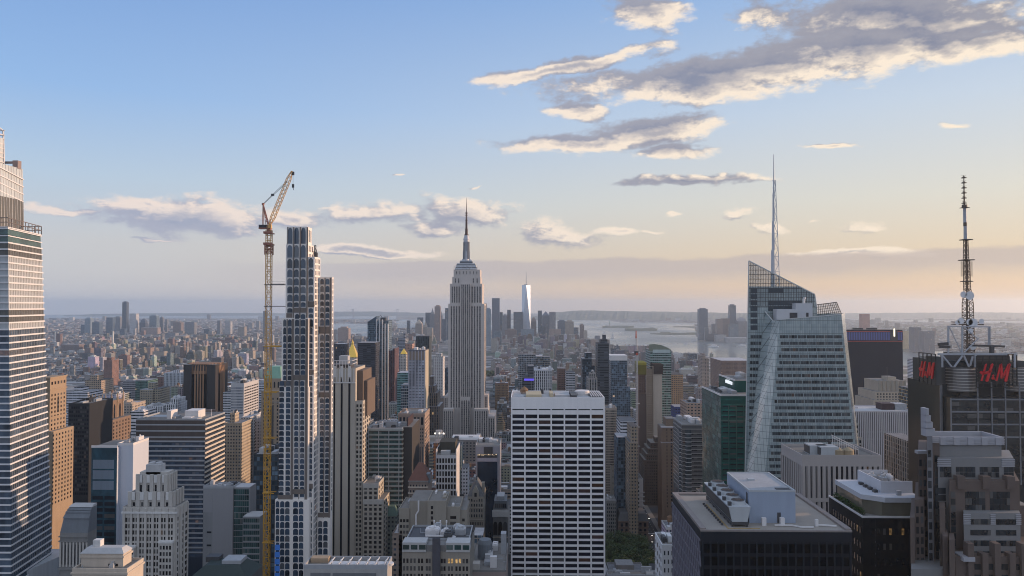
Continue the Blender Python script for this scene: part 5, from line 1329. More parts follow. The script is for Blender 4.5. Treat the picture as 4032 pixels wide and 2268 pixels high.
# long tan party-wall building
bt = stone('buff_brick', (.30, .27, .23), .9, .15, .25)
def ex(root, bx, items):
    q = bx[0]; items += grid(q, 'F', 3, 4.0, G_WARM, .7, .52, AZ(2150, 520), q[5] - 6); q = bx[1]; items += grid(q, 'F', 5, 4.0, G_WARM, .62, .52, AZ(2150, 520), q[5] - 20)
    q = bx[2]
    for k in range(7): items.append((q[0] + 3.2, q[2] - .05, q[5] - 4 - k * 3.6, 1.6, 2.2, 'F', G_WARM, 'rect', 'window'))
    q = bx[3]; items += grid(q, 'F', 1, 4.0, G_WARM, .45, .5, AZ(2150, 520), q[5] - 5); q = bx[4]; items += grid(q, 'F', 1, 4.0, G_WARM, .4, .5, AZ(2150, 520), q[5] - 5)
    xs = [(1638, 2140), (1638, 2026), (1648, 2010), (1648, 1972)]
    mb = MB(); ps = [at(u, v, 518.6) for u, v in xs]
    for p, q2 in zip(ps, ps[1:]): mb.beam(p, q2, 1.0)
    mb.build('flue_pipe', M_WHITE, root); roof_kit(root, bx[2], 91, 3, bt, .8, hmax=1.5); roof_kit(root, bx[0], 92, 1, bt, .8, hmax=1); roof_kit(root, bx[3], 94, 1, bt, .6, hmax=1.5)
    mb = MB(); a = bx[2]
    MB().box(a[0] + 2, a[1] + 2, a[2] - 10, a[2] - 1, 0, AZ(2085, 510)).build('stair_block', gst, root)
bld('masonry_building', 'buff brick block with a large blank party wall and a white flue climbing its front', 'building', [(1571, 1612, 2005, 0, 30), (1612, 1684, 1972, 1, 30), (1683, 1757, 1976, -2, 30), (1757, 1812, 1998, 0, 28), (1812, 1838, 2008, 1.5, 26)], 520, bt, None, None, 2150, 0, extra=ex)
# gothic gabled tower
def ex(root, bx, items):
    b = bx[0]; z = b[5]; w = (b[1] - b[0]); xm = (b[0] + b[1]) / 2; zl = AZ(2090, 600)
    sl = stone('slate', (.12, .12, .125), .7)
    MB().prism([(b[0], b[2]), (b[1], b[2]), (b[1], b[3]), (b[0], b[3])], z, z + 10.5, poly1=[(xm - .5, b[2] + 7), (xm + .5, b[2] + 7), (xm + .5, b[3] - 7), (xm - .5, b[3] - 7)]).build('roof', sl, root)
    mb = MB(); g = 2.6; mb.face([(xm - g, b[2] - .3, z - 3), (xm + g, b[2] - .3, z - 3), (xm + g, b[2] - .3, z + 4), (xm, b[2] - .3, z + 8.5), (xm - g, b[2] - .3, z + 4)])
    mb.face([(xm + g, b[2] - .3, z + 4), (xm + g, b[2] + 6, z + 4), (xm, b[2] + 6, z + 8.5), (xm, b[2] - .3, z + 8.5)]).face([(xm - g, b[2] - .3, z + 4), (xm, b[2] - .3, z + 8.5), (xm, b[2] + 6, z + 8.5), (xm - g, b[2] + 6, z + 4)]).face([(xm - g, b[2] - .3, z - 3), (xm - g, b[2] - .3, z + 4), (xm - g, b[2] + 6, z + 4), (xm - g, b[2] + 6, z - 3)]).face([(xm + g, b[2] - .3, z - 3), (xm + g, b[2] + 6, z - 3), (xm + g, b[2] + 6, z + 4), (xm + g, b[2] - .3, z + 4)])
    mb.build('gable', bt, root); items.append((xm, b[2] - .4, z + 1.5, 2.0, 3.2, 'F', G_DARK, 'rect', 'window'))
    items += grid(b, 'F', 6, 4.0, G_DARK, .5, .55, z - 9, z - 1); items += grid(b, 'F', 6, 4.2, G_DARK, .5, .6, z - 18, z - 9.2, 'arch'); items += grid(b, 'F', 9, 3.9, G_WARM, .6, .66, zl, z - 20)
    for k in (9, 18.6): MB().box(b[0] - .3, b[1] + .3, b[2] - .5, b[2] + .2, z - k - .5, z - k + .2).build('cornice', bt, root)
    MB().box(b[1] - 2, b[1] + .3, b[2] + 10, b[2] + 13, z - 4, z + 9).build('chimney', bt, root); MB().box(xm - .5, xm + .5, b[2] + 12, b[2] + 13, z + 9, z + 14).build('finial', sl, root)
bld('gothic_building', 'narrow gothic building with a steep slate roof and pointed gable before the navy glass box', 'building', [(1841, 1904, 1955, 0, 30)], 600, bt, None, None, 2090, 0, extra=ex)
def ex(root, bx, items):
    b = bx[0]; z = b[5]; MB().box(b[0] + .8, b[1] - .8, b[2] + 3, b[3] - 2, z - .1, z + 7).build('attic', zinc, root); MB().box(b[0] + 3, b[1] - 3, b[2] + 6, b[3] - 5, z + 7, z + 10).build('penthouse', M_STEEL, root)
    for k in range(6): x = b[0] + 1.4 + (b[1] - b[0] - 2.8) * (k + .5) / 6; items.append((x, b[2] + 2.9, z + 3, 1.3, 3.4, 'F', G_DARK, 'rect', 'window'))
    MB().box(b[0] - .6, b[1] + .6, b[2] - .9, b[2] + .4, z - 5.5, z - .3).build('cornice', crw, root)
    for k in range(3): x = b[0] + (b[1] - b[0]) * (k + .5) / 3; items.append((x, b[2] - .05, z - 15, 3.6, 11, 'F', G_WARM, 'arch', 'window'))
    MB().box(b[0] - .2, b[1] + .2, b[2] - .5, b[2] + .2, z - 23, z - 22).build('cornice', lim2, root); items += grid(b, 'F', 3, 6.2, G_WARM, .5, .55, AZ(2165, 620), z - 24)
bld('masonry_building', 'ornate grey stone block with carved arcade and glass attic, left of the white slab', 'building', [(1941, 1999, 2009, 0, 26)], 620, gst, None, None, 2160, 0, extra=ex)
# tan block with lit windows, bottom centre
glit = glass('glass_lamplit', (.05, .035, .02), .2, .5, lit=.75, litmax=.75, litcol=(1, .62, .25))
def ex(root, bx, items):
    b = bx[0]; z = b[5]; P = 4.2; W_ = b[1] - b[0]; cols = [.03, .08, .135, .185, .25, .295, .365, .405, .585, .625, .69, .735, .80, .85, .905, .955]
    for r in range(5):
        for i, f in enumerate(cols):
            lit_ = r == 0 and 10 <= i <= 14
            items.append((b[0] + W_ * f, b[2] - .06, z - 5.2 - r * P * 1.02, W_ * .03, 2.5, 'F', glit if lit_ else G_WARM, 'rect', 'window'))
    for (f0, f1) in ((0.0, .36), (.64, 1.0)):
        MB().box(b[0] + W_ * f0 + .2, b[0] + W_ * f1 - .2, b[2] - .5, b[2] + 9, z - .1, z + 5.2).build('attic', stone('attic_pale', (.42, .42, .42), .6), root)
        for k in range(3): w = W_ * .36 / 3; items.append((b[0] + W_ * f0 + w * (k + .5), b[2] - .58, z + 2.6, w * .8, 2.6, 'F', G_TEAL, 'rect', 'window'))
    MB().box(b[0] + W_ * .36, b[0] + W_ * .64, b[2] + .8, b[2] + 9, z - .2, z + 3.4).build('attic', gst, root)
    MB().box(b[0] + W_ * .45, b[0] + W_ * .565, b[2] - 1.6, b[2] - .7, 0, z + 8).build('scaffold_net', stone('net_dark', (.085, .085, .1), .9, .5, .6), root)
    for f in (.42, .515, .61): MB().beam((b[0] + W_ * f, b[2] + 16, z + 4), (b[0] + W_ * f, b[2] + 16, z + 12.5), .4).box(b[0] + W_ * f - .4, b[0] + W_ * f + .4, b[2] + 15.6, b[2] + 16.4, z + 11.6, z + 13).build('vent_pipe', M_WHITE, root)
    mb = MB(); mb.cyl(b[0] + W_ * .7, b[2] + 14, z + 3, z + 4.2, 2.2, 2.2, 14); mb.box(b[0] + W_ * .3, b[0] + W_ * .7, b[2] + 12, b[2] + 13, z + 4.6, z + 5.4).build('roof_pipe', M_WHITE, root)
    q = (b[0] + 1, b[1] - 1, b[2] + 9.5, b[3] - 1, 0, z + 3.6); MB().box(q[0], q[1], q[2], q[3], z - .2, q[5]).build('plant_deck', M_DKSTEEL, root); roof_kit(root, q, 101, 8, M_STEEL, 1.0, hmax=3.5)
bld('masonry_building', 'tan office block with lamp-lit windows, dark netting on its front and crowded roof', 'building', [(1583, 1851, 2172, 0, 36)], 420, stone('buff_stone', (.285, .26, .225)), None, None, 2300, 0, extra=ex)
def ex(root, bx, items):
    b = bx[0]; z = b[5]; roof_kit(root, b, 111, 4, gst, .8); 
    mb = MB().cyl(b[0] + 8, b[2] + 24, z, z + 9, 4.6, 4.6, 18); mb.cyl(b[0] + 8, b[2] + 24, z + 9, z + 11.5, 4.7, 3.6, 18); mb.build('storage_tank', zinc, root)
    MB().box(b[0] + .5, b[0] + 6, b[2] + 2, b[2] + 8, z, z + 3.6).build('plant_room', crm, root); MB().box(b[0] + 12, b[0] + 16, b[2] + 6, b[2] + 9, z, z + 6.5).build('roof_unit', M_WHITE, root)
    MB().box(b[1] - 4, b[1] - .6, b[2] + 30, b[2] + 36, z, z + 13).build('lift_house', M_STEEL, root)
bld('commercial_building', 'low roof crowded with a round tank and white units beside the white slab', 'building', [(1848, 1992, 2250, 0, 50)], 440, stone('rose_stucco', (.33, .27, .25)), None, None, 2300, 0, extra=ex)

# ------------------------------------------------------------------ right foreground
def text_mesh(name, body, size, mat, parent, loc, rotz=0.0, shear=0.0, depth=.25, sx=1.0):
    c = bpy.data.curves.new(name, 'FONT'); c.body = body; c.size = size; c.extrude = depth; c.shear = shear; c.align_x = 'CENTER'; c.align_y = 'CENTER'; c.resolution_u = 3; c.offset = size * .012
    t = bpy.data.objects.new(name, c); COL.objects.link(t)
    me = bpy.data.meshes.new_from_object(t); bpy.data.objects.remove(t); bpy.data.curves.remove(c)
    o = bpy.data.objects.new(name, me); COL.objects.link(o); me.materials.clear(); me.materials.append(mat)
    b = parent_loc(parent); o.parent = parent; o.location = (loc[0] - b[0], loc[1] - b[1], loc[2] - b[2]); o.rotation_euler = (math.pi / 2, 0, rotz); o.scale = (sx, 1, 1)
    return o

# flat gravel roof with fans and a blue-grey plant house
gr = stone('roof_beige', (.30, .275, .25), .95, .35, .05, sc=3)
def ex(root, bx, items):
    b = bx[0]; z = b[5]; x0, x1, y0, y1 = b[:4]
    cp = stone('coping', (.24, .21, .2), .8); t = 2.2
    MB().box(x0 - .1, x0 + t, y0 + .5, y1, z - .2, z + .9).build('parapet', cp, root); MB().box(x1 - t, x1 + .1, y0 + .5, y1, z - .2, z + .9).build('parapet', cp, root)
    MB().box(x0 + t, x1 - t, y1 - t, y1 + .1, z - .2, z + .9).build('parapet', cp, root); MB().box(x0 - .15, x1 + .15, y0 - .15, y0 + .5, z - .4, z + .25).build('parapet', cp, root)
    # cooling unit: raised tapering trough with five fans
    ga = stone('galvanised', (.40, .42, .44), .45, .2, .2); xa, xb = x0 + 12.6, x0 + 21.6; ya, yb = y0 + 5, y0 + 47; zt = z + 8.2
    mb = MB().prism([(xa + 1.4, ya), (xb - 1.4, ya), (xb - 1.4, yb), (xa + 1.4, yb)], z + 2.0, zt, poly1=[(xa, ya), (xb, ya), (xb, yb), (xa, yb)]); mb.build('cooling_unit', ga, root)
    MB().prism([(xa + 1.15, ya + .6), (xa + 1.2, ya + .6), (xa + 1.2, yb - .6), (xa + 1.15, yb - .6)], z + 2.4, zt - .5, poly1=[(xa - .12, ya + .6), (xa, ya + .6), (xa, yb - .6), (xa - .12, yb - .6)]).build('coil_bank', M_DKSTEEL, root)
    MB().box(xa + 1, xb - 1, ya - .3, yb, z + .9, z + 1.9).build('support_frame', M_DKSTEEL, root)
    for k in range(8): y = ya + (yb - ya) * k / 7; mb = MB().box(xa + 1.2, xa + 1.8, y, y + .5, z, z + 1).box(xb - 1.8, xb - 1.2, y, y + .5, z, z + 1); mb.build('support_leg', M_DKSTEEL, root)
    for k in range(5):
        y = ya + 5.0 + k * 8.1; cx = (xa + xb) / 2 + .6
        f = MB().cyl(cx, y, zt, zt + 1.5, 3.3, 2.9, 22).build('fan_housing', ga, root)
        MB().cyl(cx, y, zt + 1.5, zt + 1.62, 2.75, 2.75, 22).build('fan', M_DKSTEEL, f); mb = MB()
        for a in range(6): an = a * math.pi / 3; mb.beam((cx, y, zt + 1.75), (cx + 2.4 * math.cos(an), y + 2.4 * math.sin(an), zt + 1.75), .5, h=.1)
        mb.build('fan_blade', stone('fan_brown', (.16, .12, .1)), f)
        MB().box(xa + .3, xa + 1.6, y - 3.6, y - 2.0, zt, zt + 1.5).build('fan_motor', M_DKSTEEL, root)
    # plant house
    bl = stone('blue_plant', (.29, .34, .43), .55, .1, .2); px0, px1 = x0 + 22.6, x0 + 41.8; py0, py1 = y0 + 10.5, y0 + 44; pz = z + 13.2
    MB().box(px0, px1, py0, py1, z - .1, pz).build('plant_house', [bl], root)
    MB().box(px0 + .5, px1 - .5, py0 + .5, py1 - .5, pz, pz + .06).build('plant_roof', stone('plant_roof_grey', (.33, .34, .36), .8), root)
    e = .55; mb = MB().box(px0 - .1, px1 + .1, py0 - .1, py0 + e, pz - .3, pz + .45).box(px0 - .1, px1 + .1, py1 - e, py1 + .1, pz - .3, pz + .45).box(px0 - .1, px0 + e, py0 + e, py1 - e, pz - .3, pz + .45).box(px1 - e, px1 + .1, py0 + e, py1 - e, pz - .3, pz + .45); mb.build('plant_coping', ga, root)
    MB().box(px1 - 7, px1 - 1.2, py0 + 1.5, py0 + 5, pz + .06, pz + .3).build('roof_hatch', M_DKSTEEL, root); MB().box(px0 + 5, px0 + 8, py0 + 18, py0 + 20, pz, pz + .9).build('roof_unit', ga, root)
    MB().box(px0 + 11.6, px0 + 13.1, py0 - .06, py0 + .1, z, z + 4.4).build('door', M_DKSTEEL, root); MB().box(px0 - .06, px0 + .1, py0 + 2, py0 + 4, z + 6, z + 12).build('louver', M_DKSTEEL, root)
    for k in (0.36, .485):
        x = x0 + (x1 - x0) * k + 5; MB().box(x, x + 1.7, y0 + 6.5, y0 + 8, z, z + 3.2).build('roof_unit', M_WHITE, root)
    MB().beam((px0 + 9, y0 + 6, z + .5), (px0 + 16, y0 + 6, z + .5), .45).beam((px0 + 16, y0 + 6, z + .5), (px0 + 19, y0 + 3.6, z + .5), .45).beam((px0 + 19, y0 + 3.6, z + .5), (px0 + 24, y0 + 3.6, z + .5), .45).build('roof_pipe', M_WHITE, root)
    MB().box(x1 - 12, x1 - 10.9, y0 + 6, y0 + 7, z, z + 2.8).beam((x1 - 11, y0 + 6.5, z + .6), (x1 - 4, y0 + 5, z + .6), .5).build('roof_pipe', M_WHITE, root)
    ye = stone('rust_stain', (.36, .25, .12)); MB().box(xa - 1.2, xa - .6, ya - 2, yb - 8, z + .01, z + .2).box(xa - 1.2, xb + 3, ya - 2.6, ya - 2, z + .01, z + .2).build('roof_duct', ye, root)
    mb = MB(); r = random.Random(9)
    for k in range(11): y = ya + 2 + k * 3.1; mb.box(xa - 2.6, xa - 1.7, y, y + .8, z, z + .8)
    mb.build('pipe_block', M_DKSTEEL, root)
    # black front: deep-set windows between mullions
    items += grid(b, 'F', 19, 5.05, glass('black_window', (.004, .005, .008), .25, .9, lit=.012, spec=.15, litmax=.03, blinds=.03), .74, .70, 40, z - 4.6, m=.012)
    MB().box(x0 - .1, x1 + .1, y0 - .3, y0 + .05, z - 4.4, z - .4).build('fascia', stone('black_fascia', (.017, .02, .027), .5), root)
    for k in range(20): x = x0 + (x1 - x0) * (.012 + .976 * k / 19); MB().box(x - .28, x + .28, y0 - .4, y0 + .02, 40, z - 4.4).build('mullion', stone('black_metal', (.018, .022, .029), .5), root)
    # the side facing east: a reflected diagonal pattern, built as raised bars
    sc = stone('reflection_violet', (.15, .145, .18), .45, .1, .2); mb = MB(); x = x0 - .25
    n = 16; H = z - 3 - 40
    for k in range(-14, n):
        for sg in (1,):
            ya_, yb_ = y0 + (y1 - y0) * k / n, y0 + (y1 - y0) * (k + 12) / n; za, zb = z - 4, 40
            t0 = max(0, (y0 - ya_) / (yb_ - ya_)); t1 = min(1, (y1 - ya_) / (yb_ - ya_))
            if t1 > t0: mb.beam((x, ya_ + (yb_ - ya_) * t0, zb + (za - zb) * t0), (x, ya_ + (yb_ - ya_) * t1, zb + (za - zb) * t1), .35, h=1.5)
    for k in range(27): zz = z - 4 - k * 4.9; mb.box(x - .2, x + .1, y0, y1, zz - .35, zz + .35)
    mb.build('reflection_bars', sc, root)
    items += grid(b, 'L', 11, 4.9, glass('violet_glass', (.02, .02, .035), .1, .8, spec=.7), .8, .82, 40, z - 4)
bld('office_block', 'black office block with gravel roof carrying a row of fans and blue-grey plant house', 'office building', [(2760, 3354, 2090, 0, 57)], 300, stone('black_curtain', (.014, .017, .023), .5), None, None, 2300, 0, extra=ex, roof=gr)

# dark block with a planted terrace and white roof slab
def ex(root, bx, items):
    b = bx[0]; z = b[5]; x0, x1, y0, y1 = b[:4]
    gl = glass('terrace_glass', (.06, .055, .03), .15, .8, lit=.25, litmax=.12, litcol=(1, .75, .3))
    MB().box(x0 - .2, x1, y0 - .2, y0 + .4, z - .3, z + .5).build('parapet', M_WHITE, root); MB().box(x0 - .2, x0 + .3, y0 + .4, y1, z - .3, z + .5).build('parapet', M_WHITE, root)
    u = (x0 + 3.2, x1, y0 + 1.6, y1 - 2, z, z + 6.4)
    MB().prism([(u[0], u[2] + 6), (u[0] + 6, u[2]), (u[1], u[2]), (u[1], u[3]), (u[0], u[3])], z - .2, z + 6.2).build('terrace_storey', gl, root)
    MB().prism([(u[0] - .8, u[2] + 5), (u[0] + 4, u[2] + 2), (u[0] + 7, u[2] - .8), (u[1], u[2] - .8), (u[1], u[3] + .6), (u[0] - .8, u[3] + .6)], z + 6.25, z + 8.4).build('roof_slab', stone('roof_white', (.45, .46, .50), .7, .2, .1), root)
    px0, px1, py0, py1, zz = u[0] + 9.5, u[1], u[2] + 8, u[3] - 1, z + 8.4; mb = MB(); h = 5.2
    mb.box(px0, px1, py0, py0 + .5, zz - .1, zz + h).box(px0, px0 + .5, py0 + .5, py1, zz - .1, zz + h).box(px0 + .5, px1, py1 - .5, py1, zz - .1, zz + h); mb.build('screen_wall', stone('screen_white', (.5, .51, .55), .6, .1, .1), root)
    MB().box(px0 + .5, px1, py0 + .5, py1 - .5, zz - .1, zz + 3).build('plant_deck', M_ROOF, root); roof_kit(root, (px0 + 1, px1 - 1, py0 + 2, py1 - 2, 0, zz + 3), 121, 6, M_STEEL, 0, hmax=2.4)
    for k in range(4): y = u[2] + 8 + k * 4.6; MB().box(px0 - 3, px0 - 1.3, y, y + 2.2, zz, zz + 1.2).build('roof_unit', M_DKSTEEL, root)
    for k in range(3): x = px0 + 5 + k * 9; MB().box(x, x + 1.8, u[2] + 3, u[2] + 4.6, zz, zz + 2).build('roof_unit', M_STEEL, root)
    mb = MB()
    for k in range(4): mb.box(px0 + .6, px0 + .75, py0 + 3 + k * 7, py0 + 3.3 + k * 7, zz + h - .6, zz + h - .3)
    r = random.Random(5)
    for k in range(9):
        y = y0 + 4 + k * (y1 - y0 - 8) / 8; c = MB()
        for q in range(60): p = Vector((x0 + 1.6 + r.uniform(-.9, .9), y + r.uniform(-1.6, 1.6), z + .3 + r.random() * 2.2)); a = Vector((r.uniform(-1, 1), r.uniform(-1, 1), r.uniform(-.4, 1))).normalized() * .5; bq = a.cross(Vector((0, 0, 1))).normalized() * .35; c.face([p - a, p + bq, p + a, p - bq])
        c.build('planter_shrub', LEAF, root)
    gd = glass('black_pane', (.012, .014, .02), .12, .8, lit=.08, litmax=.2, litcol=(1, .6, .22), blinds=.05)
    items += grid(b, 'F', 8, 6.6, gd, .42, .42, 40, z - 3, m=.1); items += grid(b, 'L', 12, 6.6, gd, .35, .42, 40, z - 3)
    MB().prism([(x0, y0 + 4.6), (x0 + 5.6, y0 - .02), (x0 + 5.6, y0 + .2), (x0 + .2, y0 + 5)], 0, z - .6).build('corner_glass', glass('corner_glass', (.03, .05, .06), .12, .5), root)
    for k in range(20): MB().prism([(x0 - .1, y0 + 4.6), (x0 + 5.6, y0 - .14), (x0 + 5.6, y0 + .1), (x0 + .1, y0 + 4.9)], z - 6 - k * 5.2, z - 5.2 - k * 5.2).build('spandrel', stone('corner_band', (.12, .13, .15), .5), root)
LEAF = stone('shrub_leaf', (.035, .065, .02), .8, .8, 0)
bld('office_block', 'dark block with planted roof terrace, white roof slab and scattered lit windows, lower right', 'office building', [(3397, 3640, 2037, 0, 36)], 330, stone('black_brick', (.012, .014, .018), .6), None, None, 2300, 0, extra=ex)

# pale finned block with roof tanks
pf = stone('fin_concrete', (.37, .34, .33), .7, .1, .15)
def ex(root, bx, items):
    b = bx[0]; z = b[5]; zl = AZ(2110, 420)
    for zz0, zz1 in ((z - 22.5, z - 4.8), (zl, z - 24.8)):
        for (fc, n) in (('F', 15), ('L', 11)):
            lo, hi = (b[0], b[1]) if fc == 'F' else (b[2], b[3]); bw = (hi - lo) / n
            for i in range(n):
                a = lo + bw * (i + .5); h = zz1 - zz0
                items.append(((a, b[2] - .05, (zz0 + zz1) / 2) if fc == 'F' else (b[0] - .05, a, (zz0 + zz1) / 2)) + (bw * .5, h, fc, G_DARK, 'rect', 'window_strip'))
    piers(root, b, 15, 1.5, pf, 'F', zl, z - 4.5, .45); piers(root, b, 11, 1.3, pf, 'L', zl, z - 4.5, .45)
    MB().box(b[0] - .5, b[1] + .5, b[2] - .6, b[2] + .2, z - 24.6, z - 22.6).build('belt', pf, root); MB().box(b[0] - .6, b[0] + .1, b[2] + .2, b[3], z - 24.6, z - 22.6).build('belt', pf, root)
    roof_kit(root, b, 131, 0, pf, 1.6, units=False)
    for (f, y) in ((.17, 8), (.27, 3)):
        x = b[0] + (b[1] - b[0]) * f; MB().box(x, x + 10, b[2] + y, b[2] + y + 9, z, z + 5.4).build('cooling_unit', stone('galvanised', (.4, .42, .44)), root); MB().box(x - .2, x + .1, b[2] + y + .5, b[2] + y + 8.5, z + .6, z + 4.8).build('coil_bank', M_DKSTEEL, root)
    MB().box(b[0] + 21, b[0] + 36, b[2] + 10, b[2] + 24, z, z + 2.4).build('plant_room', M_DKSTEEL, root)
    for f in (.5, .63): x = b[0] + (b[1] - b[0]) * f; mb = MB().cyl(x, b[2] + 5, z, z + 3.6, 3.1, 3.1, 18); mb.cyl(x, b[2] + 5, z + 3.6, z + 5.2, 3.2, .3, 18); mb.build('water_tank', stone('tank_tan', (.3, .24, .16)), root)
    mb = MB()
    for k in range(12):
        t = k / 12; xx = b[0] + (b[1] - b[0]) * (.5 + .3 * t); y = b[2] + 12 - 6 * t; z1 = z + 10.5 - 6.5 * t
        mb.beam((xx, y, z), (xx, y, z1), .2)
        if k: mb.beam((px, py, pz), (xx, y, z1), .25).beam((px, py, pz - 1.2), (xx, y, z1 - 1.2), .25).beam((px, py + 2, pz), (xx, y + 2, z1), .2).beam((xx, y, z1), (xx, y + 2, z1), .2)
        px, py, pz = xx, y, z1
    mb.build('catwalk', M_WHITE, root); mb = MB().beam((b[0] + 17, b[2] + 26, z + 5), (b[0] + 34, b[2] + 27, z + 4.4), .9).beam((b[0] + 26, b[2] + 26, z), (b[0] + 26, b[2] + 26, z + 5), 1.2); mb.build('window_cleaning_rig', M_DKSTEEL, root)
bld('office_block', 'concrete finned block with two tan roof tanks and a white catwalk', 'office building', [(3159, 3470, 1803, 0, 34)], 420, pf, None, None, 2120, 0, extra=ex)

# finely striped slab
st = stone('stripe_white', (.50, .47, .49), .6, .08, .1)
def ex(root, bx, items):
    b = bx[0]; zl = AZ(1930, 700); n = 34; piers(root, b, n, 1.05, st, 'F', zl, b[5], .5); bw = (b[1] - b[0]) / n
    for i in range(n): items.append((b[0] + bw * (i + .62), b[2] - .05, (zl + b[5]) / 2 - 1, bw * .62, b[5] - zl - 3, 'F', G_DARK, 'rect', 'window_strip'))
    for zz in (AZ(1693, 700), AZ(1722, 700), AZ(1880, 700)): MB().box(b[0], b[1], b[2] - .2, b[2] - .1, zz - 1.6, zz).build('spandrel', stone('stripe_glass', (.12, .13, .14), .3), root)
    z = b[5]; roof_kit(root, b, 141, 1, st, 1.0, hmax=1.5); MB().box(b[0] + 38, b[0] + 50, b[2] + 14, b[2] + 26, z, z + 6).build('plant_room', stone('plum_dark', (.06, .04, .045)), root); MB().box(b[0] + 51, b[0] + 62, b[2] + 14, b[2] + 26, z, z + 5.6).build('plant_room', M_STEEL, root)
bld('office_block', 'grey slab with fine white vertical stripes and flat pale roof, right of the faceted tower', 'office building', [(3340, 3597, 1622, 0, 40)], 700, stone('stripe_core', (.06, .06, .065)), None, None, 1925, 0, extra=ex, roof=M_ROOFL)
# setback white tower in front of it
def ex(root, bx, items):
    for b in bx: items += grid(b, 'F', 3, 3.7, G_DARK, .5, .6, AZ(1770, 560), b[5] - 1)
bld('masonry_building', 'narrow stepped white building squeezed between the faceted tower and striped slab', 'building', [(3350, 3396, 1724, 0, 30), (3354, 3381, 1666, 3, 20), (3357, 3374, 1645, 5, 14)], 560, stone('pale_stone', (.42, .41, .41)), None, None, 1790, 0, extra=ex)

# dark tower with a glowing band and figure on top
def ex(root, bx, items):
    b = bx[0]; Y = 1270; zt = b[5]; led = bpy.data.materials.new('led_band'); led.use_nodes = True; N = NT(led.node_tree); bs = N.n['Principled BSDF']
    px = N.sep(N.add('ShaderNodeNewGeometry').outputs['Position'])[0]; s = N.math('LESS_THAN', N.math('FRACT', N.math('DIVIDE', px, 4.2)), .45)
    bs.inputs['Base Color'].default_value = (.02, .02, .05, 1); bs.inputs['Emission Color'].default_value = (.10, .14, .5, 1); N.put(bs.inputs['Emission Strength'], N.maprange(s, 0, 1, .03, .3))
    MB().box(b[0] - .4, b[1] + .4, b[2] - .6, b[2] - .1, zt - 17.5, zt - 4).build('light_band', led, root)
    for k in (2, 18.8): MB().box(b[0] - .5, b[1] + .5, b[2] - .7, b[2] - .05, zt - k - 1.2, zt - k).build('red_line', paint('red_line', (.28, .06, .05), emit=.15), root)
    p = at(3523, 1307, Y - 2); MB().box(p.x - 7, p.x + 5.5, Y - .95, Y - .62, zt - 19, zt - 1).build('sign_panel', M_DKSTEEL, root)
    text_mesh('sign_numeral', '1', 19, paint('sign_white', (1.0, .92, .7), emit=1.4), root, (p.x - .4, Y - 1.4, AZ(1310, Y)), 0, 0, .3)
    MB().box(AX(3365, Y), AX(3545, Y), Y - .3, Y + .02, AZ(1331, Y), AZ(1328, Y)).build('ledge', stone('led_grey', (.2, .2, .22)), root)
    for u in (3385, 3440): x = AX(u, Y + 14); MB().box(x - 8, x + 8, Y + 14, Y + 20, zt - .3, zt + 3).build('plant_room', M_DKSTEEL, root)
bld('office_tower', 'broad charcoal slab crowned with a blue light band and the numeral 1', 'skyscraper', [(3300, 3554, 1299, 0, 50)], 1270, stone('charcoal', (.008, .014, .030), .5, .25, .3), None, None, 1620, 0, extra=ex)

# tan octagonal-crowned tower
def ex(root, bx, items):
    b = bx[-2]; piers(root, b, 6, 3.0, bt, 'F', b[5] - 42, b[5] + 1, 1.2); items += grid(b, 'F', 6, 24, G_DARK, .3, .9, b[5] - 42, b[5] - 14)
    for q in bx[:2]: items += grid(q, 'F', 11, 4.1, G_DARK, .5, .5, AZ(1605, 1080), q[5] - 1.5)
    MB().beam(((b[0] + b[1]) / 2, b[2] + 14, bx[-1][5]), ((b[0] + b[1]) / 2, b[2] + 14, bx[-1][5] + 14), .5).build('mast', M_DKSTEEL, root)
bld('art_deco_tower', 'tan stepped art deco tower in front of the charcoal slab', 'skyscraper', [(3440, 3590, 1575, -4, 60), (3446, 3586, 1542, 0, 55), (3458, 3567, 1500, 4, 44), (3497, 3529, 1484, 12, 20)], 1080, stone('tan_deco', (.40, .335, .27)), None, None, 1610, 0, extra=ex)

# dark glass tower with red lettering on its crown
def lettering(parent, org, ax, h, mat):
    """brush-drawn H & M: strokes as slabs; org lower left, ax unit vector along the sign, h height"""
    def slab(pts, nm='letter'):
        mb = MB(); nrm = Vector((ax.y, -ax.x, 0)); P = [org + ax * (p[0] * h) + Vector((0, 0, p[1] * h)) for p in pts]; n = len(P)
        f = [p + nrm * .45 for p in P]; g = [p - nrm * .3 for p in P]; mb.face(f); mb.face(list(reversed(g)))
        for i in range(n): j = (i + 1) % n; mb.face([f[j], f[i], g[i], g[j]])
        return mb
    def join(ms, nm):
        a = MB()
        for q in ms: k = len(a.v); a.v += q.v; a.f += [tuple(k + i for i in f) for f in q.f]; a.mi += q.mi
        a.build(nm, mat, parent)
    join([slab([(.02, .06), (.09, .04), (.36, .98), (.28, .96)]), slab([(.27, .05), (.34, .0), (.42, .05), (.70, .95), (.66, 1.0), (.58, .93)]), slab([(-.02, .50), (.02, .58), (.30, .55), (.62, .66), (.62, .56), (.32, .43), (.10, .38)])], 'letter_h')
    join([slab([(.60, .16), (.66, .12), (.75, .17), (.75, .24), (.68, .28), (.60, .22)]), slab([(.64, .28), (.70, .27), (.74, .36), (.70, .40), (.65, .36)]), slab([(.74, .12), (.79, .14), (.72, .26), (.69, .23)])], 'ampersand')
    join([slab([(.82, .06), (.89, .04), (1.14, .98), (1.06, .95)]), slab([(1.06, .95), (1.16, .99), (1.22, .24), (1.12, .16), (1.08, .24)]), slab([(1.10, .18), (1.20, .20), (1.60, .98), (1.50, .98)]), slab([(1.28, .06), (1.34, .0), (1.42, .05), (1.62, .96), (1.58, 1.0), (1.50, .94)])], 'letter_m')
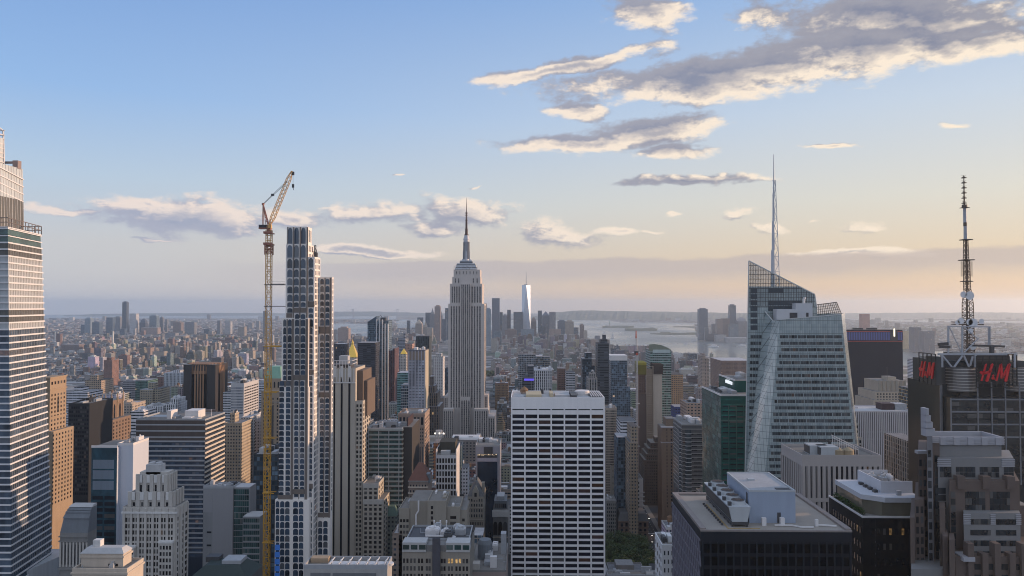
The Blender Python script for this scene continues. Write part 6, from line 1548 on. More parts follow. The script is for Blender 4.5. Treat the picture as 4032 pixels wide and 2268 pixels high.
def sign_tower():
    Y = 490; root = thing('glass_skyscraper', 'dark glass tower topped by scaffold frames with red brush lettering and a lattice mast', 'skyscraper', (310, Y + 25, 0))
    gl = glass('sign_tower_glass', (.03, .036, .04), .1, .25, spec=.8, blinds=.1); X = lambda u, v=1700, y=Y: AX(u, y, v); Z = lambda v, y=Y: AZ(v, y)
    zb = Z(1562); xl, xc, xr = X(3652, 1700, 520), X(3745), X(4110)
    bodies = [(X(3704, 1700, 500), X(4110), Y + 9, Y + 52, 0, Z(1508, 500)), (xc, xr, Y - 1, Y + 30, 0, zb)]
    wl = MB(); wl.box(*bodies[0]); wl.box(*bodies[1])
    wl.prism([(X(3706, 1700, 500), 499), (X(3652, 1700, 518) - 0, 518), (X(3652, 1700, 518) + 8, 545), (X(3706, 1700, 500) + 14, 545)][::-1], 0, Z(1509, 505))
    wl.build('wall', stone('sign_tower_core', (.022, .027, .032), .3, .3, .3), root)
    items = []
    b = bodies[1]; zl = AZ(1900, Y); FHh = 3.95
    items += grid(b, 'F', 12, FHh, gl, .97, .72, zl, b[5] - 2, m=.0)
    b = bodies[0]; items += grid((b[0], xc, b[2], b[3], 0, b[5]), 'F', 3, FHh, gl, .95, .72, zl, b[5] - 2); items += grid(b, 'F', 12, FHh, gl, .97, .72, zb + 1, Z(1530, 500), a0=xc + 1)
    p0, p1 = Vector((X(3706, 1700, 500), 499, 0)), Vector((X(3652, 1700, 518), 518, 0))
    for k in range(26):
        z = Z(1525, 505) - k * FHh; MB().prism([(p0.x - .1, p0.y - .12), (p0.x, p0.y), (p1.x, p1.y), (p1.x - .1, p1.y - .12)][::-1], z - 2.8, z).build('window_band', gl, root)
    pale = paint('pale_mullion', (.17, .18, .20), .5)
    for u, y in ((3704, 499), (3745, Y - 1.1), (3851, Y - 1.1), (3906, Y - 1.1), (3960, Y - 1.1), (4016, Y - 1.1)): x = X(u, 1700, y); MB().box(x - .35, x + .35, y - .5, y + .1, zl, Z(1500 if u != 3745 else 1562)).build('mullion', pale, root)
    for k, v in enumerate((1568, 1616, 1665, 1714)): MB().box(xc, xr, Y - 1.35, Y - 1.02, Z(v) - .5, Z(v) + .5).build('belt', pale, root)
    for k in range(4): p = p0.lerp(p1, k / 3); MB().box(p.x - .3, p.x + .3, p.y - .5, p.y + .2, zl, Z(1508, 505)).build('mullion', pale, root)
    # roof slab, silver drums, steel trestle
    zr = Z(1508, 500); sil = stone('silver_drum', (.17, .17, .175), .32, .15, .1, metal=.6); zd0, zd1 = Z(1540, 492), Z(1446, 492)
    for (u, r) in ((3784, 10.2), (4010, 9.6)):
        x = X(u, 1500, 500); mb = MB().cyl(x, 502, zd0, zd1, r, r, 28); mb.build('drum', sil, root, smooth=False)
        for k in range(8): MB().cyl(x, 502, zd0 + 1 + k * 1.95, zd0 + 1.35 + k * 1.95, r + .25, r + .25, 28).build('drum_rib', stone('rib_bright', (.55, .54, .52), .4, metal=.5), root)
        MB().box(x - 3, x + 3, 496, 508, zb - .5, zd0).build('drum_base', M_DKSTEEL, root)
    zk = Z(1397, 496); MB().box(X(3705, 1450, 500), X(4075, 1450), 500, 536, zr - 1, zk - 4).build('crown_core', stone('crown_core', (.05, .055, .06), .6), root)
    wt = paint('trestle_white', (.34, .36, .40), .5); mb = MB()
    za, zb2 = Z(1392, 492), Z(1443, 492)
    for u in (3705, 3837, 3990): mb.beam((X(u, 1440, 492), 491, zb2), (X(u, 1440, 492), 491, za), 1.3)
    mb.beam((X(3690, 1400, 492), 491, za), (X(4000, 1400, 492), 491, za), 1.2)
    for (u0, v0, u1, v1) in ((3711, 1400, 3748, 1445), (3790, 1400, 3757, 1445), (3795, 1400, 3815, 1445), (3830, 1403, 3820, 1440)): mb.beam(at(u0, v0, 491), at(u1, v1, 491), .9)
    # tall trestle around the mast
    for u in (3734, 3789): mb.beam(at(u, 1392, 494), at(u, 1285, 494), .9)
    for u in (3893, 3897): mb.beam(at(u, 1360, 520), at(u, 1285, 520), .8)
    mb.beam(at(3730, 1285, 494), at(3893, 1287, 494), .8).beam(at(3738, 1288, 494), at(3785, 1385, 494), .55).beam(at(3855, 1330, 494), at(3797, 1388, 494), .55).beam(at(3800, 1290, 494), at(3850, 1335, 494), .55)
    mb.build('trestle', wt, root)
    mb = MB(); mb.beam(at(3812, 1360, 496), at(3955, 1364, 496), 1.3).beam(at(3905, 1364, 496), at(3905, 1392, 496), 2.2).beam(at(3695, 1356, 494), at(3732, 1353, 494), 2.0).beam(at(3698, 1366, 494), at(3740, 1366, 494), 1.6).box(X(3795, 1390, 496), X(3970, 1390, 496), 495, 520, zk - 4, zk + 1)
    mb.build('window_cleaning_rig', M_DKSTEEL, root)
    # sign frames: one facing the viewer, one facing east
    fr = paint('frame_black', (.025, .027, .03), .6); red = paint('sign_red', (.52, .02, .028), .45, emit=.03)
    def frame(o, ax, L, zlo, zhi, nx, nz, nm):
        mb = MB()
        for i in range(nx + 1):
            p = o + ax * (L * i / nx); mb.beam((p.x, p.y, zlo), (p.x, p.y, zhi), .55)
        for k in range(nz + 1):
            z = zlo + (zhi - zlo) * k / nz; q = o + ax * L; mb.beam((o.x, o.y, z), (q.x, q.y, z), .5 if k in (0, nz) else .35)
        return mb.build(nm, fr, root)
    Y2 = 487; a = Vector((X(3845, 1450, Y2), Y2, 0)); L = X(3974, 1450, Y2) - a.x
    s = frame(a, Vector((1, 0, 0)), L, Z(1522, Y2), Z(1400, Y2), 5, 9, 'sign_frame'); lettering(s, Vector((X(3857, 1450, Y2), Y2 - .6, Z(1500, Y2))), Vector((1, 0, 0)), Z(1428, Y2) - Z(1500, Y2), red)
    frame(Vector((X(3974, 1450, Y2), Y2 + 1, 0)), Vector((.9, .43, 0)).normalized(), 9, Z(1520, Y2), Z(1394, Y2), 2, 9, 'sign_frame')
    e0 = Vector((X(3619, 1450, 508), 508, 0)); e1 = Vector((X(3684, 1450, 488), 488, 0)); ax = (e1 - e0).normalized(); L = (e1 - e0).length
    s = frame(e0, ax, L, Z(1505, 504), Z(1387, 504), 4, 8, 'sign_frame'); hgt = Z(1421, 498) - Z(1486, 498); lettering(s, e0 + ax * 1.6 + Vector((ax.y, -ax.x, 0)) * .6 + Vector((0, 0, Z(1486, 498))), ax, hgt, red)
    MB().box(e1.x, e1.x + 4, e1.y + .5, e1.y + 12, Z(1510, 495), Z(1400, 495)).build('sign_back', stone('crown_core', (.05, .055, .06)), root)
    place_windows(root, items)
    # mast
    mm = paint('mast_rust', (.075, .058, .05), .6); mx, my = X(3812, 1300, 510), 510; ZZ = lambda v: AZ(v, my, 3808)
    mb = MB(); lattice(mb, mx, my, ZZ(1392), ZZ(1192), 5.4, 4.8, 16, .42); lattice(mb, mx, my, ZZ(1192), ZZ(1140), 4.7, 3.0, 4, .4); lattice(mb, mx - .3, my, ZZ(1140), ZZ(1024), 3.2, 2.6, 10, .36); lattice(mb, mx - .7, my, ZZ(1024), ZZ(946), 2.5, 2.0, 8, .34)
    mb.cyl(mx - .4, my, ZZ(1392), ZZ(946), .55, .5, 8)
    for v, w in ((1268, 9), (1277, 9), (1108, 2.8), (1024, 3.6), (944, 3)): mb.box(mx - w - .5, mx + w - .5, my - min(w, 4), my + min(w, 4), ZZ(v) - .3, ZZ(v) + .3)
    r = random.Random(8)
    for k in range(26): v = 1030 + k * 2.3; mb.beam((mx - 4.4, my, ZZ(v)), (mx + 3.6, my, ZZ(v)), .16)
    mb.build('lattice_mast', mm, root)
    mb = MB().cyl(mx - .9, my, ZZ(944), ZZ(890), 1.15, 1.05, 12).cyl(mx - 1.1, my, ZZ(876), ZZ(818), 1.05, 1.0, 12); mb.build('white_antenna', wt, root)
    mb = MB().cyl(mx - 1.0, my, ZZ(890), ZZ(876), 1.15, 1.1, 12).cyl(mx - 1.2, my, ZZ(818), ZZ(806), 1.8, 1.7, 10).box(mx - 3.6, mx + 1.2, my - 2, my + 2, ZZ(819), ZZ(817)).cyl(mx - 1.4, my, ZZ(806), ZZ(690), .5, .3, 8)
    for k in range(6): v = 800 - k * 20; mb.cyl(mx - 1.4, my, ZZ(v) - .2, ZZ(v) + .2, 1.7, 1.7, 8); mb.beam((mx - 2.9, my, ZZ(v) + .1), (mx + .1, my, ZZ(v) + 1.6), .2).beam((mx + .1, my, ZZ(v) + .1), (mx - 2.9, my, ZZ(v) + 1.6), .2)
    mb.build('top_antenna', mm, root)
    dish = paint('dish_white', (.62, .63, .66), .4)
    for (u, v, rr_) in ((3792, 1160, 2.2), (3817, 1164, 3.0), (3782, 1263, 2.2), (3816, 1268, 2.2), (3830, 1272, 3.2), (3863, 1265, 1.8), (3820, 1303, 1.8), (3830, 1366, 2.0), (3768, 1270, 1.6)):
        p = at(u, v, my - 4); mb = MB(); n = 14; ring = [(p.x + rr_ * math.cos(2 * math.pi * i / n), my - 4.5, p.z + rr_ * math.sin(2 * math.pi * i / n)) for i in range(n)]; mb.face(ring)
        for i in range(n): j = (i + 1) % n; mb.face([ring[j], ring[i], (p.x, my - 2.6, p.z)])
        mb.build('dish', dish, root)
    OCC.append((X(3652, 1700, 520), xr, Y - 2, Y + 60, 230)); KEEP.append((3645, 4060, 1900, Y))
sign_tower()

# stepped tower in brown granite and grey panels, lower right corner
bg_ = stone('brown_granite', (.125, .098, .088), .7, .15, .2); pg = stone('grey_precast', (.20, .20, .205), .7, .1, .2); lw = stone('louver_white', (.34, .34, .37), .5, .1, .1)
def ex(root, bx, items):
    Y = 300; X = lambda u, v=1900, y=Y: AX(u, y, v); Z = lambda v, y=Y: AZ(v, y)
    gl = glass('corner_window', (.022, .028, .034), .1, .6, lit=.006, spec=.7)
    def blk(nm, u0, u1, vt, y0, dep, mat, vb=None): b = (X(u0, vt + 60, y0), X(u1, vt + 60, y0), y0, y0 + dep, 0 if vb is None else AZ(vb, y0), AZ(vt, y0)); sk = .54 * dep; MB().prism([(b[0], b[2]), (b[1], b[2]), (b[1] + sk, b[3]), (b[0] + sk, b[3])], b[4], b[5]).build(nm, mat, root); return b
    cr = blk('crown', 3672, 3944, 1745, 304, 13, pg)
    z = cr[5]; o = .8
    for k in range(4):
        za, zc = z + .2 + k * .62, z + .62 + k * .62
        MB().box(cr[0] - o, cr[1] + o, cr[2] - o, cr[2] + .15, za, zc).box(cr[1] - .15, cr[1] + o, cr[2] + .15, cr[3] + o, za, zc).build('louver', lw, root)
    MB().box(cr[0] + 6.9, cr[1] - .3, cr[2] + .3, cr[3] - .3, z - .2, z + .05).build('crown_roof', M_ROOF, root)
    mb = MB(); z2 = z + 2.7
    mb.box(cr[0] - .6, cr[1] + .6, cr[2] - .6, cr[2] + .2, z, z2 + .5).prism([(cr[0] - .6, cr[2] + .2), (cr[0] + .2, cr[2] + .2), (cr[0] + 7.6, cr[3] - .2), (cr[0] + 6.8, cr[3] - .2)], z, z2 + .5).box(cr[1] - .2, cr[1] + .6, cr[2] + .2, cr[3], z, z2 + .5).box(cr[0] + 7, cr[1] - .2, cr[3] - .2, cr[3] + .6, z, z2 + .5); mb.build('crown_parapet', lw, root)
    for k in range(5): x = cr[0] + (cr[1] - cr[0]) * (.14 + .2 * k); MB().box(x - 1.2, x + 1.2, cr[2] - 1.0, cr[2] - .5, z, z2 + .4).build('crown_panel', lw, root)
    s2 = blk('upper_block', 3693, 3992, 1797, 300.5, 17, pg); z = s2[5]
    for (a0, a1) in ((s2[0], s2[0] + 4.8), (s2[1] - 4.6, s2[1])):
        for k in range(4): MB().box(a0 - .3, a1 + .3, s2[2] - .35, s2[2] + .02, z - 3.4 + k * .85, z - 2.9 + k * .85).build('louver', lw, root)
    for (u0, u1) in ((3700, 3746), (3763, 3840), (3857, 3934), (3952, 3991)):
        x0, x1 = X(u0, 1850, 300.5), X(u1, 1850, 300.5); n = max(2, int((x1 - x0) / 1.5))
        for c in range(n):
            for r in range(2): w = (x1 - x0) / n; items.append((x0 + w * (c + .5), 300.4, Z(1841 + 21 * r, 300.5), w * .93, 2.0, 'F', gl, 'rect', 'window'))
    s3 = blk('granite_tier', 3738, 4015, 1886, 297, 20, bg_); z = s3[5]
    for u in (3780, 3880, 3975): x = X(u, 1880, 297); MB().box(x - 1.5, x + 1.5, 296, 299, z - 3, z + 2.0).build('buttress', bg_, root)
    for (u0, u1) in ((3800, 3879), (3897, 3976)):
        x0, x1 = X(u0, 1960, 297), X(u1, 1960, 297)
        for c in range(6):
            for r in range(3): w = (x1 - x0) / 6; items.append((x0 + w * (c + .5), 296.9, Z(1940 + 26 * r, 297), w * .93, 2.55, 'F', gl, 'rect', 'window'))
    for r in range(9): items.append((X(3722, 1950, 297), 300.4, Z(1925 + 27 * r, 300.5), 4.2, 2.4, 'F', gl, 'rect', 'window')); items.append((X(3752, 1950, 297), 296.9, Z(1940 + 27 * r, 297), 1.8, 2.4, 'F', gl, 'rect', 'window'))
    s4 = blk('grey_tier', 3795, 4018, 2011, 293, 30, pg); z = s4[5]
    for a in ((s4[0], s4[0] + 2.4), (s4[0] + 10.5, s4[0] + 12), (s4[1] - 1.6, s4[1])):
        for k in range(6): MB().box(a[0] - .2, a[1] + .2, 292.7, 293.02, z - 4.4 + k * .72, z - 4 + k * .72).build('louver', lw, root)
    for v in (2045, 2087, 2128, 2170):
        for (u0, u1) in ((3820, 3901), (3921, 4001)):
            x0, x1 = X(u0, v, 293), X(u1, v, 293)
            for c in range(6): w = (x1 - x0) / 6; items.append((x0 + w * (c + .5), 292.9, Z(v, 293), w * .94, 2.1, 'F', gl, 'rect', 'window'))
    s5 = blk('granite_base', 3762, 4080, 2182, 288, 36, bg_); z = s5[5]
    for u in (3822, 3878, 3927, 3986, 4032): x = X(u, 2200, 287); MB().box(x - 1.1, x + 1.1, 286.6, 290, 0, z + (5.5 if u in (3822, 3927, 4032) else 1.5)).build('buttress', bg_, root)
    for v in (2220, 2262):
        for u in (3850, 3903, 3957, 4010): items.append((X(u, v, 288), 287.9, Z(v, 288), 2.6, 2.2, 'F', gl, 'rect', 'window'))
    MB().box(X(3770, 2180, 290), X(3815, 2180, 290), 286, 293, z - 1.2, z + .4).build('coping', lw, root)
    # shafts on the left: spire column and stepped granite piers
    c1 = blk('corner_shaft', 3668, 3700, 1740, 302, 30, bg_); c2 = blk('grey_shaft', 3650, 3672, 1712, 299, 6, stone('shaft_grey', (.17, .17, .185), .5, .1, .2))
    xs = X(3655, 1690, 299); zt = c2[5]
    for k, (w, h) in enumerate(((3.6, 3.0), (2.8, 5.6), (2.0, 8.2), (1.3, 11.0))): MB().box(xs - .8, xs - .8 + w, 299.2, 303, zt - .2 + (0 if k == 0 else (3.0, 5.6, 8.2)[k - 1]), zt + h).build('finial_step', lw, root)
    for k in range(15): items.append((X(3661, 1900, 299), 298.9, zt - 7 - k * 4.1, 1.3, 2.8, 'F', gl, 'rect', 'window'))
    L1 = blk('granite_shaft', 3615, 3650, 1778, 306, 30, bg_); L2 = blk('granite_shaft', 3602, 3640, 1960, 301, 30, bg_); L3 = blk('granite_pier', 3584, 3602, 2030, 297, 30, bg_); L4 = blk('granite_pier', 3700, 3722, 1985, 294, 8, bg_); L5 = blk('granite_pier', 3712, 3733, 2100, 290, 8, bg_); L6 = blk('granite_pier', 3738, 3760, 2115, 287, 8, bg_); L7 = blk('granite_base', 3588, 3770, 2230, 291, 30, pg)
    for b, n in ((L1, 2), (L2, 2)):
        items += grid(b, 'F', n, 4.1, gl, .55, .65, 80, b[5] - 2)
    MB().box(L1[0] - .3, L1[1] + .2, L1[2] - .4, L1[2] + 2, L1[5] - .3, L1[5] + .9).build('coping', lw, root)
    for k in range(16): items.append((X(3690, 2000, 302), 301.9, Z(1800 + 29 * k, 302), 1.6, 2.6, 'F', gl, 'rect', 'window'))
bld('office_tower', 'stepped tower of brown granite and grey panels with white louvred crown, lower right corner', 'skyscraper', [(3800, 4060, 1990, 14, 30)], 300, bg_, None, None, 2300, 0, extra=ex)

# green glass block with a white script sign
ggl = glass('emerald_glass', (.014, .115, .098), .09, .5, lit=.004, spec=.8, blinds=.12)
def ex(root, bx, items):
    b, q = bx; zl = AZ(1960, 592)
    for (w, y0) in ((b, 592),):
        items += grid(w, 'F', 5, 4.2, G_DARK, .8, .42, zl, w[5] - 6); bands(root, w, 4.2, .3, ggl, 'F', zl, w[5] - 2.4, .1, 'spandrel')
    for k in range(5): x = b[0] + (b[1] - b[0]) * k / 5; MB().box(x - .25, x + .25, b[2] - .35, b[2], zl, b[5] - 8).build('mullion', stone('emerald_metal', (.05, .11, .10), .4), root)
    side = glass('emerald_side', (.075, .125, .115), .1, .9, spec=.9, blinds=.2)
    items += grid(b, 'L', 14, 4.2, side, .97, .9, zl, b[5] - 1, m=0)
    MB().box(b[0] - .15, b[1], b[2] - .2, b[2] + .3, b[5] - .3, b[5] + 1).box(b[0] - .2, b[0] + .3, b[2] + .3, b[3], b[5] - .3, b[5] + 1).build('parapet', M_WHITE, root); roof_kit(root, (b[0] + 2, b[1] - 8, b[2] + 4, b[3] - 2, 0, b[5]), 151, 6, M_STEEL, 0, hmax=2.5)
    MB().box(q[0] - .2, q[0] + .3, q[2], q[3], q[5] - .3, q[5] + .9).build('parapet', M_WHITE, root); roof_kit(root, (q[0] + 2, q[1] - 2, q[2] + 3, q[3] - 2, 0, q[5]), 152, 5, bt, 0, hmax=5)
    wh = paint('sign_script', (.95, .97, 1.0), emit=.7); text_mesh('sign_lettering', 'salesforce', 5.6, wh, root, (q[0] - .4, q[2] + 17.5, AZ(1508, 620)), -math.pi / 2, .25, .15, .95)
bld('office_building', 'emerald glass office block with white script lettering near its top', 'office building', [(2838, 2990, 1558, 0, 62), (2894, 3010, 1499, 24, 50)], 592, stone('emerald_core', (.018, .085, .074), .2), None, None, 1960, 0, extra=ex)

# glass office building with a chamfered corner and slim tan tower before it
def ex(root, bx, items):
    b = bx[0]; zl = AZ(1950, 740); items += grid(b, 'F', 7, 4.05, G_WARM, .95, .56, zl, b[5] - 7); bands(root, b, 4.05, .2, stone('band_grey2', (.30, .29, .285), .6), 'FL', zl, b[5], .25)
    items += grid(b, 'L', 5, 4.05, glass('grey_side', (.09, .095, .10), .1, .5, spec=.9), .96, .75, zl, b[5] - 2, m=0)
    MB().prism([(b[0] - 1.6, b[2] + 8), (b[0] + 4, b[2] - 2.4), (b[0] + 8.5, b[2] - 2.4), (b[0] + 8.5, b[2] + .5), (b[0], b[2] + 8.5)], 0, b[5] - 5).build('glass_bay', glass('bay_glass', (.06, .07, .08), .1, .3, spec=.9, blinds=0), root)
    for k in range(20): MB().prism([(b[0] - 1.8, b[2] + 8), (b[0] + 3.9, b[2] - 2.65), (b[0] + 8.7, b[2] - 2.65), (b[0] + 8.7, b[2] + .4), (b[0], b[2] + 8.4)], b[5] - 9 - k * 4.05, b[5] - 8.3 - k * 4.05).build('spandrel', M_ROOFL, root)
    roof_kit(root, b, 161, 6, M_STEEL, .8, hmax=4); MB().cyl(b[0] + 16, b[2] + 14, b[5], b[5] + 5, 4.5, 4.5, 16).build('cooling_tower', M_ROOFL, root)
bld('office_building', 'grey glass office block with pale floor lines and rounded glass corner bay', 'office building', [(2686, 2790, 1672, 0, 44)], 740, stone('grey_glass_core', (.10, .10, .105), .3), None, None, 1950, 0, extra=ex)
tb = stone('tan_rib', (.20, .15, .115))
def ex(root, bx, items):
    b, q = bx; zl = AZ(1985, 850)
    for k, f in enumerate((.42, .82)): x = b[0] + (b[1] - b[0]) * f; items += [(x, b[2] - .05, b[5] - 3 - r * 3.8, 1.5, 2.2, 'F', G_DARK, 'rect', 'window') for r in range(24)]
    piers(root, b, 3, 1.5, tb, 'F', zl - 20, b[5], .5); 
    for k in (.3, 17.5): MB().box(b[0] - .4, b[1] + .4, b[2] - .8, b[2] + 4, b[5] - k - .5, b[5] - k + .4).build('cornice', lw, root)
    MB().box(q[0] - .2, q[1] + .2, q[2] - .3, q[2] + .3, q[5] - .5, q[5] + .5).build('cornice', lw, root)
bld('apartment_tower', 'thin tan ribbed tower standing beside the grey glass office block', 'apartment tower', [(2605, 2652, 1682, 0, 26), (2622, 2657, 1647, 8, 20)], 850, tb, None, None, 2085, 0, extra=ex)
bld('apartment_tower', 'dark brown brick ziggurat left of the thin tan ribbed tower', 'apartment tower', [(2537, 2607, 1812, 0, 44), (2545, 2607, 1788, 2, 40), (2552, 2607, 1766, 4, 36), (2562, 2607, 1744, 6, 30), (2580, 2602, 1722, 9, 14)], 965, stone('umber_brick', (.115, .09, .075)), (8, 3.7, G_DARK, .35, .5), ('L', 9), 1980, 0)
# white stepped house with a flue, tan building behind, and neighbours of the street
wgy = stone('white_grey', (.40, .41, .425), .7)
def ex(root, bx, items):
    b = bx[0]
    for f in (.22, .36, .5, .78): items += [(b[0] + (b[1] - b[0]) * f, b[2] - .05, b[5] - 4 - r * 4.6, 1.7, 2.6, 'F', G_DARK, 'rect', 'window') for r in range(9)]
    for k in range(5): z = b[5] - 15 - k * 5; MB().box(b[0] - 1.6, b[0] + .1, b[2] + .5, b[2] + 4, z, z + .9).build('balcony', wgy, root); MB().box(b[1] - 3, b[1] + 1.6, b[2] - 1.2, b[2], z, z + .9).build('balcony', wgy, root)
    p = [at(u, v, 854) for u, v in ((2505, 1996), (2496, 1965), (2497, 1865))]; MB().beam(p[0], p[1], .8).beam(p[1], p[2], .8).build('flue_pipe', M_WHITE, root); roof_kit(root, b, 171, 2, wgy, .8, hmax=2)
bld('apartment_building', 'pale grey stepped building with side balconies and a white flue on its front', 'apartment building', [(2450, 2532, 1888, 0, 28), (2481, 2507, 1848, 6, 14)], 856, wgy, None, None, 2010, 0, extra=ex)
bld('masonry_building', 'buff building with tank house on its roof behind the pale grey stepped building', 'building', [(2404, 2482, 1838, 0, 36), (2428, 2478, 1806, 4, 16)], 900, bt, (5, 7.5, G_DARK, .14, .3), None, 1990, 181)
bld('apartment_tower', 'tan gridded apartment tower just right of the white slab', 'apartment tower', [(2385, 2429, 1610, 0, 30)], 905, stone('grid_tan', (.34, .29, .245)), (9, 3.1, G_DARK, .62, .55), None, 1950, 191)
def ex(root, bx, items):
    b = bx[0]; q = (b[0], b[1], b[2], b[3], 0, b[5]); MB().prism([(b[0] - .3, b[2] - .3), (b[1] + .3, b[2] - .3), (b[1] + .3, b[3]), (b[0] - .3, b[3])], b[5], b[5] + 7.5, poly1=[(b[0] + 2, b[2] + 3), (b[1] - 2, b[2] + 3), (b[1] - 2, b[3]), (b[0] + 2, b[3])]).build('mansard', stone('slate', (.12, .12, .125)), root)
    for k in range(3): x = b[0] + 9 + k * 5.4; MB().prism([(x, b[2] + .7), (x + 4.2, b[2] + .7), (x + 4.2, b[2] + .9), (x, b[2] + .9)], b[5] + 2.2, b[5] + 6.0, poly1=[(x, b[2] + 2.4), (x + 4.2, b[2] + 2.4), (x + 4.2, b[2] + 2.6), (x, b[2] + 2.6)]).build('skylight', stone('skylight_white', (.62, .66, .72), .3), root)
    items += grid(b, 'F', 6, 5.2, G_DARK, .5, .6, 4, b[5] - 2, 'arch'); items += grid(b, 'F', 6, 4.2, G_DARK, .5, .5, b[5] - 6, b[5] - 1)
    for k in (0, 6, 11): MB().box(b[0] - .5, b[1] + .5, b[2] - .7, b[2] + .2, b[5] - k - .6, b[5] - k).build('cornice', brw, root)
bld('masonry_building', 'brown stone block with slate mansard and three bright skylights above the park trees', 'building', [(2436, 2553, 2052, 0, 26)], 806, stone('brown_stone2', (.19, .135, .115)), None, None, 2135, 0, extra=ex)
bld('masonry_building', 'narrow grey block with small square windows at the right foot of the white slab', 'building', [(2388, 2427, 1975, 0, 26)], 812, gst, (5, 4.0, G_DARK, .55, .55), None, 2140, 201)
bld('apartment_building', 'slim white corner building partly hidden behind the black office block', 'apartment building', [(2607, 2700, 2152, 0, 22)], 400, stone('bright_white', (.58, .585, .6), .6), (6, 4.6, G_DARK, .35, .5), ('L', 4), 2300, 211)
bld('commercial_building', 'low white-edged roof with plant boxes below the park trees', 'building', [(2392, 2612, 2268, 0, 9)], 520, stone('pale_grey2', (.33, .34, .36)), None, None, 2300, 221)

# ------------------------------------------------------------------ middle distance
def simple(name, label, cat, tiers, Y, sty, col, vb, kit=0, extra=None, group=None):
    return bld(name, label, cat, tiers, Y, (sty, col), None, None, vb, kit, .8, group, extra)
# left, beyond the foreground row
def ex(root, bx, items):
    b = bx[0]; cx, cy = (b[0] + b[1]) / 2, (b[2] + b[3]) / 2; rb = stone('rib_brown', (.33, .19, .11)); lo, hi = AZ(1640, 1250), b[5]; zc = AZ(1475, 1250)
    n = 8; A = (b[1] - b[0]) / 2; B = (b[3] - b[2]) / 2; c = .42
    oct_ = lambda k, q=1.0: [(cx - A * k, cy - B * k * c), (cx - A * k * c, cy - B * k), (cx + A * k * c, cy - B * k), (cx + A * k, cy - B * k * c), (cx + A * k, cy + B * k * c), (cx + A * k * c, cy + B * k), (cx - A * k * c, cy + B * k), (cx - A * k, cy + B * k * c)]
    MB().prism(oct_(1.0), 0, zc).build('shaft', stone('bronze_glass', (.06, .05, .05), .25, .3, .4), root); MB().prism(oct_(1.03), zc, hi + 1, poly1=oct_(.94)).build('crown', stone('crown_brown', (.25, .15, .095)), root)
    for i in (7, 0, 1, 2, 3):
        p, q = oct_(1.0)[i], oct_(1.0)[(i + 1) % 8]; m = 5 if i == 1 else 4
        for k in range(m + 1):
            t = k / m; x, y = p[0] + (q[0] - p[0]) * t, p[1] + (q[1] - p[1]) * t; w = 1.1; MB().box(x - w, x + w, y - w, y + w, lo, zc + .5).build('rib', rb, root)
            x2, y2 = cx + (x - cx) * .95, cy + (y - cy) * .95; MB().beam((cx + (x - cx) * 1.03, cy + (y - cy) * 1.03, zc), (x2, y2, hi + 1.5), 2.0).build('rib', rb, root)
bld('office_tower', 'brown ribbed octagonal tower with a tapering crown, left of the crane', 'skyscraper', [(722, 848, 1436, 0, 52)], 1250, stone('oct_core', (.05, .045, .045)), None, None, 1632, 0, extra=ex)
def ex(root, bx, items):
    b = bx[0]; items += grid(b, 'F', 11, 4.2, G_BLUE, .55, .5, AZ(1645, 1100), b[5] - 4); items += grid(b, 'R', 8, 4.2, G_WARM, .8, .45, AZ(1645, 1100), b[5] - 4)
bld('office_building', 'white gridded office block right of the brown octagonal tower', 'office building', [(909, 960, 1512, 0, 62)], 1100, stone('grid_white', (.48, .47, .48)), None, None, 1642, 301, extra=ex)
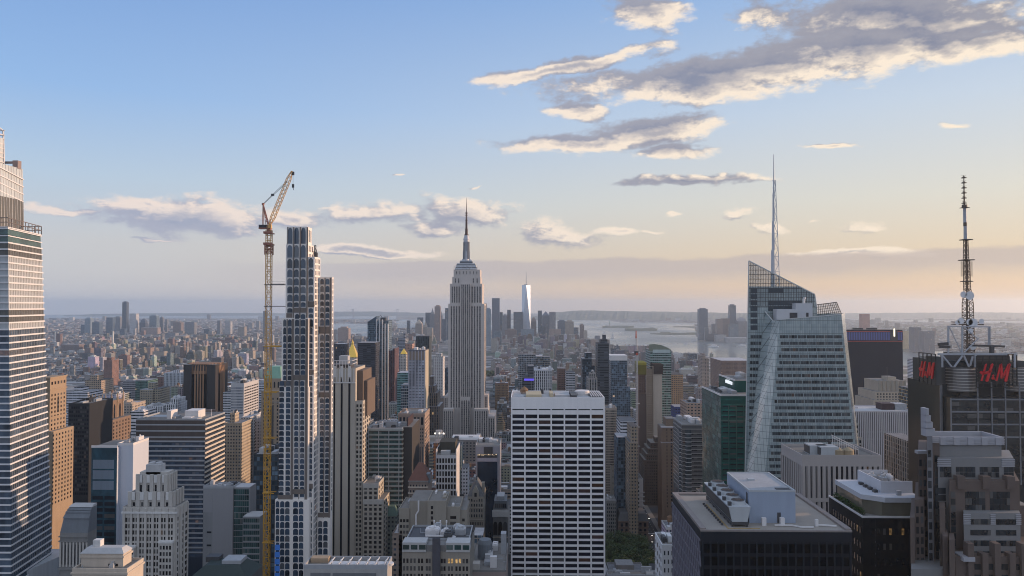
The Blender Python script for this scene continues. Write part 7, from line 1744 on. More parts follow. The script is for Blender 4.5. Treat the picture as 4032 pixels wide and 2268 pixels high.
for row in [
    ('office_building', 'low white annex with window bands beside the white gridded block', 'office building', [(878, 909, 1545, 0, 40)], 1130, 'B', WHITE, 1640, 0),
    ('office_building', 'broad white banded block behind the crane mast', 'office building', [(990, 1037, 1508, 0, 60)], 1200, 'B', (.62, .62, .66), 1575, 0),
    ('apartment_tower', 'tan brick hotel block with a tank house on its roof, right of the wide slab', 'apartment tower', [(884, 952, 1668, 0, 30), (905, 925, 1630, 8, 12)], 820, 'A', SAND, 1800, 302),
    ('apartment_tower', 'pale grey ornate block behind the tan brick hotel', 'apartment tower', [(950, 985, 1645, 0, 60), (985, 1012, 1652, 4, 50)], 880, 'A', (.46, .45, .45), 1790, 303),
    ('apartment_tower', 'blank grey party wall block left of the crane foot', 'apartment tower', [(1004, 1034, 1652, 0, 40)], 850, 'A', (.24, .24, .26), 1790, 0),
    ('office_building', 'dark low glass box at the foot of the crane mast', 'office building', [(998, 1093, 1792, 0, 44)], 600, 'D', (.05, .055, .06), 2060, 304),
    ('apartment_tower', 'white banded block with a round roof drum, right of the slender tan tower', 'apartment tower', [(262, 345, 1545, 0, 40), (292, 322, 1524, 8, 18)], 1100, 'B', (.60, .60, .64), 1592, 0),
    ('apartment_tower', 'tan apartment tower with a stepped top above the white banded block', 'apartment tower', [(335, 399, 1497, 0, 40), (355, 383, 1478, 6, 20)], 1350, 'A', (.38, .30, .23), 1560, 0),
    ('apartment_tower', 'round cornered grey tower with white floor edges', 'apartment tower', [(484, 533, 1500, 0, 40), (494, 523, 1494, 8, 20)], 1500, 'B', (.34, .33, .35), 1552, 0),
    ('office_building', 'small dark green glass block left of the octagonal tower', 'office building', [(533, 582, 1498, 0, 40)], 1480, 'G', (.12, .18, .17), 1540, 0),
    ('apartment_tower', 'pair of tan brick slabs with a shared lift house', 'apartment tower', [(550, 600, 1534, 0, 30), (602, 627, 1530, 4, 34), (583, 605, 1508, 10, 14)], 1150, 'A', (.31, .27, .21), 1618, 0),
    ('office_building', 'white stepped building behind the wide dark topped slab', 'office building', [(490, 560, 1660, 0, 34), (517, 566, 1621, 6, 30)], 900, 'B', (.56, .55, .57), 1722, 305),
    ('apartment_tower', 'tan balcony block beside the brown pinnacled tower', 'apartment tower', [(460, 520, 1592, 0, 34)], 950, 'A', (.36, .30, .25), 1702, 306),
    ('hospital', 'white stepped complex with narrow windows behind the wide slab', 'hospital', [(574, 640, 1600, 0, 30), (640, 690, 1592, 6, 40), (672, 700, 1570, 10, 26)], 1120, 'C', (.60, .60, .62), 1635, 307),
    ('office_building', 'long pale block with vertical fins, left of the octagonal tower top', 'office building', [(645, 722, 1468, 0, 40), (680, 707, 1458, 8, 20)], 1600, 'C', (.52, .55, .60), 1502, 0),
    ('apartment_building', 'red brick block among low roofs far left', 'apartment building', [(408, 441, 1418, 0, 40), (420, 438, 1408, 4, 20)], 2300, 'A', (.24, .145, .12), 1455, 0),
    # between the arched tower and the spire tower
    ('office_tower', 'dark slab immediately right of the arched tower top', 'skyscraper', [(1316, 1358, 1354, 0, 36)], 1500, 'C', (.045, .05, .065), 1430, 0),
    ('office_tower', 'broad black slab left of the blue glass tower', 'skyscraper', [(1408, 1479, 1349, 0, 40)], 1380, 'B', (.04, .042, .055), 1545, 0),
    ('apartment_tower', 'pinkish brick tower with a lit right side left of the dark capped tower', 'apartment tower', [(1595, 1622, 1354, 0, 40)], 1750, 'A', (.42, .26, .21), 1420, 0),
    ('apartment_tower', 'grey banded tower with a black right flank', 'apartment tower', [(1567, 1596, 1332, 0, 40), (1589, 1597, 1310, 4, 10)], 1900, 'B', (.26, .28, .33), 1420, 0),
    ('office_building', 'teal glass block left of the blank white wall', 'office building', [(1564, 1607, 1468, 0, 34)], 1060, 'G', (.22, .36, .38), 1620, 0),
    ('office_building', 'blank white party wall block beside the white window grid tower', 'office building', [(1579, 1608, 1516, 0, 30)], 1020, 'D', (.52, .52, .52), 1624, 0),
    ('office_tower', 'dark capped glass tower rising behind the white window grid tower', 'skyscraper', [(1638, 1690, 1324, 0, 34)], 1350, 'C', (.06, .075, .08), 1390, 0),
    ('masonry_building', 'brown ziggurat loft with stepped setbacks left of the spire tower', 'building', [(1684, 1730, 1600, 0, 50), (1684, 1722, 1548, 4, 40), (1686, 1712, 1520, 8, 30), (1692, 1706, 1482, 12, 14)], 1060, 'C', (.21, .165, .135), 1690, 0),
    ('masonry_building', 'tan gabled loft behind the brown ziggurat', 'building', [(1726, 1768, 1568, 0, 40)], 1420, 'A', (.3, .24, .2), 1690, 0),
    ('office_building', 'narrow navy slab at the left edge of the spire tower', 'office building', [(1752, 1766, 1450, 0, 30)], 1480, 'D', (.05, .06, .09), 1600, 0),
    ('office_building', 'white corniced loft with a square attic right of the ziggurat', 'office building', [(1706, 1744, 1405, 0, 40), (1715, 1738, 1392, 6, 20)], 1750, 'A', (.55, .54, .54), 1450, 0),
    # right of the spire tower
    ('office_tower', 'dark glass block with a blank white core and white window frames', 'office building', [(2041, 2124, 1397, 0, 40), (2066, 2098, 1394, -3, 8)], 1500, 'D', (.50, .50, .52), 1500, 0),
    ('office_building', 'beige box joined to a dark blue glass cube', 'office building', [(2110, 2136, 1403, -6, 36), (2136, 2165, 1406, 0, 40)], 1440, 'D', (.31, .28, .25), 1460, 0),
    ('office_building', 'dark block with white corner pillars and flat white roof', 'office building', [(2103, 2174, 1459, 0, 44)], 1000, 'C', (.50, .50, .52), 1545, 308),
    ('office_building', 'slate grey block with a violet light strip near its top', 'office building', [(2057, 2131, 1487, 0, 40), (2079, 2102, 1440, 10, 20)], 1060, 'B', (.10, .11, .13), 1560, 0),
    ('apartment_tower', 'rust brown brick tower right of the pillared block', 'apartment tower', [(2196, 2227, 1451, 0, 34)], 1200, 'A', (.19, .12, .10), 1530, 0),
    ('apartment_tower', 'grey block with white balcony bands right of the rust brown tower', 'apartment tower', [(2229, 2264, 1466, 0, 30)], 1150, 'B', (.50, .50, .52), 1530, 0),
    ('apartment_tower', 'navy slim tower with stepped left shoulder', 'apartment tower', [(2293, 2343, 1440, 0, 34), (2293, 2330, 1412, 2, 30), (2304, 2330, 1389, 6, 20)], 1150, 'D', (.06, .075, .10), 1545, 0),
    ('masonry_building', 'grey stone tower with a domed water tank on top', 'building', [(2316, 2352, 1490, 0, 30), (2322, 2346, 1472, 4, 16)], 1000, 'C', (.30, .285, .275), 1548, 309),
    ('apartment_tower', 'tall charcoal gridded tower with a stepped crown above the white slab', 'skyscraper', [(2354, 2398, 1352, 0, 36), (2366, 2392, 1336, 4, 24), (2374, 2386, 1318, 8, 12)], 1120, 'B', (.075, .085, .10), 1570, 0),
    ('apartment_tower', 'blue grey glass tower with a white flat top', 'skyscraper', [(2408, 2482, 1522, -2, 44), (2405, 2469, 1401, 0, 40)], 1340, 'D', (.15, .20, .26), 1650, 0),
    ('apartment_tower', 'slatted green glass tower with a curved top behind the half built tower', 'skyscraper', [(2560, 2643, 1378, 0, 40)], 1050, 'G', (.30, .36, .36), 1640, 0),
    ('office_building', 'orange brick loft block right of the slatted green tower', 'office building', [(2645, 2690, 1475, 0, 50)], 1300, 'A', (.40, .25, .15), 1530, 0),
    ('apartment_tower', 'tan twin slab tower above the emerald block', 'apartment tower', [(2762, 2776, 1400, 0, 40), (2776, 2792, 1412, 4, 40)], 1900, 'A', (.36, .29, .25), 1480, 0),
    ('warehouse', 'huge brown brick warehouse block before the river', 'warehouse', [(2840, 2960, 1420, 0, 120)], 2050, 'A', (.22, .145, .12), 1475, 0),
    ('masonry_building', 'pinkish brick loft block left of the emerald glass block', 'building', [(2704, 2772, 1590, 0, 36)], 880, 'A', (.37, .27, .215), 1660, 310),
    ('masonry_building', 'small royal blue painted block between lofts', 'building', [(2656, 2702, 1602, 0, 24)], 940, 'A', (.06, .08, .20), 1650, 0),
    ('office_building', 'curved blue glass building right of the tan gridded tower', 'office building', [(2430, 2478, 1722, 0, 30)], 830, 'D', (.08, .11, .15), 1800, 0),
    ('commercial_building', 'low building with a white vaulted roof before the half built tower', 'building', [(2444, 2506, 1660, 0, 40)], 860, 'B', (.55, .56, .60), 1690, 0),
    ('masonry_building', 'tan stepped loft beside the white crane mast', 'building', [(2478, 2512, 1742, -2, 40), (2484, 2512, 1680, 2, 30)], 800, 'A', (.33, .26, .195), 1860, 0),
    ('hotel', 'bright white small block with square windows behind the gothic building', 'building', [(1817, 1842, 1843, 0, 22)], 760, 'A', (.58, .58, .60), 1885, 0),
    ('commercial_building', 'long low roof with a white vault in front of the spire tower', 'building', [(1775, 1890, 1738, 0, 40)], 920, 'A', (.22, .20, .19), 1760, 311),
    ('masonry_building', 'green mansard house right of the grey brick tower foot', 'building', [(1513, 1562, 2034, 0, 20)], 610, 'A', (.20, .22, .20), 2140, 312),
    ('masonry_building', 'brown low house with a pale gable behind the tan office block', 'building', [(1545, 1584, 2104, 0, 22)], 520, 'A', (.24, .19, .16), 2170, 313),
    ('masonry_building', 'grey beige lift tower block beside the gothic building foot', 'building', [(1836, 1863, 2100, 0, 20), (1864, 1902, 2108, -4, 18)], 520, 'D', (.30, .265, .24), 2180, 0),
    ('office_tower', 'red framed tower under construction far right on the plain', 'skyscraper', [(3396, 3425, 1236, 0, 60)], 6200, 'A', (.36, .16, .13), 1296, 0),
    ('apartment_tower', 'lone yellow lit slab across the river beside the charcoal slab', 'apartment tower', [(3552, 3578, 1303, 0, 60)], 4700, 'A', (.55, .42, .25), 1340, 0),
    ('apartment_tower', 'left of two grey towers across the river behind the sign tower', 'apartment tower', [(3600, 3628, 1289, 0, 60)], 4400, 'C', (.2, .2, .23), 1390, 0),
    ('apartment_tower', 'right of two grey towers across the river behind the sign tower', 'apartment tower', [(3638, 3680, 1304, 0, 60)], 4200, 'C', (.22, .22, .25), 1400, 0),
    ('office_building', 'white leaning lattice building right of the charcoal slab', 'office building', [(3605, 3640, 1416, 0, 40)], 1900, 'B', (.55, .55, .6), 1530, 0),
    ('masonry_building', 'orange lit glass block behind the sign tower left edge', 'office building', [(3612, 3650, 1535, 0, 40)], 820, 'D', (.45, .33, .17), 1760, 0),
    ('masonry_building', 'rust brick building right of the striped slab', 'building', [(3598, 3628, 1612, 0, 40)], 860, 'A', (.34, .19, .12), 1760, 0),
    ('masonry_building', 'stone colonnaded block between striped slab and brown granite tower', 'building', [(3588, 3660, 1742, 0, 40)], 540, 'C', (.3, .28, .27), 1990, 0),
]:
    simple(row[0], row[1], row[2], row[3], row[4], row[5], row[6], row[7], row[8])
# violet strip, vaults, gold pyramids, red roofs: small things that read at a distance
def ridge_roof(mb, b, h, along='x'):
    x0, x1, y0, y1, z = b
    if along == 'x': mb.prism([(x0, y0), (x1, y0), (x1, y1), (x0, y1)], z, z + h, poly1=[(x0, (y0 + y1) / 2 - .1), (x1, (y0 + y1) / 2 - .1), (x1, (y0 + y1) / 2 + .1), (x0, (y0 + y1) / 2 + .1)])
    return mb
def find(lbl):
    for o in COL.objects:
        if o.get('label', '').startswith(lbl): return o
r0 = find('slate grey block with a violet'); z = AZ(1494, 1060)
MB().box(AX(2064, 1060), AX(2118, 1060), 1059.6, 1059.95, z - 1.6, z + 1.2).build('light_strip', paint('violet_light', (.14, .10, .8), emit=.8), r0)
r0 = find('long low roof with a white vault'); b = (AX(1778, 920), AX(1886, 920), 928, 946, AZ(1738, 920)); mb = MB()
n = 8; P = [(b[2] + 9 - 9 * math.cos(math.pi * i / n), b[4] + 5 * math.sin(math.pi * i / n)) for i in range(n + 1)]
for i in range(n): mb.face([(b[0], P[i][0], P[i][1]), (b[1], P[i][0], P[i][1]), (b[1], P[i + 1][0], P[i + 1][1]), (b[0], P[i + 1][0], P[i + 1][1])])
mb.face([(b[0], p[0], p[1]) for p in P]); mb.face([(b[1], p[0], p[1]) for p in reversed(P)]); mb.build('vault_roof', M_WHITE, r0)
r0 = find('green mansard'); b = (AX(1513, 610) - .3, AX(1562, 610) + .3, 609.7, 630.3, AZ(2034, 610)); MB().prism([(b[0], b[2]), (b[1], b[2]), (b[1], b[3]), (b[0], b[3])], b[4], b[4] + 7, poly1=[(b[0] + 2.4, b[2] + 2.4), (b[1] - 2.4, b[2] + 2.4), (b[1] - 2.4, b[3] - 2.4), (b[0] + 2.4, b[3] - 2.4)]).build('mansard', stone('copper_green', (.13, .19, .165)), r0)

def pyramid_tower(label, u0, u1, veave, vtip, Y, col, roofm, vb, sty='A', lant=True):
    root, bx = bld('spired_building', label, 'building', [(u0, u1, veave, 0, (u1 - u0) / F * Y)], Y, (sty, col), None, None, vb, 0)
    b = bx[0]; cx, cy = (b[0] + b[1]) / 2, (b[2] + b[3]) / 2; k = 1.04; zt = AZ(vtip, cy); z = b[5]
    q = lambda s: [(cx - (cx - b[0]) * s, cy - (cy - b[2]) * s), (cx + (b[1] - cx) * s, cy - (cy - b[2]) * s), (cx + (b[1] - cx) * s, cy + (b[3] - cy) * s), (cx - (cx - b[0]) * s, cy + (b[3] - cy) * s)]
    zm = z + (zt - z) * (.72 if lant else 1.0); MB().prism(q(k), z, zm, poly1=q(.16 if lant else .02)).build('roof', roofm, root)
    if lant:
        w = (b[1] - b[0]) * .09; MB().box(cx - w, cx + w, cy - w, cy + w, zm - .3, zm + (zt - zm) * .35).build('lantern', roofm, root); MB().cyl(cx, cy, zm + (zt - zm) * .35, zt, w, .1, 8).build('finial', roofm, root)
    return root
gold = paint('gold_leaf', (.85, .55, .10), .35, .6)
pyramid_tower('stone tower under a gleaming gold pyramid roof beyond the arched tower', 1362, 1404, 1407, 1337, 1850, (.42, .38, .34), gold, 1440)
pyramid_tower('clock tower with a small gold cap left of the window grid tower', 1576, 1600, 1394, 1372, 1700, (.5, .46, .42), gold, 1470, lant=False)
pyramid_tower('red brick house with a pyramidal terracotta roof beside the wide slab', 884, 928, 1838, 1806, 930, (.13, .06, .05), stone('terracotta', (.40, .13, .075)), 1880, lant=False)
pyramid_tower('small building with a steep terracotta pyramid left of the dark glass box', 944, 968, 1866, 1836, 900, (.2, .15, .13), stone('terracotta', (.40, .13, .075)), 1890, lant=False)
# tan tower with green copper roof behind the crane
def ex(root, bx, items):
    q = bx[1]; MB().prism([(q[0], q[2]), (q[1], q[2]), (q[1], q[3]), (q[0], q[3])], q[5], AZ(1444, 776), poly1=[(q[0] + 2, q[2] + 7), (q[1] - 3, q[2] + 7), (q[1] - 3, q[3] - 7), (q[0] + 2, q[3] - 7)]).build('roof', stone('copper_roof', (.22, .38, .29)), root)
    b = bx[0]; items += grid(b, 'F', 4, 3.8, G_DARK, .3, .55, AZ(1785, 760), b[5] - 6); items += grid(q, 'F', 4, 9, G_DARK, .4, .7, b[5], q[5] - 2, 'arch')
    xm = AX(1068, 760); items += [(xm, b[2] - .06, AZ(1690, 760), 4.6, 46, 'F', G_DARK, 'rect', 'window_strip')]
    for k in (0, 11): MB().box(b[0] - .6, b[1] + .6, b[2] - .6, b[3], b[5] - k - .9, b[5] - k + .2).build('cornice', bt, root)
bld('art_deco_tower', 'tan stone tower with a green copper roof behind the crane mast', 'skyscraper', [(1029, 1104, 1540, 0, 36), (1040, 1106, 1490, 4, 30)], 760, stone('tan_tower2', (.335, .27, .21)), None, None, 1785, 0, extra=ex)
# white window grid tower with a tan crown
def ex(root, bx, items):
    b = bx[0]; zc = AZ(1418, 1000); items += grid(b, 'F', 5, 3.9, glass('pale_pane', (.30, .32, .37), .15, .3, blinds=0), .66, .72, AZ(1626, 1000), zc); piers(root, b, 5, 1.3, stone('lilac_frame', (.36, .35, .39)), 'F', AZ(1626, 1000), b[5], .4)
    MB().box(b[0] + .3, b[1] - .3, b[2] - .15, b[2] + .1, zc, b[5] - 1).build('crown_panel', stone('crown_tan', (.24, .19, .155)), root); MB().box(b[1] - .1, b[1] + .25, b[2] + .2, b[3], AZ(1626, 1000), b[5]).build('side_wall', stone('side_cream', (.42, .38, .31)), root)
bld('office_tower', 'white window grid tower with a tan crown left of the spire tower', 'skyscraper', [(1608, 1674, 1381, 0, 34)], 1000, stone('grid_core', (.12, .12, .14)), None, None, 1626, 320, extra=ex)
# blue glass tower with white ribs and raked top
def ex(root, bx, items):
    b, q = bx; z = b[5]; MB().prism([(b[0], b[2]), (b[1], b[2]), (b[1], b[3]), (b[0], b[3])], z, z + 1, poly1=[(b[0], b[2]), (b[1], b[2]), (b[1], b[3]), (b[0], b[3])]).build('roof', M_DKSTEEL, root)
    mb = MB(); mb.face([(b[0], b[2] - .05, z), (b[1], b[2] - .05, z), (b[1], b[2] - .05, z + 12)]); mb.face([(b[0], b[3], z), (b[1], b[3], z + 12), (b[1], b[3], z)]); mb.face([(b[0], b[2] - .05, z), (b[1], b[2] - .05, z + 12), (b[1], b[3], z + 12), (b[0], b[3], z)]); mb.face([(b[1], b[2], z), (b[1], b[3], z), (b[1], b[3], z + 12), (b[1], b[2], z + 12)]); mb.build('raked_top', glass('raked_blue', (.05, .085, .13), .1, .2), root)
    for u in (1481, 1493, 1504, 1515, 1526): x = AX(u, 1490); MB().box(x - .9, x + .9, 1488, 1491, 0, AZ(1258 if u < 1510 else 1275, 1490)).build('rib', M_WHITE, root)
    x = AX(1503, 1500); mb = MB().box(x - 4, x + 7, 1500, 1512, q[5], q[5] + 6).beam((x + 4, 1502, q[5]), (x - 4, 1502, q[5] + 11), .9); mb.build('roof_rig', M_DKSTEEL, root)
bld('apartment_tower', 'tall blue glass tower with raked top and white vertical ribs', 'skyscraper', [(1447, 1482, 1268, 0, 34), (1482, 1529, 1262, -6, 40)], 1500, ('D', (.16, .22, .28)), None, None, 1660, 0, extra=ex)
bld('apartment_tower', 'maroon slab with a white lit edge right of the ribbed glass tower', 'apartment tower', [(1530, 1546, 1380, 0, 60), (1546, 1554, 1372, 2, 50)], 1420, ('C', (.14, .07, .075)), None, None, 1590, 0)
# slatted green tower: curved top screen
r0 = find('slatted green'); Y = 1050; mb = MB(); pts = [(2556, 1356), (2580, 1354), (2605, 1358), (2628, 1367), (2644, 1376)]
z0 = AZ(1382, Y)
for (p, q) in zip(pts, pts[1:]): mb.face([(AX(p[0], Y), Y - .4, z0), (AX(q[0], Y), Y - .4, z0), (AX(q[0], Y), Y - .4, AZ(q[1], Y)), (AX(p[0], Y), Y - .4, AZ(p[1], Y))]); mb.face([(AX(p[0], Y), Y - .4, AZ(p[1], Y)), (AX(q[0], Y), Y - .4, AZ(q[1], Y)), (AX(q[0], Y), Y + 34, AZ(q[1], Y)), (AX(p[0], Y), Y + 34, AZ(p[1], Y))])
mb.build('top_screen', stone('olive_glass', (.21, .23, .19), .3), r0); MB().box(AX(2572, Y), AX(2640, Y), Y - .5, Y - .05, AZ(1389, Y), AZ(1376, Y)).build('plant_band', stone('mint_band', (.42, .50, .50), .4), r0)
r0 = find('blue grey glass tower'); MB().box(AX(2404, 1340) - .4, AX(2470, 1340) + .4, 1339.4, 1380.5, AZ(1419, 1340), AZ(1399, 1340)).build('white_top', M_WHITE, r0)
# half built tower with its netting and hoist, and the white crane
def half_built():
    Y = 1030; root = thing('half_built_tower', 'half built concrete tower wrapped in olive and dark netting at the top', 'construction site', (AX(2560, Y), Y + 18, 0)); X = lambda u, v=1600, y=Y: AX(u, y, v); Z = lambda v, y=Y: AZ(v, y)
    conc = stone('raw_concrete', (.44, .38, .32)); MB().box(X(2573), X(2607), Y, Y + 30, 0, Z(1470)).build('wall', conc, root)
    mb = MB()
    for k in range(52): z = Z(1468) - k * 3.3; mb.box(X(2514), X(2546), Y + 1, Y + 30, z - .5, z)
    for u in (2516, 2526, 2536, 2545): mb.box(X(u) - .4, X(u) + .4, Y + 1.2, Y + 2, 0, Z(1468))
    mb.box(X(2517), X(2545), Y + 8, Y + 29, 0, Z(1470)); mb.build('floor_frame', stone('floor_pink', (.28, .19, .165)), root)
    MB().box(X(2517), X(2545), Y + .6, Y + .95, 0, Z(1550)).build('lower_glazing', stone('brown_glaze', (.12, .09, .08), .4), root)
    mb = MB(); x0, x1 = X(2546), X(2571)
    for x in (x0, x1): mb.box(x - .35, x + .35, Y - 3, Y - 2.3, 0, Z(1440)).box(x - .35, x + .35, Y - .9, Y - .2, 0, Z(1440))
    for k in range(58): z = Z(1442) - k * 3.1; mb.box(x0, x1, Y - 2.9, Y - .3, z - .25, z)
    mb.box(x0 + .6, x1 - .6, Y - .3, Y + .8, 0, Z(1452)); mb.build('hoist_tower', stone('hoist_tan', (.38, .31, .25)), root)
    MB().box(X(2513), X(2546), Y - 1, Y + 32, Z(1474), Z(1438)).build('safety_net', stone('net_olive', (.16, .135, .035), .9, .3, .5), root); MB().box(X(2513.5), X(2546), Y - 1.1, Y + 32.1, Z(1437), Z(1426)).build('safety_net', stone('net_lime', (.27, .24, .05), .9, .3, .5), root)
    MB().box(X(2571.5), X(2611), Y - 1.2, Y + 33, Z(1472), Z(1433)).build('safety_net', stone('net_umber', (.06, .045, .04), .9, .3, .4), root)
    OCC.append((X(2513), X(2611), Y - 3, Y + 33, 190)); KEEP.append((2512, 2612, 1745, Y))
    Y = 1012; x = AX(2508, Y, 1600); c = thing('tower_crane', 'slim white tower crane with a raised red tipped jib beside the half built tower', 'crane', (x, Y, 0)); wh = paint('crane_white', (.52, .50, .49), .5); rd = paint('crane_red', (.45, .09, .06), .5)
    mb = MB(); lattice(mb, x, Y, 0, AZ(1398, Y), 2.2, 2.2, 60, .42); mb.build('mast', wh, c)
    for v in (1588, 1680, 1755): MB().box(x - 2, x + 4, Y - 1.6, Y + 1.6, AZ(v, Y) - .3, AZ(v, Y) + .3).build('tie_frame', wh, c)
    MB().box(x - 3.2, x + 2.2, Y - 1.5, Y + 1.5, AZ(1396, Y), AZ(1382, Y)).build('machinery_deck', M_DKSTEEL, c); MB().box(x - 1.6, x + 1.6, Y - 2, Y - .6, AZ(1398, Y), AZ(1388, Y)).build('cab', rd, c)
    mb = MB(); lattice(mb, x - .3, Y, AZ(1386, Y), AZ(1332, Y), 1.9, 1.5, 10, .35); mb.build('jib', wh, c); mb = MB(); lattice(mb, x - .8, Y, AZ(1332, Y), AZ(1302, Y), 1.5, .7, 6, .35); mb.build('jib_tip', rd, c)
half_built()
# roof structure with lamps: white frame on an orange base
def lamp_frame():
    Y = 800; root, bx = bld('commercial_building', 'orange roofed block carrying a white frame with lamps before the spire tower', 'building', [(1706, 1752, 1745, 0, 26)], Y, ('A', (.34, .15, .07)), None, None, 1790, 0); b = bx[0]; mb = MB(); z = b[5]
    for x in (b[0] + 2, b[0] + 5, b[1] - 5, b[1] - 2): mb.beam((x, Y + 4, z), (x, Y + 4, z + 9), .6)
    mb.box(b[0] + 1, b[1] - 1, Y + 3, Y + 10, z + 8.4, z + 9.2).box(b[0] + 2, b[1] - 4, Y + 4, Y + 9, z + 9.2, z + 13).beam((b[0] + 2, Y + 4, z + 1), (b[0] + 5, Y + 4, z + 8), .5).beam((b[1] - 2, Y + 4, z + 1), (b[1] - 5, Y + 4, z + 8), .5); mb.build('tank_frame', M_ROOFL, root)
    for x in (b[0] + 1.6, (b[0] + b[1]) / 2, b[1] - 1.8): MB().cyl(x, Y + 2.6, z + 9.4, z + 10.8, .7, .7, 8).build('lamp', M_LITW, root)
lamp_frame()

# ------------------------------------------------------------------ far skylines
ORD = ['first', 'second', 'third', 'fourth', 'fifth', 'sixth', 'seventh', 'eighth', 'ninth', 'tenth', 'eleventh', 'twelfth', 'thirteenth', 'fourteenth', 'fifteenth', 'sixteenth', 'seventeenth', 'eighteenth', 'nineteenth', 'twentieth',
       'twenty first', 'twenty second', 'twenty third', 'twenty fourth', 'twenty fifth', 'twenty sixth', 'twenty seventh', 'twenty eighth', 'twenty ninth', 'thirtieth', 'thirty first', 'thirty second', 'thirty third', 'thirty fourth']
SK = {'blue': (.12, .15, .21), 'dark': (.075, .09, .12), 'grey': (.25, .255, .28), 'tan': (.39, .335, .285), 'brown': (.215, .165, .15), 'pale': (.5, .49, .5), 'pink': (.35, .265, .235), 'glass': (.26, .33, .40), 'black': (.04, .045, .055)}
def skyline(place, group, rows):
    """rows: (u0, u1, v top, Y, colour, style, top) ; top: '' flat, 'p' pyramid, 's' spire, 'd' dome, 't' stepped"""
    rows = sorted(rows, key=lambda r: r[0] + r[1])
    for i, (u0, u1, v, Y, cn, sty, top) in enumerate(rows):
        w = (u1 - u0) / F * Y; dep = min(max(w, 22), 60); h = AZ(v, Y) - gz(AX((u0 + u1) / 2, Y), Y)
        adj = 'low' if h < 70 else 'mid height' if h < 140 else 'tall' if h < 230 else 'very tall'
        roof = {'': 'flat topped', 'p': 'pyramid topped', 's': 'spired', 'd': 'round topped', 't': 'stepped'}[top]
        lab = '%s %s %s tower, %s from the left %s' % (roof, adj, cn, ORD[i], place)
        root, bx = bld('skyline_tower', lab, 'skyscraper', [(u0, u1, v if top in ('', 't') else v + (16 if top != 's' else 26), 0, dep)], Y, (sty, SK[cn]), None, None, None, 0, group=group)
        b = bx[0]; cx, cy = (b[0] + b[1]) / 2, (b[2] + b[3]) / 2; zt = AZ(v, Y)
        q = lambda s: [(cx - w / 2 * s, cy - dep / 2 * s), (cx + w / 2 * s, cy - dep / 2 * s), (cx + w / 2 * s, cy + dep / 2 * s), (cx - w / 2 * s, cy + dep / 2 * s)]
        m = stone('top_' + cn, SK[cn])
        if top == 'p': MB().prism(q(.96), b[5] - .5, zt, poly1=q(.06)).build('roof', m, root)
        elif top == 'd': MB().prism(q(.95), b[5] - .5, b[5] + (zt - b[5]) * .6, poly1=q(.7)).prism(q(.7), b[5] + (zt - b[5]) * .6, zt, poly1=q(.25)).build('roof', m, root)
        elif top == 's': MB().prism(q(.62), b[5] - .5, b[5] + (zt - b[5]) * .3).prism(q(.4), b[5] + (zt - b[5]) * .3, b[5] + (zt - b[5]) * .62, poly1=q(.3)).prism(q(.22), b[5] + (zt - b[5]) * .62, zt, poly1=q(.01)).build('roof', m, root)
        elif top == 't': MB().prism(q(.6), b[5] - .5, b[5] + 9).build('penthouse', m, root)
D = 'of the downtown skyline beside the grey limestone tower'
skyline('of the downtown skyline', 'towers of the far downtown skyline', [
    (1602, 1614, 1262, 5300, 'dark', 'D', ''), (1635, 1661, 1258, 5000, 'tan', 'C', 'p'), (1643, 1664, 1250, 6000, 'dark', 'D', ''), (1664, 1684, 1262, 4900, 'tan', 'C', 's'), (1675, 1696, 1231, 6100, 'blue', 'D', ''), (1692, 1712, 1211, 6050, 'grey', 'C', 's'),
    (1711, 1734, 1206, 5500, 'pink', 'C', 't'), (1733, 1742, 1226, 6000, 'grey', 'C', 'p'), (1752, 1766, 1213, 5800, 'dark', 'D', ''), (1682, 1703, 1291, 4600, 'tan', 'A', ''), (1742, 1758, 1256, 5600, 'blue', 'D', ''),
    (1900, 1916, 1195, 5400, 'brown', 'C', ''), (1912, 1933, 1217, 5000, 'glass', 'B', 't'), (1937, 1967, 1174, 5700, 'blue', 'C', ''), (1967, 1979, 1229, 5900, 'dark', 'D', ''), (1980, 1997, 1242, 6200, 'grey', 'C', 't'), (1997, 2011, 1220, 5800, 'dark', 'C', ''),
    (2022, 2060, 1228, 5750, 'dark', 'D', ''), (2091, 2112, 1250, 6100, 'brown', 'C', 'd'), (2118, 2134, 1223, 5950, 'dark', 'D', ''), (2135, 2163, 1226, 6200, 'blue', 'D', 'p'), (2163, 2188, 1228, 6150, 'grey', 'C', ''), (2196, 2230, 1264, 5900, 'blue', 'D', 't'), (2226, 2259, 1266, 5500, 'tan', 'C', 't'),
    (2259, 2278, 1289, 5900, 'dark', 'D', ''), (2283, 2300, 1279, 6000, 'brown', 'C', 't'), (2299, 2313, 1305, 5900, 'tan', 'A', 't'), (1988, 2035, 1300, 4900, 'brown', 'A', 't'), (2051, 2103, 1296, 5000, 'glass', 'B', ''), (2162, 2209, 1296, 5200, 'pink', 'A', ''), (2122, 2148, 1284, 5300, 'black', 'D', ''), (1940, 1975, 1304, 4700, 'glass', 'D', ''), (2343, 2363, 1322, 5100, 'grey', 'B', ''), (2370, 2388, 1326, 5000, 'pale', 'B', 'd')])
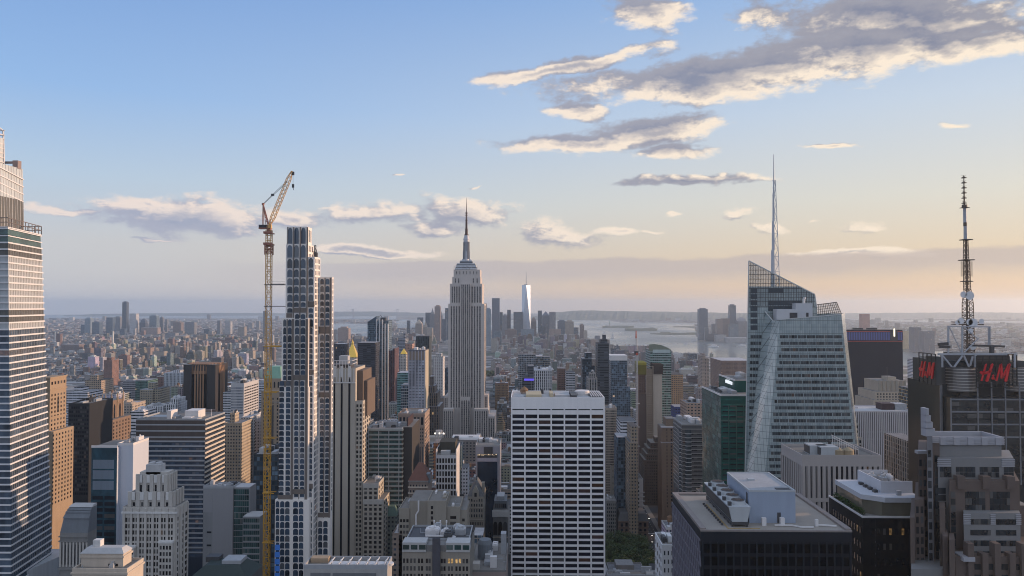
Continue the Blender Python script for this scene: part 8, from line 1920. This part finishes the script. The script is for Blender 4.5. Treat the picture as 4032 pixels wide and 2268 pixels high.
skyline('of the far left skyline', 'towers of the far left skyline', [
    (481, 498, 1190, 7400, 'dark', 'C', 't'), (510, 535, 1235, 7300, 'pale', 'A', ''), (418, 443, 1250, 7200, 'blue', 'D', ''), (447, 473, 1249, 7500, 'grey', 'C', 't'), (333, 356, 1254, 7000, 'glass', 'C', 't'), (318, 333, 1278, 7000, 'blue', 'D', ''), (362, 391, 1269, 6900, 'blue', 'D', 't'), (550, 571, 1255, 7300, 'dark', 'C', 'd'),
    (588, 616, 1243, 7400, 'glass', 'D', 't'), (556, 620, 1290, 6800, 'pink', 'A', ''), (629, 640, 1250, 7500, 'grey', 'C', 't'), (650, 658, 1257, 7500, 'grey', 'C', ''), (680, 712, 1270, 7300, 'brown', 'A', 't'), (727, 765, 1268, 7000, 'grey', 'C', ''), (470, 490, 1294, 6700, 'blue', 'D', ''), (522, 532, 1292, 6600, 'pale', 'C', ''), (802, 824, 1296, 6600, 'dark', 'D', ''),
    (886, 907, 1265, 6800, 'pale', 'C', ''), (855, 867, 1262, 7000, 'grey', 'C', ''), (937, 962, 1286, 6500, 'tan', 'C', ''), (1036, 1049, 1224, 6400, 'glass', 'D', ''), (1330, 1372, 1292, 4700, 'pink', 'A', 't'), (760, 800, 1318, 5800, 'grey', 'C', ''), (650, 690, 1312, 5800, 'grey', 'A', ''), (690, 730, 1322, 5000, 'tan', 'A', ''), (893, 915, 1322, 5200, 'tan', 'A', ''), (690, 724, 1346, 4600, 'brown', 'A', ''), (820, 850, 1340, 4700, 'glass', 'B', '')])
skyline('of the skyline across the river', 'towers of the skyline across the river', [
    (2753, 2787, 1217, 5900, 'blue', 'D', 't'), (2776, 2790, 1290, 5700, 'dark', 'D', ''), (2823, 2846, 1256, 6000, 'pink', 'C', ''), (2846, 2874, 1254, 6100, 'brown', 'C', ''), (2874, 2898, 1202, 6100, 'blue', 'D', 't'), (2904, 2941, 1249, 6000, 'grey', 'C', 'd'), (2805, 2824, 1276, 6200, 'grey', 'C', ''), (2876, 2908, 1276, 5800, 'glass', 'D', ''), (2820, 2860, 1318, 5600, 'pale', 'B', ''), (2860, 2945, 1330, 5500, 'pale', 'B', ''), (2788, 2826, 1314, 5700, 'dark', 'B', '')])
skyline('of the housing slabs far left', 'brick housing slabs far left', [
    (449, 468, 1374, 3900, 'tan', 'A', ''), (468, 486, 1368, 3920, 'tan', 'A', ''), (486, 506, 1372, 3880, 'tan', 'A', ''), (507, 525, 1369, 3900, 'tan', 'A', ''), (404, 436, 1375, 3900, 'tan', 'A', 't'), (527, 549, 1371, 3950, 'pink', 'A', ''), (550, 560, 1374, 3900, 'brown', 'A', ''), (561, 592, 1369, 3950, 'pink', 'A', ''), (332, 356, 1370, 3800, 'brown', 'A', ''), (238, 310, 1356, 4300, 'brown', 'A', ''), (352, 378, 1352, 4400, 'brown', 'A', ''), (716, 736, 1345, 4300, 'brown', 'A', ''),
    (560, 590, 1345, 4600, 'brown', 'A', ''), (405, 430, 1338, 4800, 'brown', 'A', ''), (600, 640, 1384, 3600, 'tan', 'A', ''), (905, 929, 1395, 3300, 'tan', 'A', ''), (945, 968, 1400, 3200, 'tan', 'A', ''), (968, 996, 1382, 3500, 'tan', 'A', ''), (745, 775, 1392, 3500, 'tan', 'A', ''), (800, 822, 1390, 3500, 'grey', 'A', ''), (872, 900, 1330, 5000, 'tan', 'A', '')])
# tall twisted glass tower of the downtown skyline
def twisted():
    Y = 5905; root = thing('glass_skyscraper', 'tallest far downtown glass tower with twisting facets and a needle spire', 'skyscraper', (AX(2072, Y), Y + 30, gz(0, Y))); x = AX(2072, Y, 1250); w = 17 / F * Y; cy = Y + w; z0, z1, z2 = gz(x, Y), AZ(1296, Y), AZ(1122, Y)
    mir = stone('twist_glass', (.42, .47, .55), .22, .05, .1, spec=.9, metal=.85)
    base = [(x - w, cy - w), (x + w, cy - w), (x + w, cy + w), (x - w, cy + w)]; r = w * .98; topq = [(x, cy - r), (x + r, cy), (x, cy + r), (x - r, cy)]
    MB().prism(base, z0, z1).build('base', mir, root); mb = MB()
    for i in range(4):
        j = (i + 1) % 4; mb.face([(*base[i], z1), (*base[j], z1), (*topq[i], z2)]); mb.face([(*topq[i], z2), (*base[j], z1), (*topq[j], z2)])
    mb.face([(*p, z2) for p in topq]); mb.build('faceted_shaft', mir, root)
    MB().cyl(x, cy, z2, z2 + 5, r * .55, r * .55, 12).cyl(x, cy, z2 + 5, AZ(1066, Y), 3.4, .8, 8).build('spire', M_STEEL, root); KEEP.append((2050, 2095, 1300, Y))
twisted()
# islands, statue, bridge, chimneys, boats
def island(cols, h, seed):
    sea_strip('island', cols, M_HILL, -15.0, 6, bump=h, seed=seed)
island([(2372, 1289, 1291), (2390, 1286.5, 1291.5), (2430, 1286, 1291.5), (2470, 1286.5, 1291.5), (2496, 1288, 1290)], 22, 1)
island([(2460, 1299, 1302), (2480, 1296, 1303.5), (2520, 1295, 1304), (2570, 1296, 1303), (2588, 1299, 1302)], 24, 2)
def statue():
    p = on_sea(2400, 1289); x, y = p.x, p.y; z = -14 - drop(math.hypot(x, y)); cu = stone('verdigris', (.22, .32, .28)); gs = stone('pedestal_stone', (.4, .38, .34))
    root = thing('statue', 'robed statue with raised torch on a stone pedestal on the far island', 'statue', (x, y, z))
    MB().prism([(x - 30, y - 30), (x + 30, y - 30), (x + 30, y + 30), (x - 30, y + 30)], z, z + 20, poly1=[(x - 26, y - 26), (x + 26, y - 26), (x + 26, y + 26), (x - 26, y + 26)]).prism([(x - 11, y - 11), (x + 11, y - 11), (x + 11, y + 11), (x - 11, y + 11)], z + 20, z + 47, poly1=[(x - 8, y - 8), (x + 8, y - 8), (x + 8, y + 8), (x - 8, y + 8)]).build('pedestal', gs, root)
    mb = MB().cyl(x, y, z + 47, z + 64, 6.5, 5.2, 10).cyl(x, y, z + 64, z + 78, 5.2, 3.8, 10).cyl(x, y, z + 78, z + 81, 1.5, 1.5, 8).cyl(x, y, z + 81, z + 85, 2.3, 1.8, 8).cyl(x, y, z + 84, z + 85, 3.4, 3.4, 7).beam((x - 3, y, z + 76), (x - 6, y, z + 90), 2.0).cyl(x - 6, y, z + 89, z + 93, 1.2, 1.8, 8).beam((x + 3.5, y, z + 74), (x + 5, y - 1.5, z + 66), 2.2); mb.build('figure', cu, root)
statue()
def bridge():
    Y = 17000; root = thing('suspension_bridge', 'far suspension bridge of two pale towers across the harbour mouth', 'bridge', (AX(1477, Y), Y, -17 - drop(Y))); m = stone('bridge_grey', (.36, .37, .40)); z0 = -17 - drop(Y); zd = z0 + 68; P = []
    for u in (1389.5, 1565):
        x = AX(u, Y, 1230); t = MB().box(x - 22, x - 9, Y - 8, Y + 8, z0, z0 + 211).box(x + 9, x + 22, Y - 8, Y + 8, z0, z0 + 211).box(x - 9, x + 9, Y - 7, Y + 7, z0 + 190, z0 + 209).box(x - 9, x + 9, Y - 7, Y + 7, z0 + 90, z0 + 102); t.build('tower', m, root); P.append(x)
    MB().box(P[0] - 500, P[1] + 500, Y - 15, Y + 15, zd, zd + 7).build('deck', m, root); mb = MB(); n = 20
    f = lambda t: (P[0] + (P[1] - P[0]) * t, Y, zd + 8 + (z0 + 208 - zd - 8) * (2 * t - 1) ** 2)
    for k in range(n): mb.beam(f(k / n), f((k + 1) / n), 4)
    mb.beam((P[0] - 480, Y, zd + 8), (P[0], Y, z0 + 208), 4).beam((P[1], Y, z0 + 208), (P[1] + 480, Y, zd + 8), 4); mb.build('cable', m, root)
bridge()
def chimney(u, v0, v1, Y, r, label):
    x = AX(u, Y, v0); z = AZ(v0, Y); o = MB().cyl(x, Y, gz(x, Y) - 1, z * 1.0, r, r * .7, 12).cyl(x, Y, z, z + 1.2, r * .8, r * .8, 12).build('chimney', stone('chimney_pale', (.6, .58, .54))); tag(o, label, 'chimney')
chimney(445, 1306, 1350, 4600, 6, 'tall white chimney above the tan housing slabs far left')
chimney(217.5, 1310, 1345, 5600, 5.5, 'left of two pale power station chimneys far left'); chimney(228, 1310, 1345, 5600, 5.5, 'right of two pale power station chimneys far left')
def boat(u, v, L, label, sail=False, nm='boat', cat='boat'):
    p = on_sea(u, v); z = -15.9 - drop(math.hypot(p.x, p.y)); x, y = p.x, p.y; root = thing(nm, label, cat, (x, y, z)); w = L * .26; hull = paint('hull_white', (.6, .6, .62))
    MB().prism([(x - L * .5, y), (x - L * .3, y - w / 2), (x + L * .45, y - w / 2), (x + L * .5, y), (x + L * .45, y + w / 2), (x - L * .3, y + w / 2)], z, z + L * .1).build('hull', hull, root)
    if sail: MB().prism([(x - L * .3, y), (x + L * .35, y), (x + L * .35, y + .3), (x - L * .3, y + .3)], z + L * .15, z + L * 1.0, poly1=[(x - .1, y), (x + .1, y), (x + .1, y + .3), (x - .1, y + .3)]).build('sail', M_WHITE, root)
    else: MB().box(x - L * .2, x + L * .32, y - w * .36, y + w * .36, z + L * .1, z + L * .2).box(x - L * .12, x + L * .15, y - w * .25, y + w * .25, z + L * .2, z + L * .27).build('cabin', M_WHITE, root)
boat(2809, 1367, 75, 'large white ferry on the river left of the faceted tower', nm='ferry', cat='ferry'); boat(2411, 1331, 40, 'white sailing boat near the slim crane tip', True); boat(2378, 1311, 36, 'small dark boat in the bay below the statue island'); boat(2650, 1327, 30, 'small boat right of the terminal headland'); boat(2732, 1343, 40, 'white boat before the skyline across the river'); boat(2787, 1343, 40, 'second white boat close under the blue tower across the river'); boat(2921, 1362, 50, 'low white boat at the left edge of the faceted tower'); boat(2700, 1355, 34, 'lone boat in mid river right of the olive netting')
sea_strip('shore_park', [(2640, 1309, 1310.5), (2604, 1308, 1311), (2600, 1308, 1311)], M_HILL, -15, 4, bump=6, seed=9)

# ------------------------------------------------------------------ the avenue, its pavements, cars and the park trees
def avenue():
    asp = stone('asphalt', (.05, .05, .053), .9, .4, .1); pav = stone('pavement', (.2, .19, .18), .9, .3, .1)
    o = MB().box(133, 153, 560, 2300, -.2, .02).build('road', asp); o['kind'] = 'structure'
    for x in (127, 153): o = MB().box(x, x + 6, 560, 2300, -.2, .15).build('pavement', pav); o['kind'] = 'structure'
    mk = paint('road_marking', (.7, .7, .68)); mb = MB()
    for y in range(600, 1400, 9):
        for x in (137, 141, 145, 149): mb.box(x, x + .15, y, y + 3.5, .02, .03)
    for k in range(8):
        y = 684 + 80.5 * k
        for i in range(14): mb.box(133.6 + i * 1.4, 134.2 + i * 1.4, y, y + 3.4, .02, .032)
    o = mb.build('road_markings', mk); o['kind'] = 'structure'
    for k in range(0, 22):
        y = 604 + 80.5 * k; o = MB().box(-900, 127, y - 7, y + 7, -.2, .012).box(159, 1200, y - 7, y + 7, -.2, .012).build('road', asp); o['kind'] = 'structure'
avenue()
def make_car(name, label, col):
    root = thing(name, label, 'car', (0, 0, 0), 'cars on the avenue beside the park'); body = paint('car_' + col[0], col[1], .35); z = .02
    mb = MB().prism([(-.9, -2.2), (.9, -2.2), (.9, 2.2), (-.9, 2.2)], z + .35, z + .95, poly1=[(-.86, -2.1), (.86, -2.1), (.86, 2.1), (-.86, 2.1)]); mb.build('body', body, root)
    MB().prism([(-.8, -1.2), (.8, -1.2), (.8, 1.5), (-.8, 1.5)], z + .95, z + 1.5, poly1=[(-.66, -.6), (.66, -.6), (.66, 1.0), (-.66, 1.0)]).build('cabin', G_DARK, root)
    for sx in (-.9, .9):
        for sy in (-1.35, 1.35):
            mb = MB(); n = 10; ring = [(sx, sy + .33 * math.cos(2 * math.pi * i / n), z + .33 + .33 * math.sin(2 * math.pi * i / n)) for i in range(n)]; r2 = [(p[0] * .78, p[1], p[2]) for p in ring]
            mb.face(ring if sx < 0 else ring[::-1])
            for i in range(n): j = (i + 1) % n; mb.face([ring[i], ring[j], r2[j], r2[i]])
            mb.build('wheel', stone('tyre', (.02, .02, .02)), root)
    for sx in (-.6, .6): MB().box(sx - .22, sx + .22, -2.24, -2.12, z + .6, z + .82).build('headlight', paint('headlight', (1, .95, .85), emit=6), root)
    return root
def copy_tree(o, parent=None):
    c = o.copy(); COL.objects.link(c); c.parent = parent
    for ch in list(o.children): copy_tree(ch, c)
    return c
rnd = random.Random(12); cols = [('white', (.7, .7, .7)), ('yellow', (.6, .36, .03)), ('black', (.02, .02, .022)), ('silver', (.35, .36, .38)), ('blue', (.05, .08, .2))]
protos = {}
for i in range(22):
    c = cols[rnd.choice((0, 0, 1, 2, 2, 3, 4))]; lab = '%s car with headlights on, driving along the avenue beside the park' % c[0]
    if c[0] not in protos: protos[c[0]] = make_car('car', lab, c); o = protos[c[0]]
    else: o = copy_tree(protos[c[0]])
    o.location = (135 + 4 * rnd.randrange(5), 760 + i * 13 + rnd.uniform(0, 8), 0)
def leaf_mat():
    m, N, b = new_mat('tree_leaf'); gm = N.add('ShaderNodeNewGeometry'); oi = N.add('ShaderNodeObjectInfo')
    c = N.mix(gm.outputs['Random Per Island'], (.018, .035, .012, 1), (.06, .10, .03, 1)); c = N.mix(oi.outputs['Random'], c, (.075, .10, .022, 1)); N.l.new(c, b.inputs['Base Color']); b.inputs['Roughness'].default_value = .75; return m
M_LEAF = leaf_mat(); M_BARK = stone('bark', (.09, .07, .055))
def make_tree(seed, label):
    r = random.Random(seed); root = thing('park_tree', label, 'tree', (0, 0, 0), 'trees of the park grove')
    mb = MB().cyl(0, 0, -.5, 6, .45, .28, 8); cl = []
    for k in range(7): an = k * 2.4 + r.random(); e = Vector((math.cos(an) * r.uniform(2, 4.2), math.sin(an) * r.uniform(2, 4.2), r.uniform(8, 14))); mb.beam((0, 0, r.uniform(4, 6)), e, .22); cl.append((e, r.uniform(2.2, 3.2)))
    cl.append((Vector((0, 0, 14.5)), 2.8)); cl.append((Vector((0, 0, 10.5)), 3.0)); mb.build('trunk', M_BARK, root); lf = MB()
    for (c, R_) in cl:
        for q in range(75):
            d = Vector((r.gauss(0, 1), r.gauss(0, 1), r.gauss(0, .8))).normalized() * R_ * r.uniform(.55, 1.05); p = c + d; s = r.uniform(.35, .7); a = Vector((r.gauss(0, 1), r.gauss(0, 1), r.gauss(0, .5))).normalized(); b = a.cross(d.normalized() + Vector((.01, .02, .03))).normalized()
            lf.face([p - a * s, p - b * s * .7, p + a * s, p + b * s * .7])
    lf.build('crown', M_LEAF, root); return root
TL = 'leafy green tree in the dark park grove below the brown mansard block'
tp = [make_tree(s, TL) for s in (1, 2, 3)]; used = set(); rnd = random.Random(5); k = 0
for iy in range(9):
    for ix in range(8):
        x, y = 62 + ix * 8.6 + rnd.uniform(-2.5, 2.5), 696 + iy * 11.5 + rnd.uniform(-3, 3); i = rnd.randrange(3)
        if x > 126: continue
        o = tp[i] if i not in used else copy_tree(tp[i]); used.add(i); s = rnd.uniform(.95, 1.3); o.location = (x, y, 0); o.rotation_euler = (0, 0, rnd.random() * 6.28); o.scale = (s * 1.15, s * 1.15, s)

# ------------------------------------------------------------------ the carpet of ordinary buildings
import bisect
def short(lbl):
    for w in (' with ', ' beside ', ' left of ', ' right of ', ' behind ', ' above ', ' before ', ' rising ', ' beyond ', ' at ', ' among ', ' between ', ' under ', ' carrying ', ' standing ', ' near ', ' just ', ' immediately ', ' wrapped ', ' crowned ', ' topped ', ' in front ', ' of arched', ' squeezed ', ' joined ', ' where ', ', ', ' to ', ' tied ', ' partly '):
        lbl = lbl.split(w)[0]
    return lbl
heroes = []
for o in COL.objects:
    if o.parent is None and o.get('category') and o.get('label') and not o.get('group'):
        zs = [(c.matrix_basis.translation.z if c.type != 'MESH' else max((v[2] for v in c.bound_box), default=0)) for c in o.children]
        p = proj(o.location.x, o.location.y, max(zs) * .8 if zs else 0)
        if p: heroes.append((p[0], p[1], o.location.y, short(o['label'])))
names = [h[3] for h in heroes]; heroes = [h for h in heroes if names.count(h[3]) == 1 and len(h[3].split()) <= 6 and h[2] < 2600]
SHORE = ((2200, 1306), (2280, 1318), (2402, 1337), (2443, 1357), (2500, 1362), (2585, 1357), (2659, 1382), (2780, 1392), (2941, 1408), (3100, 1415), (3350, 1430), (3610, 1445))
west = sorted((p.y, p.x) for p in (on_sea(u, v + 8) for u, v in ((2280, 1318), (2402, 1337), (2443, 1357), (2500, 1362), (2585, 1357), (2659, 1382), (2780, 1392), (2941, 1408), (3100, 1415), (3350, 1430), (3610, 1445), (4032, 1470), (4500, 1490))))
def x_west(y):
    ys = [p[0] for p in west]
    if y <= ys[0]: return west[0][1] + (ys[0] - y) * .3
    if y >= ys[-1]: return west[-1][1]
    i = bisect.bisect(ys, y); a, b = west[i - 1], west[i]; return a[1] + (b[1] - a[1]) * (y - a[0]) / (b[0] - a[0])
AVE = [-1700, -1500, -1310, -1110, -900, -700, -560, -430, -288, -150, 143, 420, 700, 980, 1260, 1540, 1820, 2100, 2400]
BC = [(0.275, 0.236, 0.2, 'tan'), (0.21, 0.153, 0.132, 'brown brick'), (0.235, 0.145, 0.124, 'rust brick'), (0.269, 0.266, 0.266, 'grey'), (0.457, 0.451, 0.448, 'pale'), (0.373, 0.334, 0.292, 'cream'), (0.157, 0.133, 0.124, 'umber brick'), (0.337, 0.301, 0.271, 'sand'), (0.105, 0.111, 0.123, 'slate'), (0.551, 0.551, 0.557, 'white'), (0.307, 0.265, 0.247, 'rose brick'), (0.209, 0.221, 0.239, 'blue grey')]
KEEP += [(2380, 2606, 2262, 690), (2545, 2612, 2262, 1000)]
for (u0, v0), (u1, v1) in zip(SHORE, SHORE[1:]): KEEP.append((u0, u1, max(v0, v1), min(on_sea(u0, v0).y, on_sea(u1, v1).y) - 5))
cand = []; rc = random.Random(77)
def on_land(x, y):
    p = proj(x, y, gz(x, y))
    if not p: return False
    u, v = p
    for cols in WATER_COLS:
        for (a, b) in zip(cols, cols[1:]):
            if a[0] <= u <= b[0]:
                t = (u - a[0]) / (b[0] - a[0]); vf, vn = a[1] + (b[1] - a[1]) * t, a[2] + (b[2] - a[2]) * t
                if vf - 1.0 < v < vn + 2.0: return False
    return True
def blocked(x0, x1, y0, y1):
    for (a, b, c, d, _) in OCC:
        if x0 < b + 1 and x1 > a - 1 and y0 < d + 1 and y1 > c - 1: return True
    return x1 > 40 and x0 < 128 and y1 > 690 and y0 < 800
def limit(x0, x1, y0, h):
    p, q = proj(x0, y0, h), proj(x1, y0, h)
    if not p or not q: return h
    u0, u1 = min(p[0], q[0]), max(p[0], q[0])
    for (a, b, v, Y) in KEEP:
        if y0 < Y and u0 < b and u1 > a: h = min(h, AZ(v, y0, (u0 + u1) / 2))
    return h
for k in range(0, 58):
    ys = 604 + 80.5 * k
    for half in (0, 1):
        y0 = ys + 9 + half * 31.5; y1 = y0 + 29
        xl, xr = y0 * math.tan(rad(-37)), min(y0 * math.tan(rad(35)), x_west(y0) - 15); x = xl; bigf = 1.0 if y0 < 3000 else 1.2
        while x < xr:
            w = rc.choice((11, 14, 18, 22, 26, 32, 40)) * bigf; x1 = x + w
            av = next((a for a in AVE if x < a + 12 and x1 > a - 12), None)
            if av is not None:
                if x < av - 22: x1 = av - 12; w = x1 - x
                else: x = av + 12; continue
            if y0 < 1000: h = rc.choice((28, 38, 46, 55, 62, 74, 88))
            elif y0 < 1700: h = rc.choice((20, 26, 32, 38, 44, 50, 58, 70, 84))
            elif y0 < 4300: h = rc.choice((14, 16, 18, 20, 22, 26, 30, 36, 44, 56))
            else: h = rc.choice((20, 26, 34, 44, 60, 80))
            if x < -900 and y0 > 1500: h *= .62
            if y0 > 2600 and rc.random() < .05: h = rc.uniform(50, 75)
            h *= rc.uniform(.85, 1.15); d = rc.choice((0, 0, 0, 3, 6)); gap = 0 if rc.random() < .8 else rc.uniform(2, 6)
            if not blocked(x, x1, y0, y1 - d) and (y0 < 2900 or on_land((x + x1) / 2, y0)):
                h2 = limit(x, x1, y0, h)
                if h2 > 8: cand.append([x + .2, x1 - gap - .2, y0, y1 - d, gz((x + x1) / 2, y0), min(h2, h) + (0 if h2 < h else gz(x, y0)), rc.random()])
            x = x1 + .3
# how much of each can be seen: paint front to back over a small picture
import numpy as np
RW, RH = 1024, 576; sc = RW / 4032; seen = np.zeros((RH, RW), bool)
def rect(x0, x1, y0, y1, z0, z1):
    c = [proj(x, y, z) for x in (x0, x1) for y in (y0, y1) for z in (z1,)] + [proj(x, y0, z0) for x in (x0, x1)]
    c = [p for p in c if p]
    if not c: return None
    a, b = min(p[0] for p in c) * sc, max(p[0] for p in c) * sc; t, d = min(p[1] for p in c) * sc, max(p[1] for p in c) * sc
    i0, i1, j0, j1 = int(max(a + .3, 0)), int(min(b + .7, RW)), int(max(t, 0)), int(min(d + 1, RH))
    return (i0, i1, j0, j1) if i1 > i0 and j1 > j0 else None
allb = [(c[2], 1, i) for i, c in enumerate(cand)] + [(o[2], 0, i) for i, o in enumerate(OCC)]
vis = {}
for (y, kd, i) in sorted(allb):
    b = cand[i][:6] if kd else (OCC[i][0], OCC[i][1], OCC[i][2], OCC[i][3], 0, OCC[i][4])
    r_ = rect(*b)
    if not r_: continue
    blk_ = seen[r_[2]:r_[3], r_[0]:r_[1]]
    if kd: vis[i] = int(blk_.size - blk_.sum())
    blk_[:] = True
order = sorted((i for i in vis if vis[i] > 1), key=lambda i: -vis[i])
single, rest = order[:230], order[230:]
taken = set(); gsz = {}
def gen_label(c, col, kit, h):
    p = proj((c[0] + c[1]) / 2, c[2], c[5]); size = ('low' if h < 30 else 'mid rise' if h < 62 else 'tall'); wd = c[1] - c[0]; sh = 'narrow' if wd < 15 else 'broad' if wd > 30 else ''
    for q in sorted(heroes, key=lambda g: math.hypot(g[0] - p[0], (g[1] - p[1]) * 1.6))[:14]:
        dx, dv = p[0] - q[0], p[1] - q[1]
        rel = ('behind' if c[2] > q[2] + 40 else 'in front of') if abs(dx) < 25 else (('behind and ' if c[2] > q[2] + 120 else 'in front and ' if c[2] < q[2] - 120 else '') + ('left of' if dx < 0 else 'right of'))
        for extra in ('', sh, 'boxy', 'plain', 'old', 'square'):
            if extra == '' or extra in ('narrow', 'broad') or True:
                lab = ' '.join(('%s %s %s block%s %s the %s' % (extra if extra in ('', sh) else '', size, col, kit, rel, q[3])).split())
                if lab not in taken and 4 <= len(lab.split()) <= 16: taken.add(lab); return lab
                if extra == sh: break
    return None
import collections
FS = ['A', 'A', 'A', 'A', 'B', 'C', 'A', 'D']
for i in single:
    c = cand[i]; r = random.Random(i); col = BC[r.randrange(len(BC))]; h = c[5]; kd = r.random(); kit = ' with a water tank' if kd < .35 else ' with a penthouse' if kd < .6 else ' with a stepped top' if kd < .75 and h > 35 else ''
    lab = gen_label(c, col[3], kit, h)
    if lab is None: rest.append(i); continue
    root = thing('city_block_building', lab, 'building', ((c[0] + c[1]) / 2, (c[2] + c[3]) / 2, 0), 'ordinary buildings of the city blocks'); mb = MB(); z = c[5]
    if 'stepped' in kit:
        s = min(4.0, (c[1] - c[0]) * .14); mb.box(c[0], c[1], c[2], c[3], c[4] - 1, z * .72).box(c[0] + s, c[1] - s, c[2] + s, c[3] - s, z * .72 - .3, z * .88).box(c[0] + 2 * s, c[1] - 2 * s, c[2] + 2 * s, c[3] - 1.6 * s, z * .88 - .3, z)
    else: mb.box(c[0], c[1], c[2], c[3], c[4] - 1, z)
    o = mb.build('wall', STY[FS[r.randrange(8)] if col[3] not in ('slate', 'blue grey', 'white') else r.choice('BDCA')], root); o.color = (*[k * r.uniform(.8, 1.15) for k in col[:3]], 1); wm = stone('trim_' + col[3], col[:3])
    b = (c[0], c[1], c[2], c[3], 0, z)
    if 'stepped' not in kit:
        t = .4; mb = MB().box(c[0] - .1, c[1] + .1, c[2] - .15, c[2] + t, z - .4, z + 1).box(c[0] - .1, c[0] + t, c[2] + t, c[3], z - .4, z + 1).box(c[1] - t, c[1] + .1, c[2] + t, c[3], z - .4, z + 1).box(c[0] + t, c[1] - t, c[3] - t, c[3], z - .4, z + 1); mb.build('parapet', r.choice((wm, wm, M_ROOFL)), root)
        for q in range(r.randrange(2, 5)):
            w, d = r.uniform(2, (c[1] - c[0]) * .35), r.uniform(2, 9); x, y = r.uniform(c[0] + 1, c[1] - w - 1), r.uniform(c[2] + 1, c[3] - d - 1); MB().box(x, x + w, y, y + d, z - .2, z + r.uniform(1.2, 4)).build('roof_unit', r.choice((M_STEEL, M_ROOFL, wm, M_DKSTEEL, M_WHITE)), root)
    if 'penthouse' in kit: MB().box(c[0] + (c[1] - c[0]) * .2, c[0] + (c[1] - c[0]) * .7, c[2] + 6, c[3] - 6, z - .2, z + 5.5).build('penthouse', wm, root)
    if 'tank' in kit: water_tank(root, c[0] + (c[1] - c[0]) * r.uniform(.3, .7), c[2] + r.uniform(8, 16), z, 2.3, 3.8)
# the rest of the blocks, too many to count, and the plain beyond the rivers
PAL = [(0, (0.268, 0.236, 0.206)), (.10, (0.203, 0.155, 0.138)), (.22, (0.224, 0.149, 0.132)), (.32, (0.268, 0.266, 0.266)), (.44, (0.456, 0.451, 0.448)), (.54, (0.367, 0.334, 0.299)), (.62, (0.154, 0.134, 0.127)), (.72, (0.332, 0.302, 0.277)), (.80, (0.128, 0.133, 0.148)), (.86, (0.552, 0.552, 0.557)), (.93, (0.302, 0.267, 0.252))]
FI = facade('facade_island', 3.2, 3.6, .24, .26, 'ISLAND', palette=PAL, roof=(.21, .21, .22))
FI2 = facade('facade_island_far', 5.0, 5.0, .22, .25, 'ISLAND', palette=PAL, roof=(.24, .235, .24), lit=0.0)
mb = MB(); r = random.Random(31)
for i in rest:
    c = cand[i]; mb.box(c[0], c[1], c[2], c[3], c[4] - 1, c[5], bot=False)
    if vis.get(i, 0) > 3:
        w = c[1] - c[0]; x = c[0] + w * r.uniform(.15, .5); y = c[2] + r.uniform(4, 12); mb.box(x, x + w * r.uniform(.2, .4), y, y + 7, c[5] - .1, c[5] + r.uniform(2, 5), bot=False)
o = mb.build('city_blocks', FI); o['kind'] = 'stuff'; o['label'] = 'dense carpet of small city buildings'
mb = MB(); r = random.Random(41)
y = 2600.0
while y < 15500:
    step = 24 + (y - 2600) * .0075; th = rad(37); x = -y * math.tan(th)
    xe = y * math.tan(rad(36)); row = 0
    while x < xe:
        w = step * r.uniform(.35, .95); inman = y < 5300 and -1500 < x < x_west(y) + 20
        if not inman and r.random() < .80:
            hh = r.choice((6, 7, 8, 9, 10, 11, 13, 16)); q = r.random(); g = gz(x, y)
            if q < .02: hh = r.uniform(24, 50)
            if q < .0025: hh = r.uniform(60, 100)
            jy = y + r.uniform(-.35, .35) * step
            if on_land(x + w / 2, jy) and not blocked(x, x + w, jy, jy + step * .6): mb.box(x, x + w, jy, jy + step * r.uniform(.3, .75), g - 1, g + hh, bot=False)
        x += w + step * r.uniform(.05, .55)
    y += step * 1.05
o = mb.build('distant_city', FI2); o['kind'] = 'stuff'; o['label'] = 'hazy low city spreading to the horizon'
# far clumps of trees among the roofs
mb = MB(); r = random.Random(51)
def grove(u, v, du, n, hgt):
    for _ in range(n):
        p = on_sea(u + r.uniform(-du, du), v + r.gauss(0, 2.2), -10); g = gz(p.x, p.y); s = r.uniform(5, 11)
        for q in range(5):
            c = Vector((p.x + r.uniform(-s, s), p.y + r.uniform(-s, s), g + hgt * r.uniform(.3, 1))); a = Vector((r.gauss(0, 1), r.gauss(0, 1), .3)).normalized() * s * .7; b = Vector((r.gauss(0, .4), r.gauss(0, .4), 1)).normalized() * s * .6
            mb.face([c - a, c - b, c + a, c + b])
for (u, v, du, n, h) in ((550, 1450, 75, 260, 22), (620, 1440, 60, 120, 22), (390, 1410, 35, 80, 20), (500, 1412, 60, 110, 20), (690, 1378, 60, 120, 20), (700, 1268, 90, 120, 18), (2050, 1472, 25, 50, 16), (1925, 1478, 26, 70, 18), (2000, 1450, 20, 30, 16), (850, 1330, 50, 60, 20), (1000, 1262, 100, 80, 18), (3750, 1300, 250, 160, 18), (3650, 1290, 200, 140, 18)): grove(u, v, du, n, h)
o = mb.build('distant_trees', M_LEAF); o['kind'] = 'stuff'; o['label'] = 'far patches of park trees among the roofs'

# ------------------------------------------------------------------ haze: the evening air over the whole city
def build_haze():
    m = bpy.data.materials.new('evening_haze'); m.use_nodes = True; nt = m.node_tree; nt.nodes.clear()
    out = nt.nodes.new('ShaderNodeOutputMaterial'); pv = nt.nodes.new('ShaderNodeVolumePrincipled')
    pv.inputs['Color'].default_value = (0.80, 0.90, 1.0, 1); pv.inputs['Density'].default_value = HAZE_DENSITY
    pv.inputs['Anisotropy'].default_value = 0.55
    nt.links.new(pv.outputs[0], out.inputs['Volume'])
    mb = MB().box(-33000, 33000, -33000, 33000, -82, 470)
    o = mb.build('haze', m); o['kind'] = 'stuff'
    m.cycles.homogeneous_volume = True
HAZE_DENSITY = 4.4e-5
build_haze()
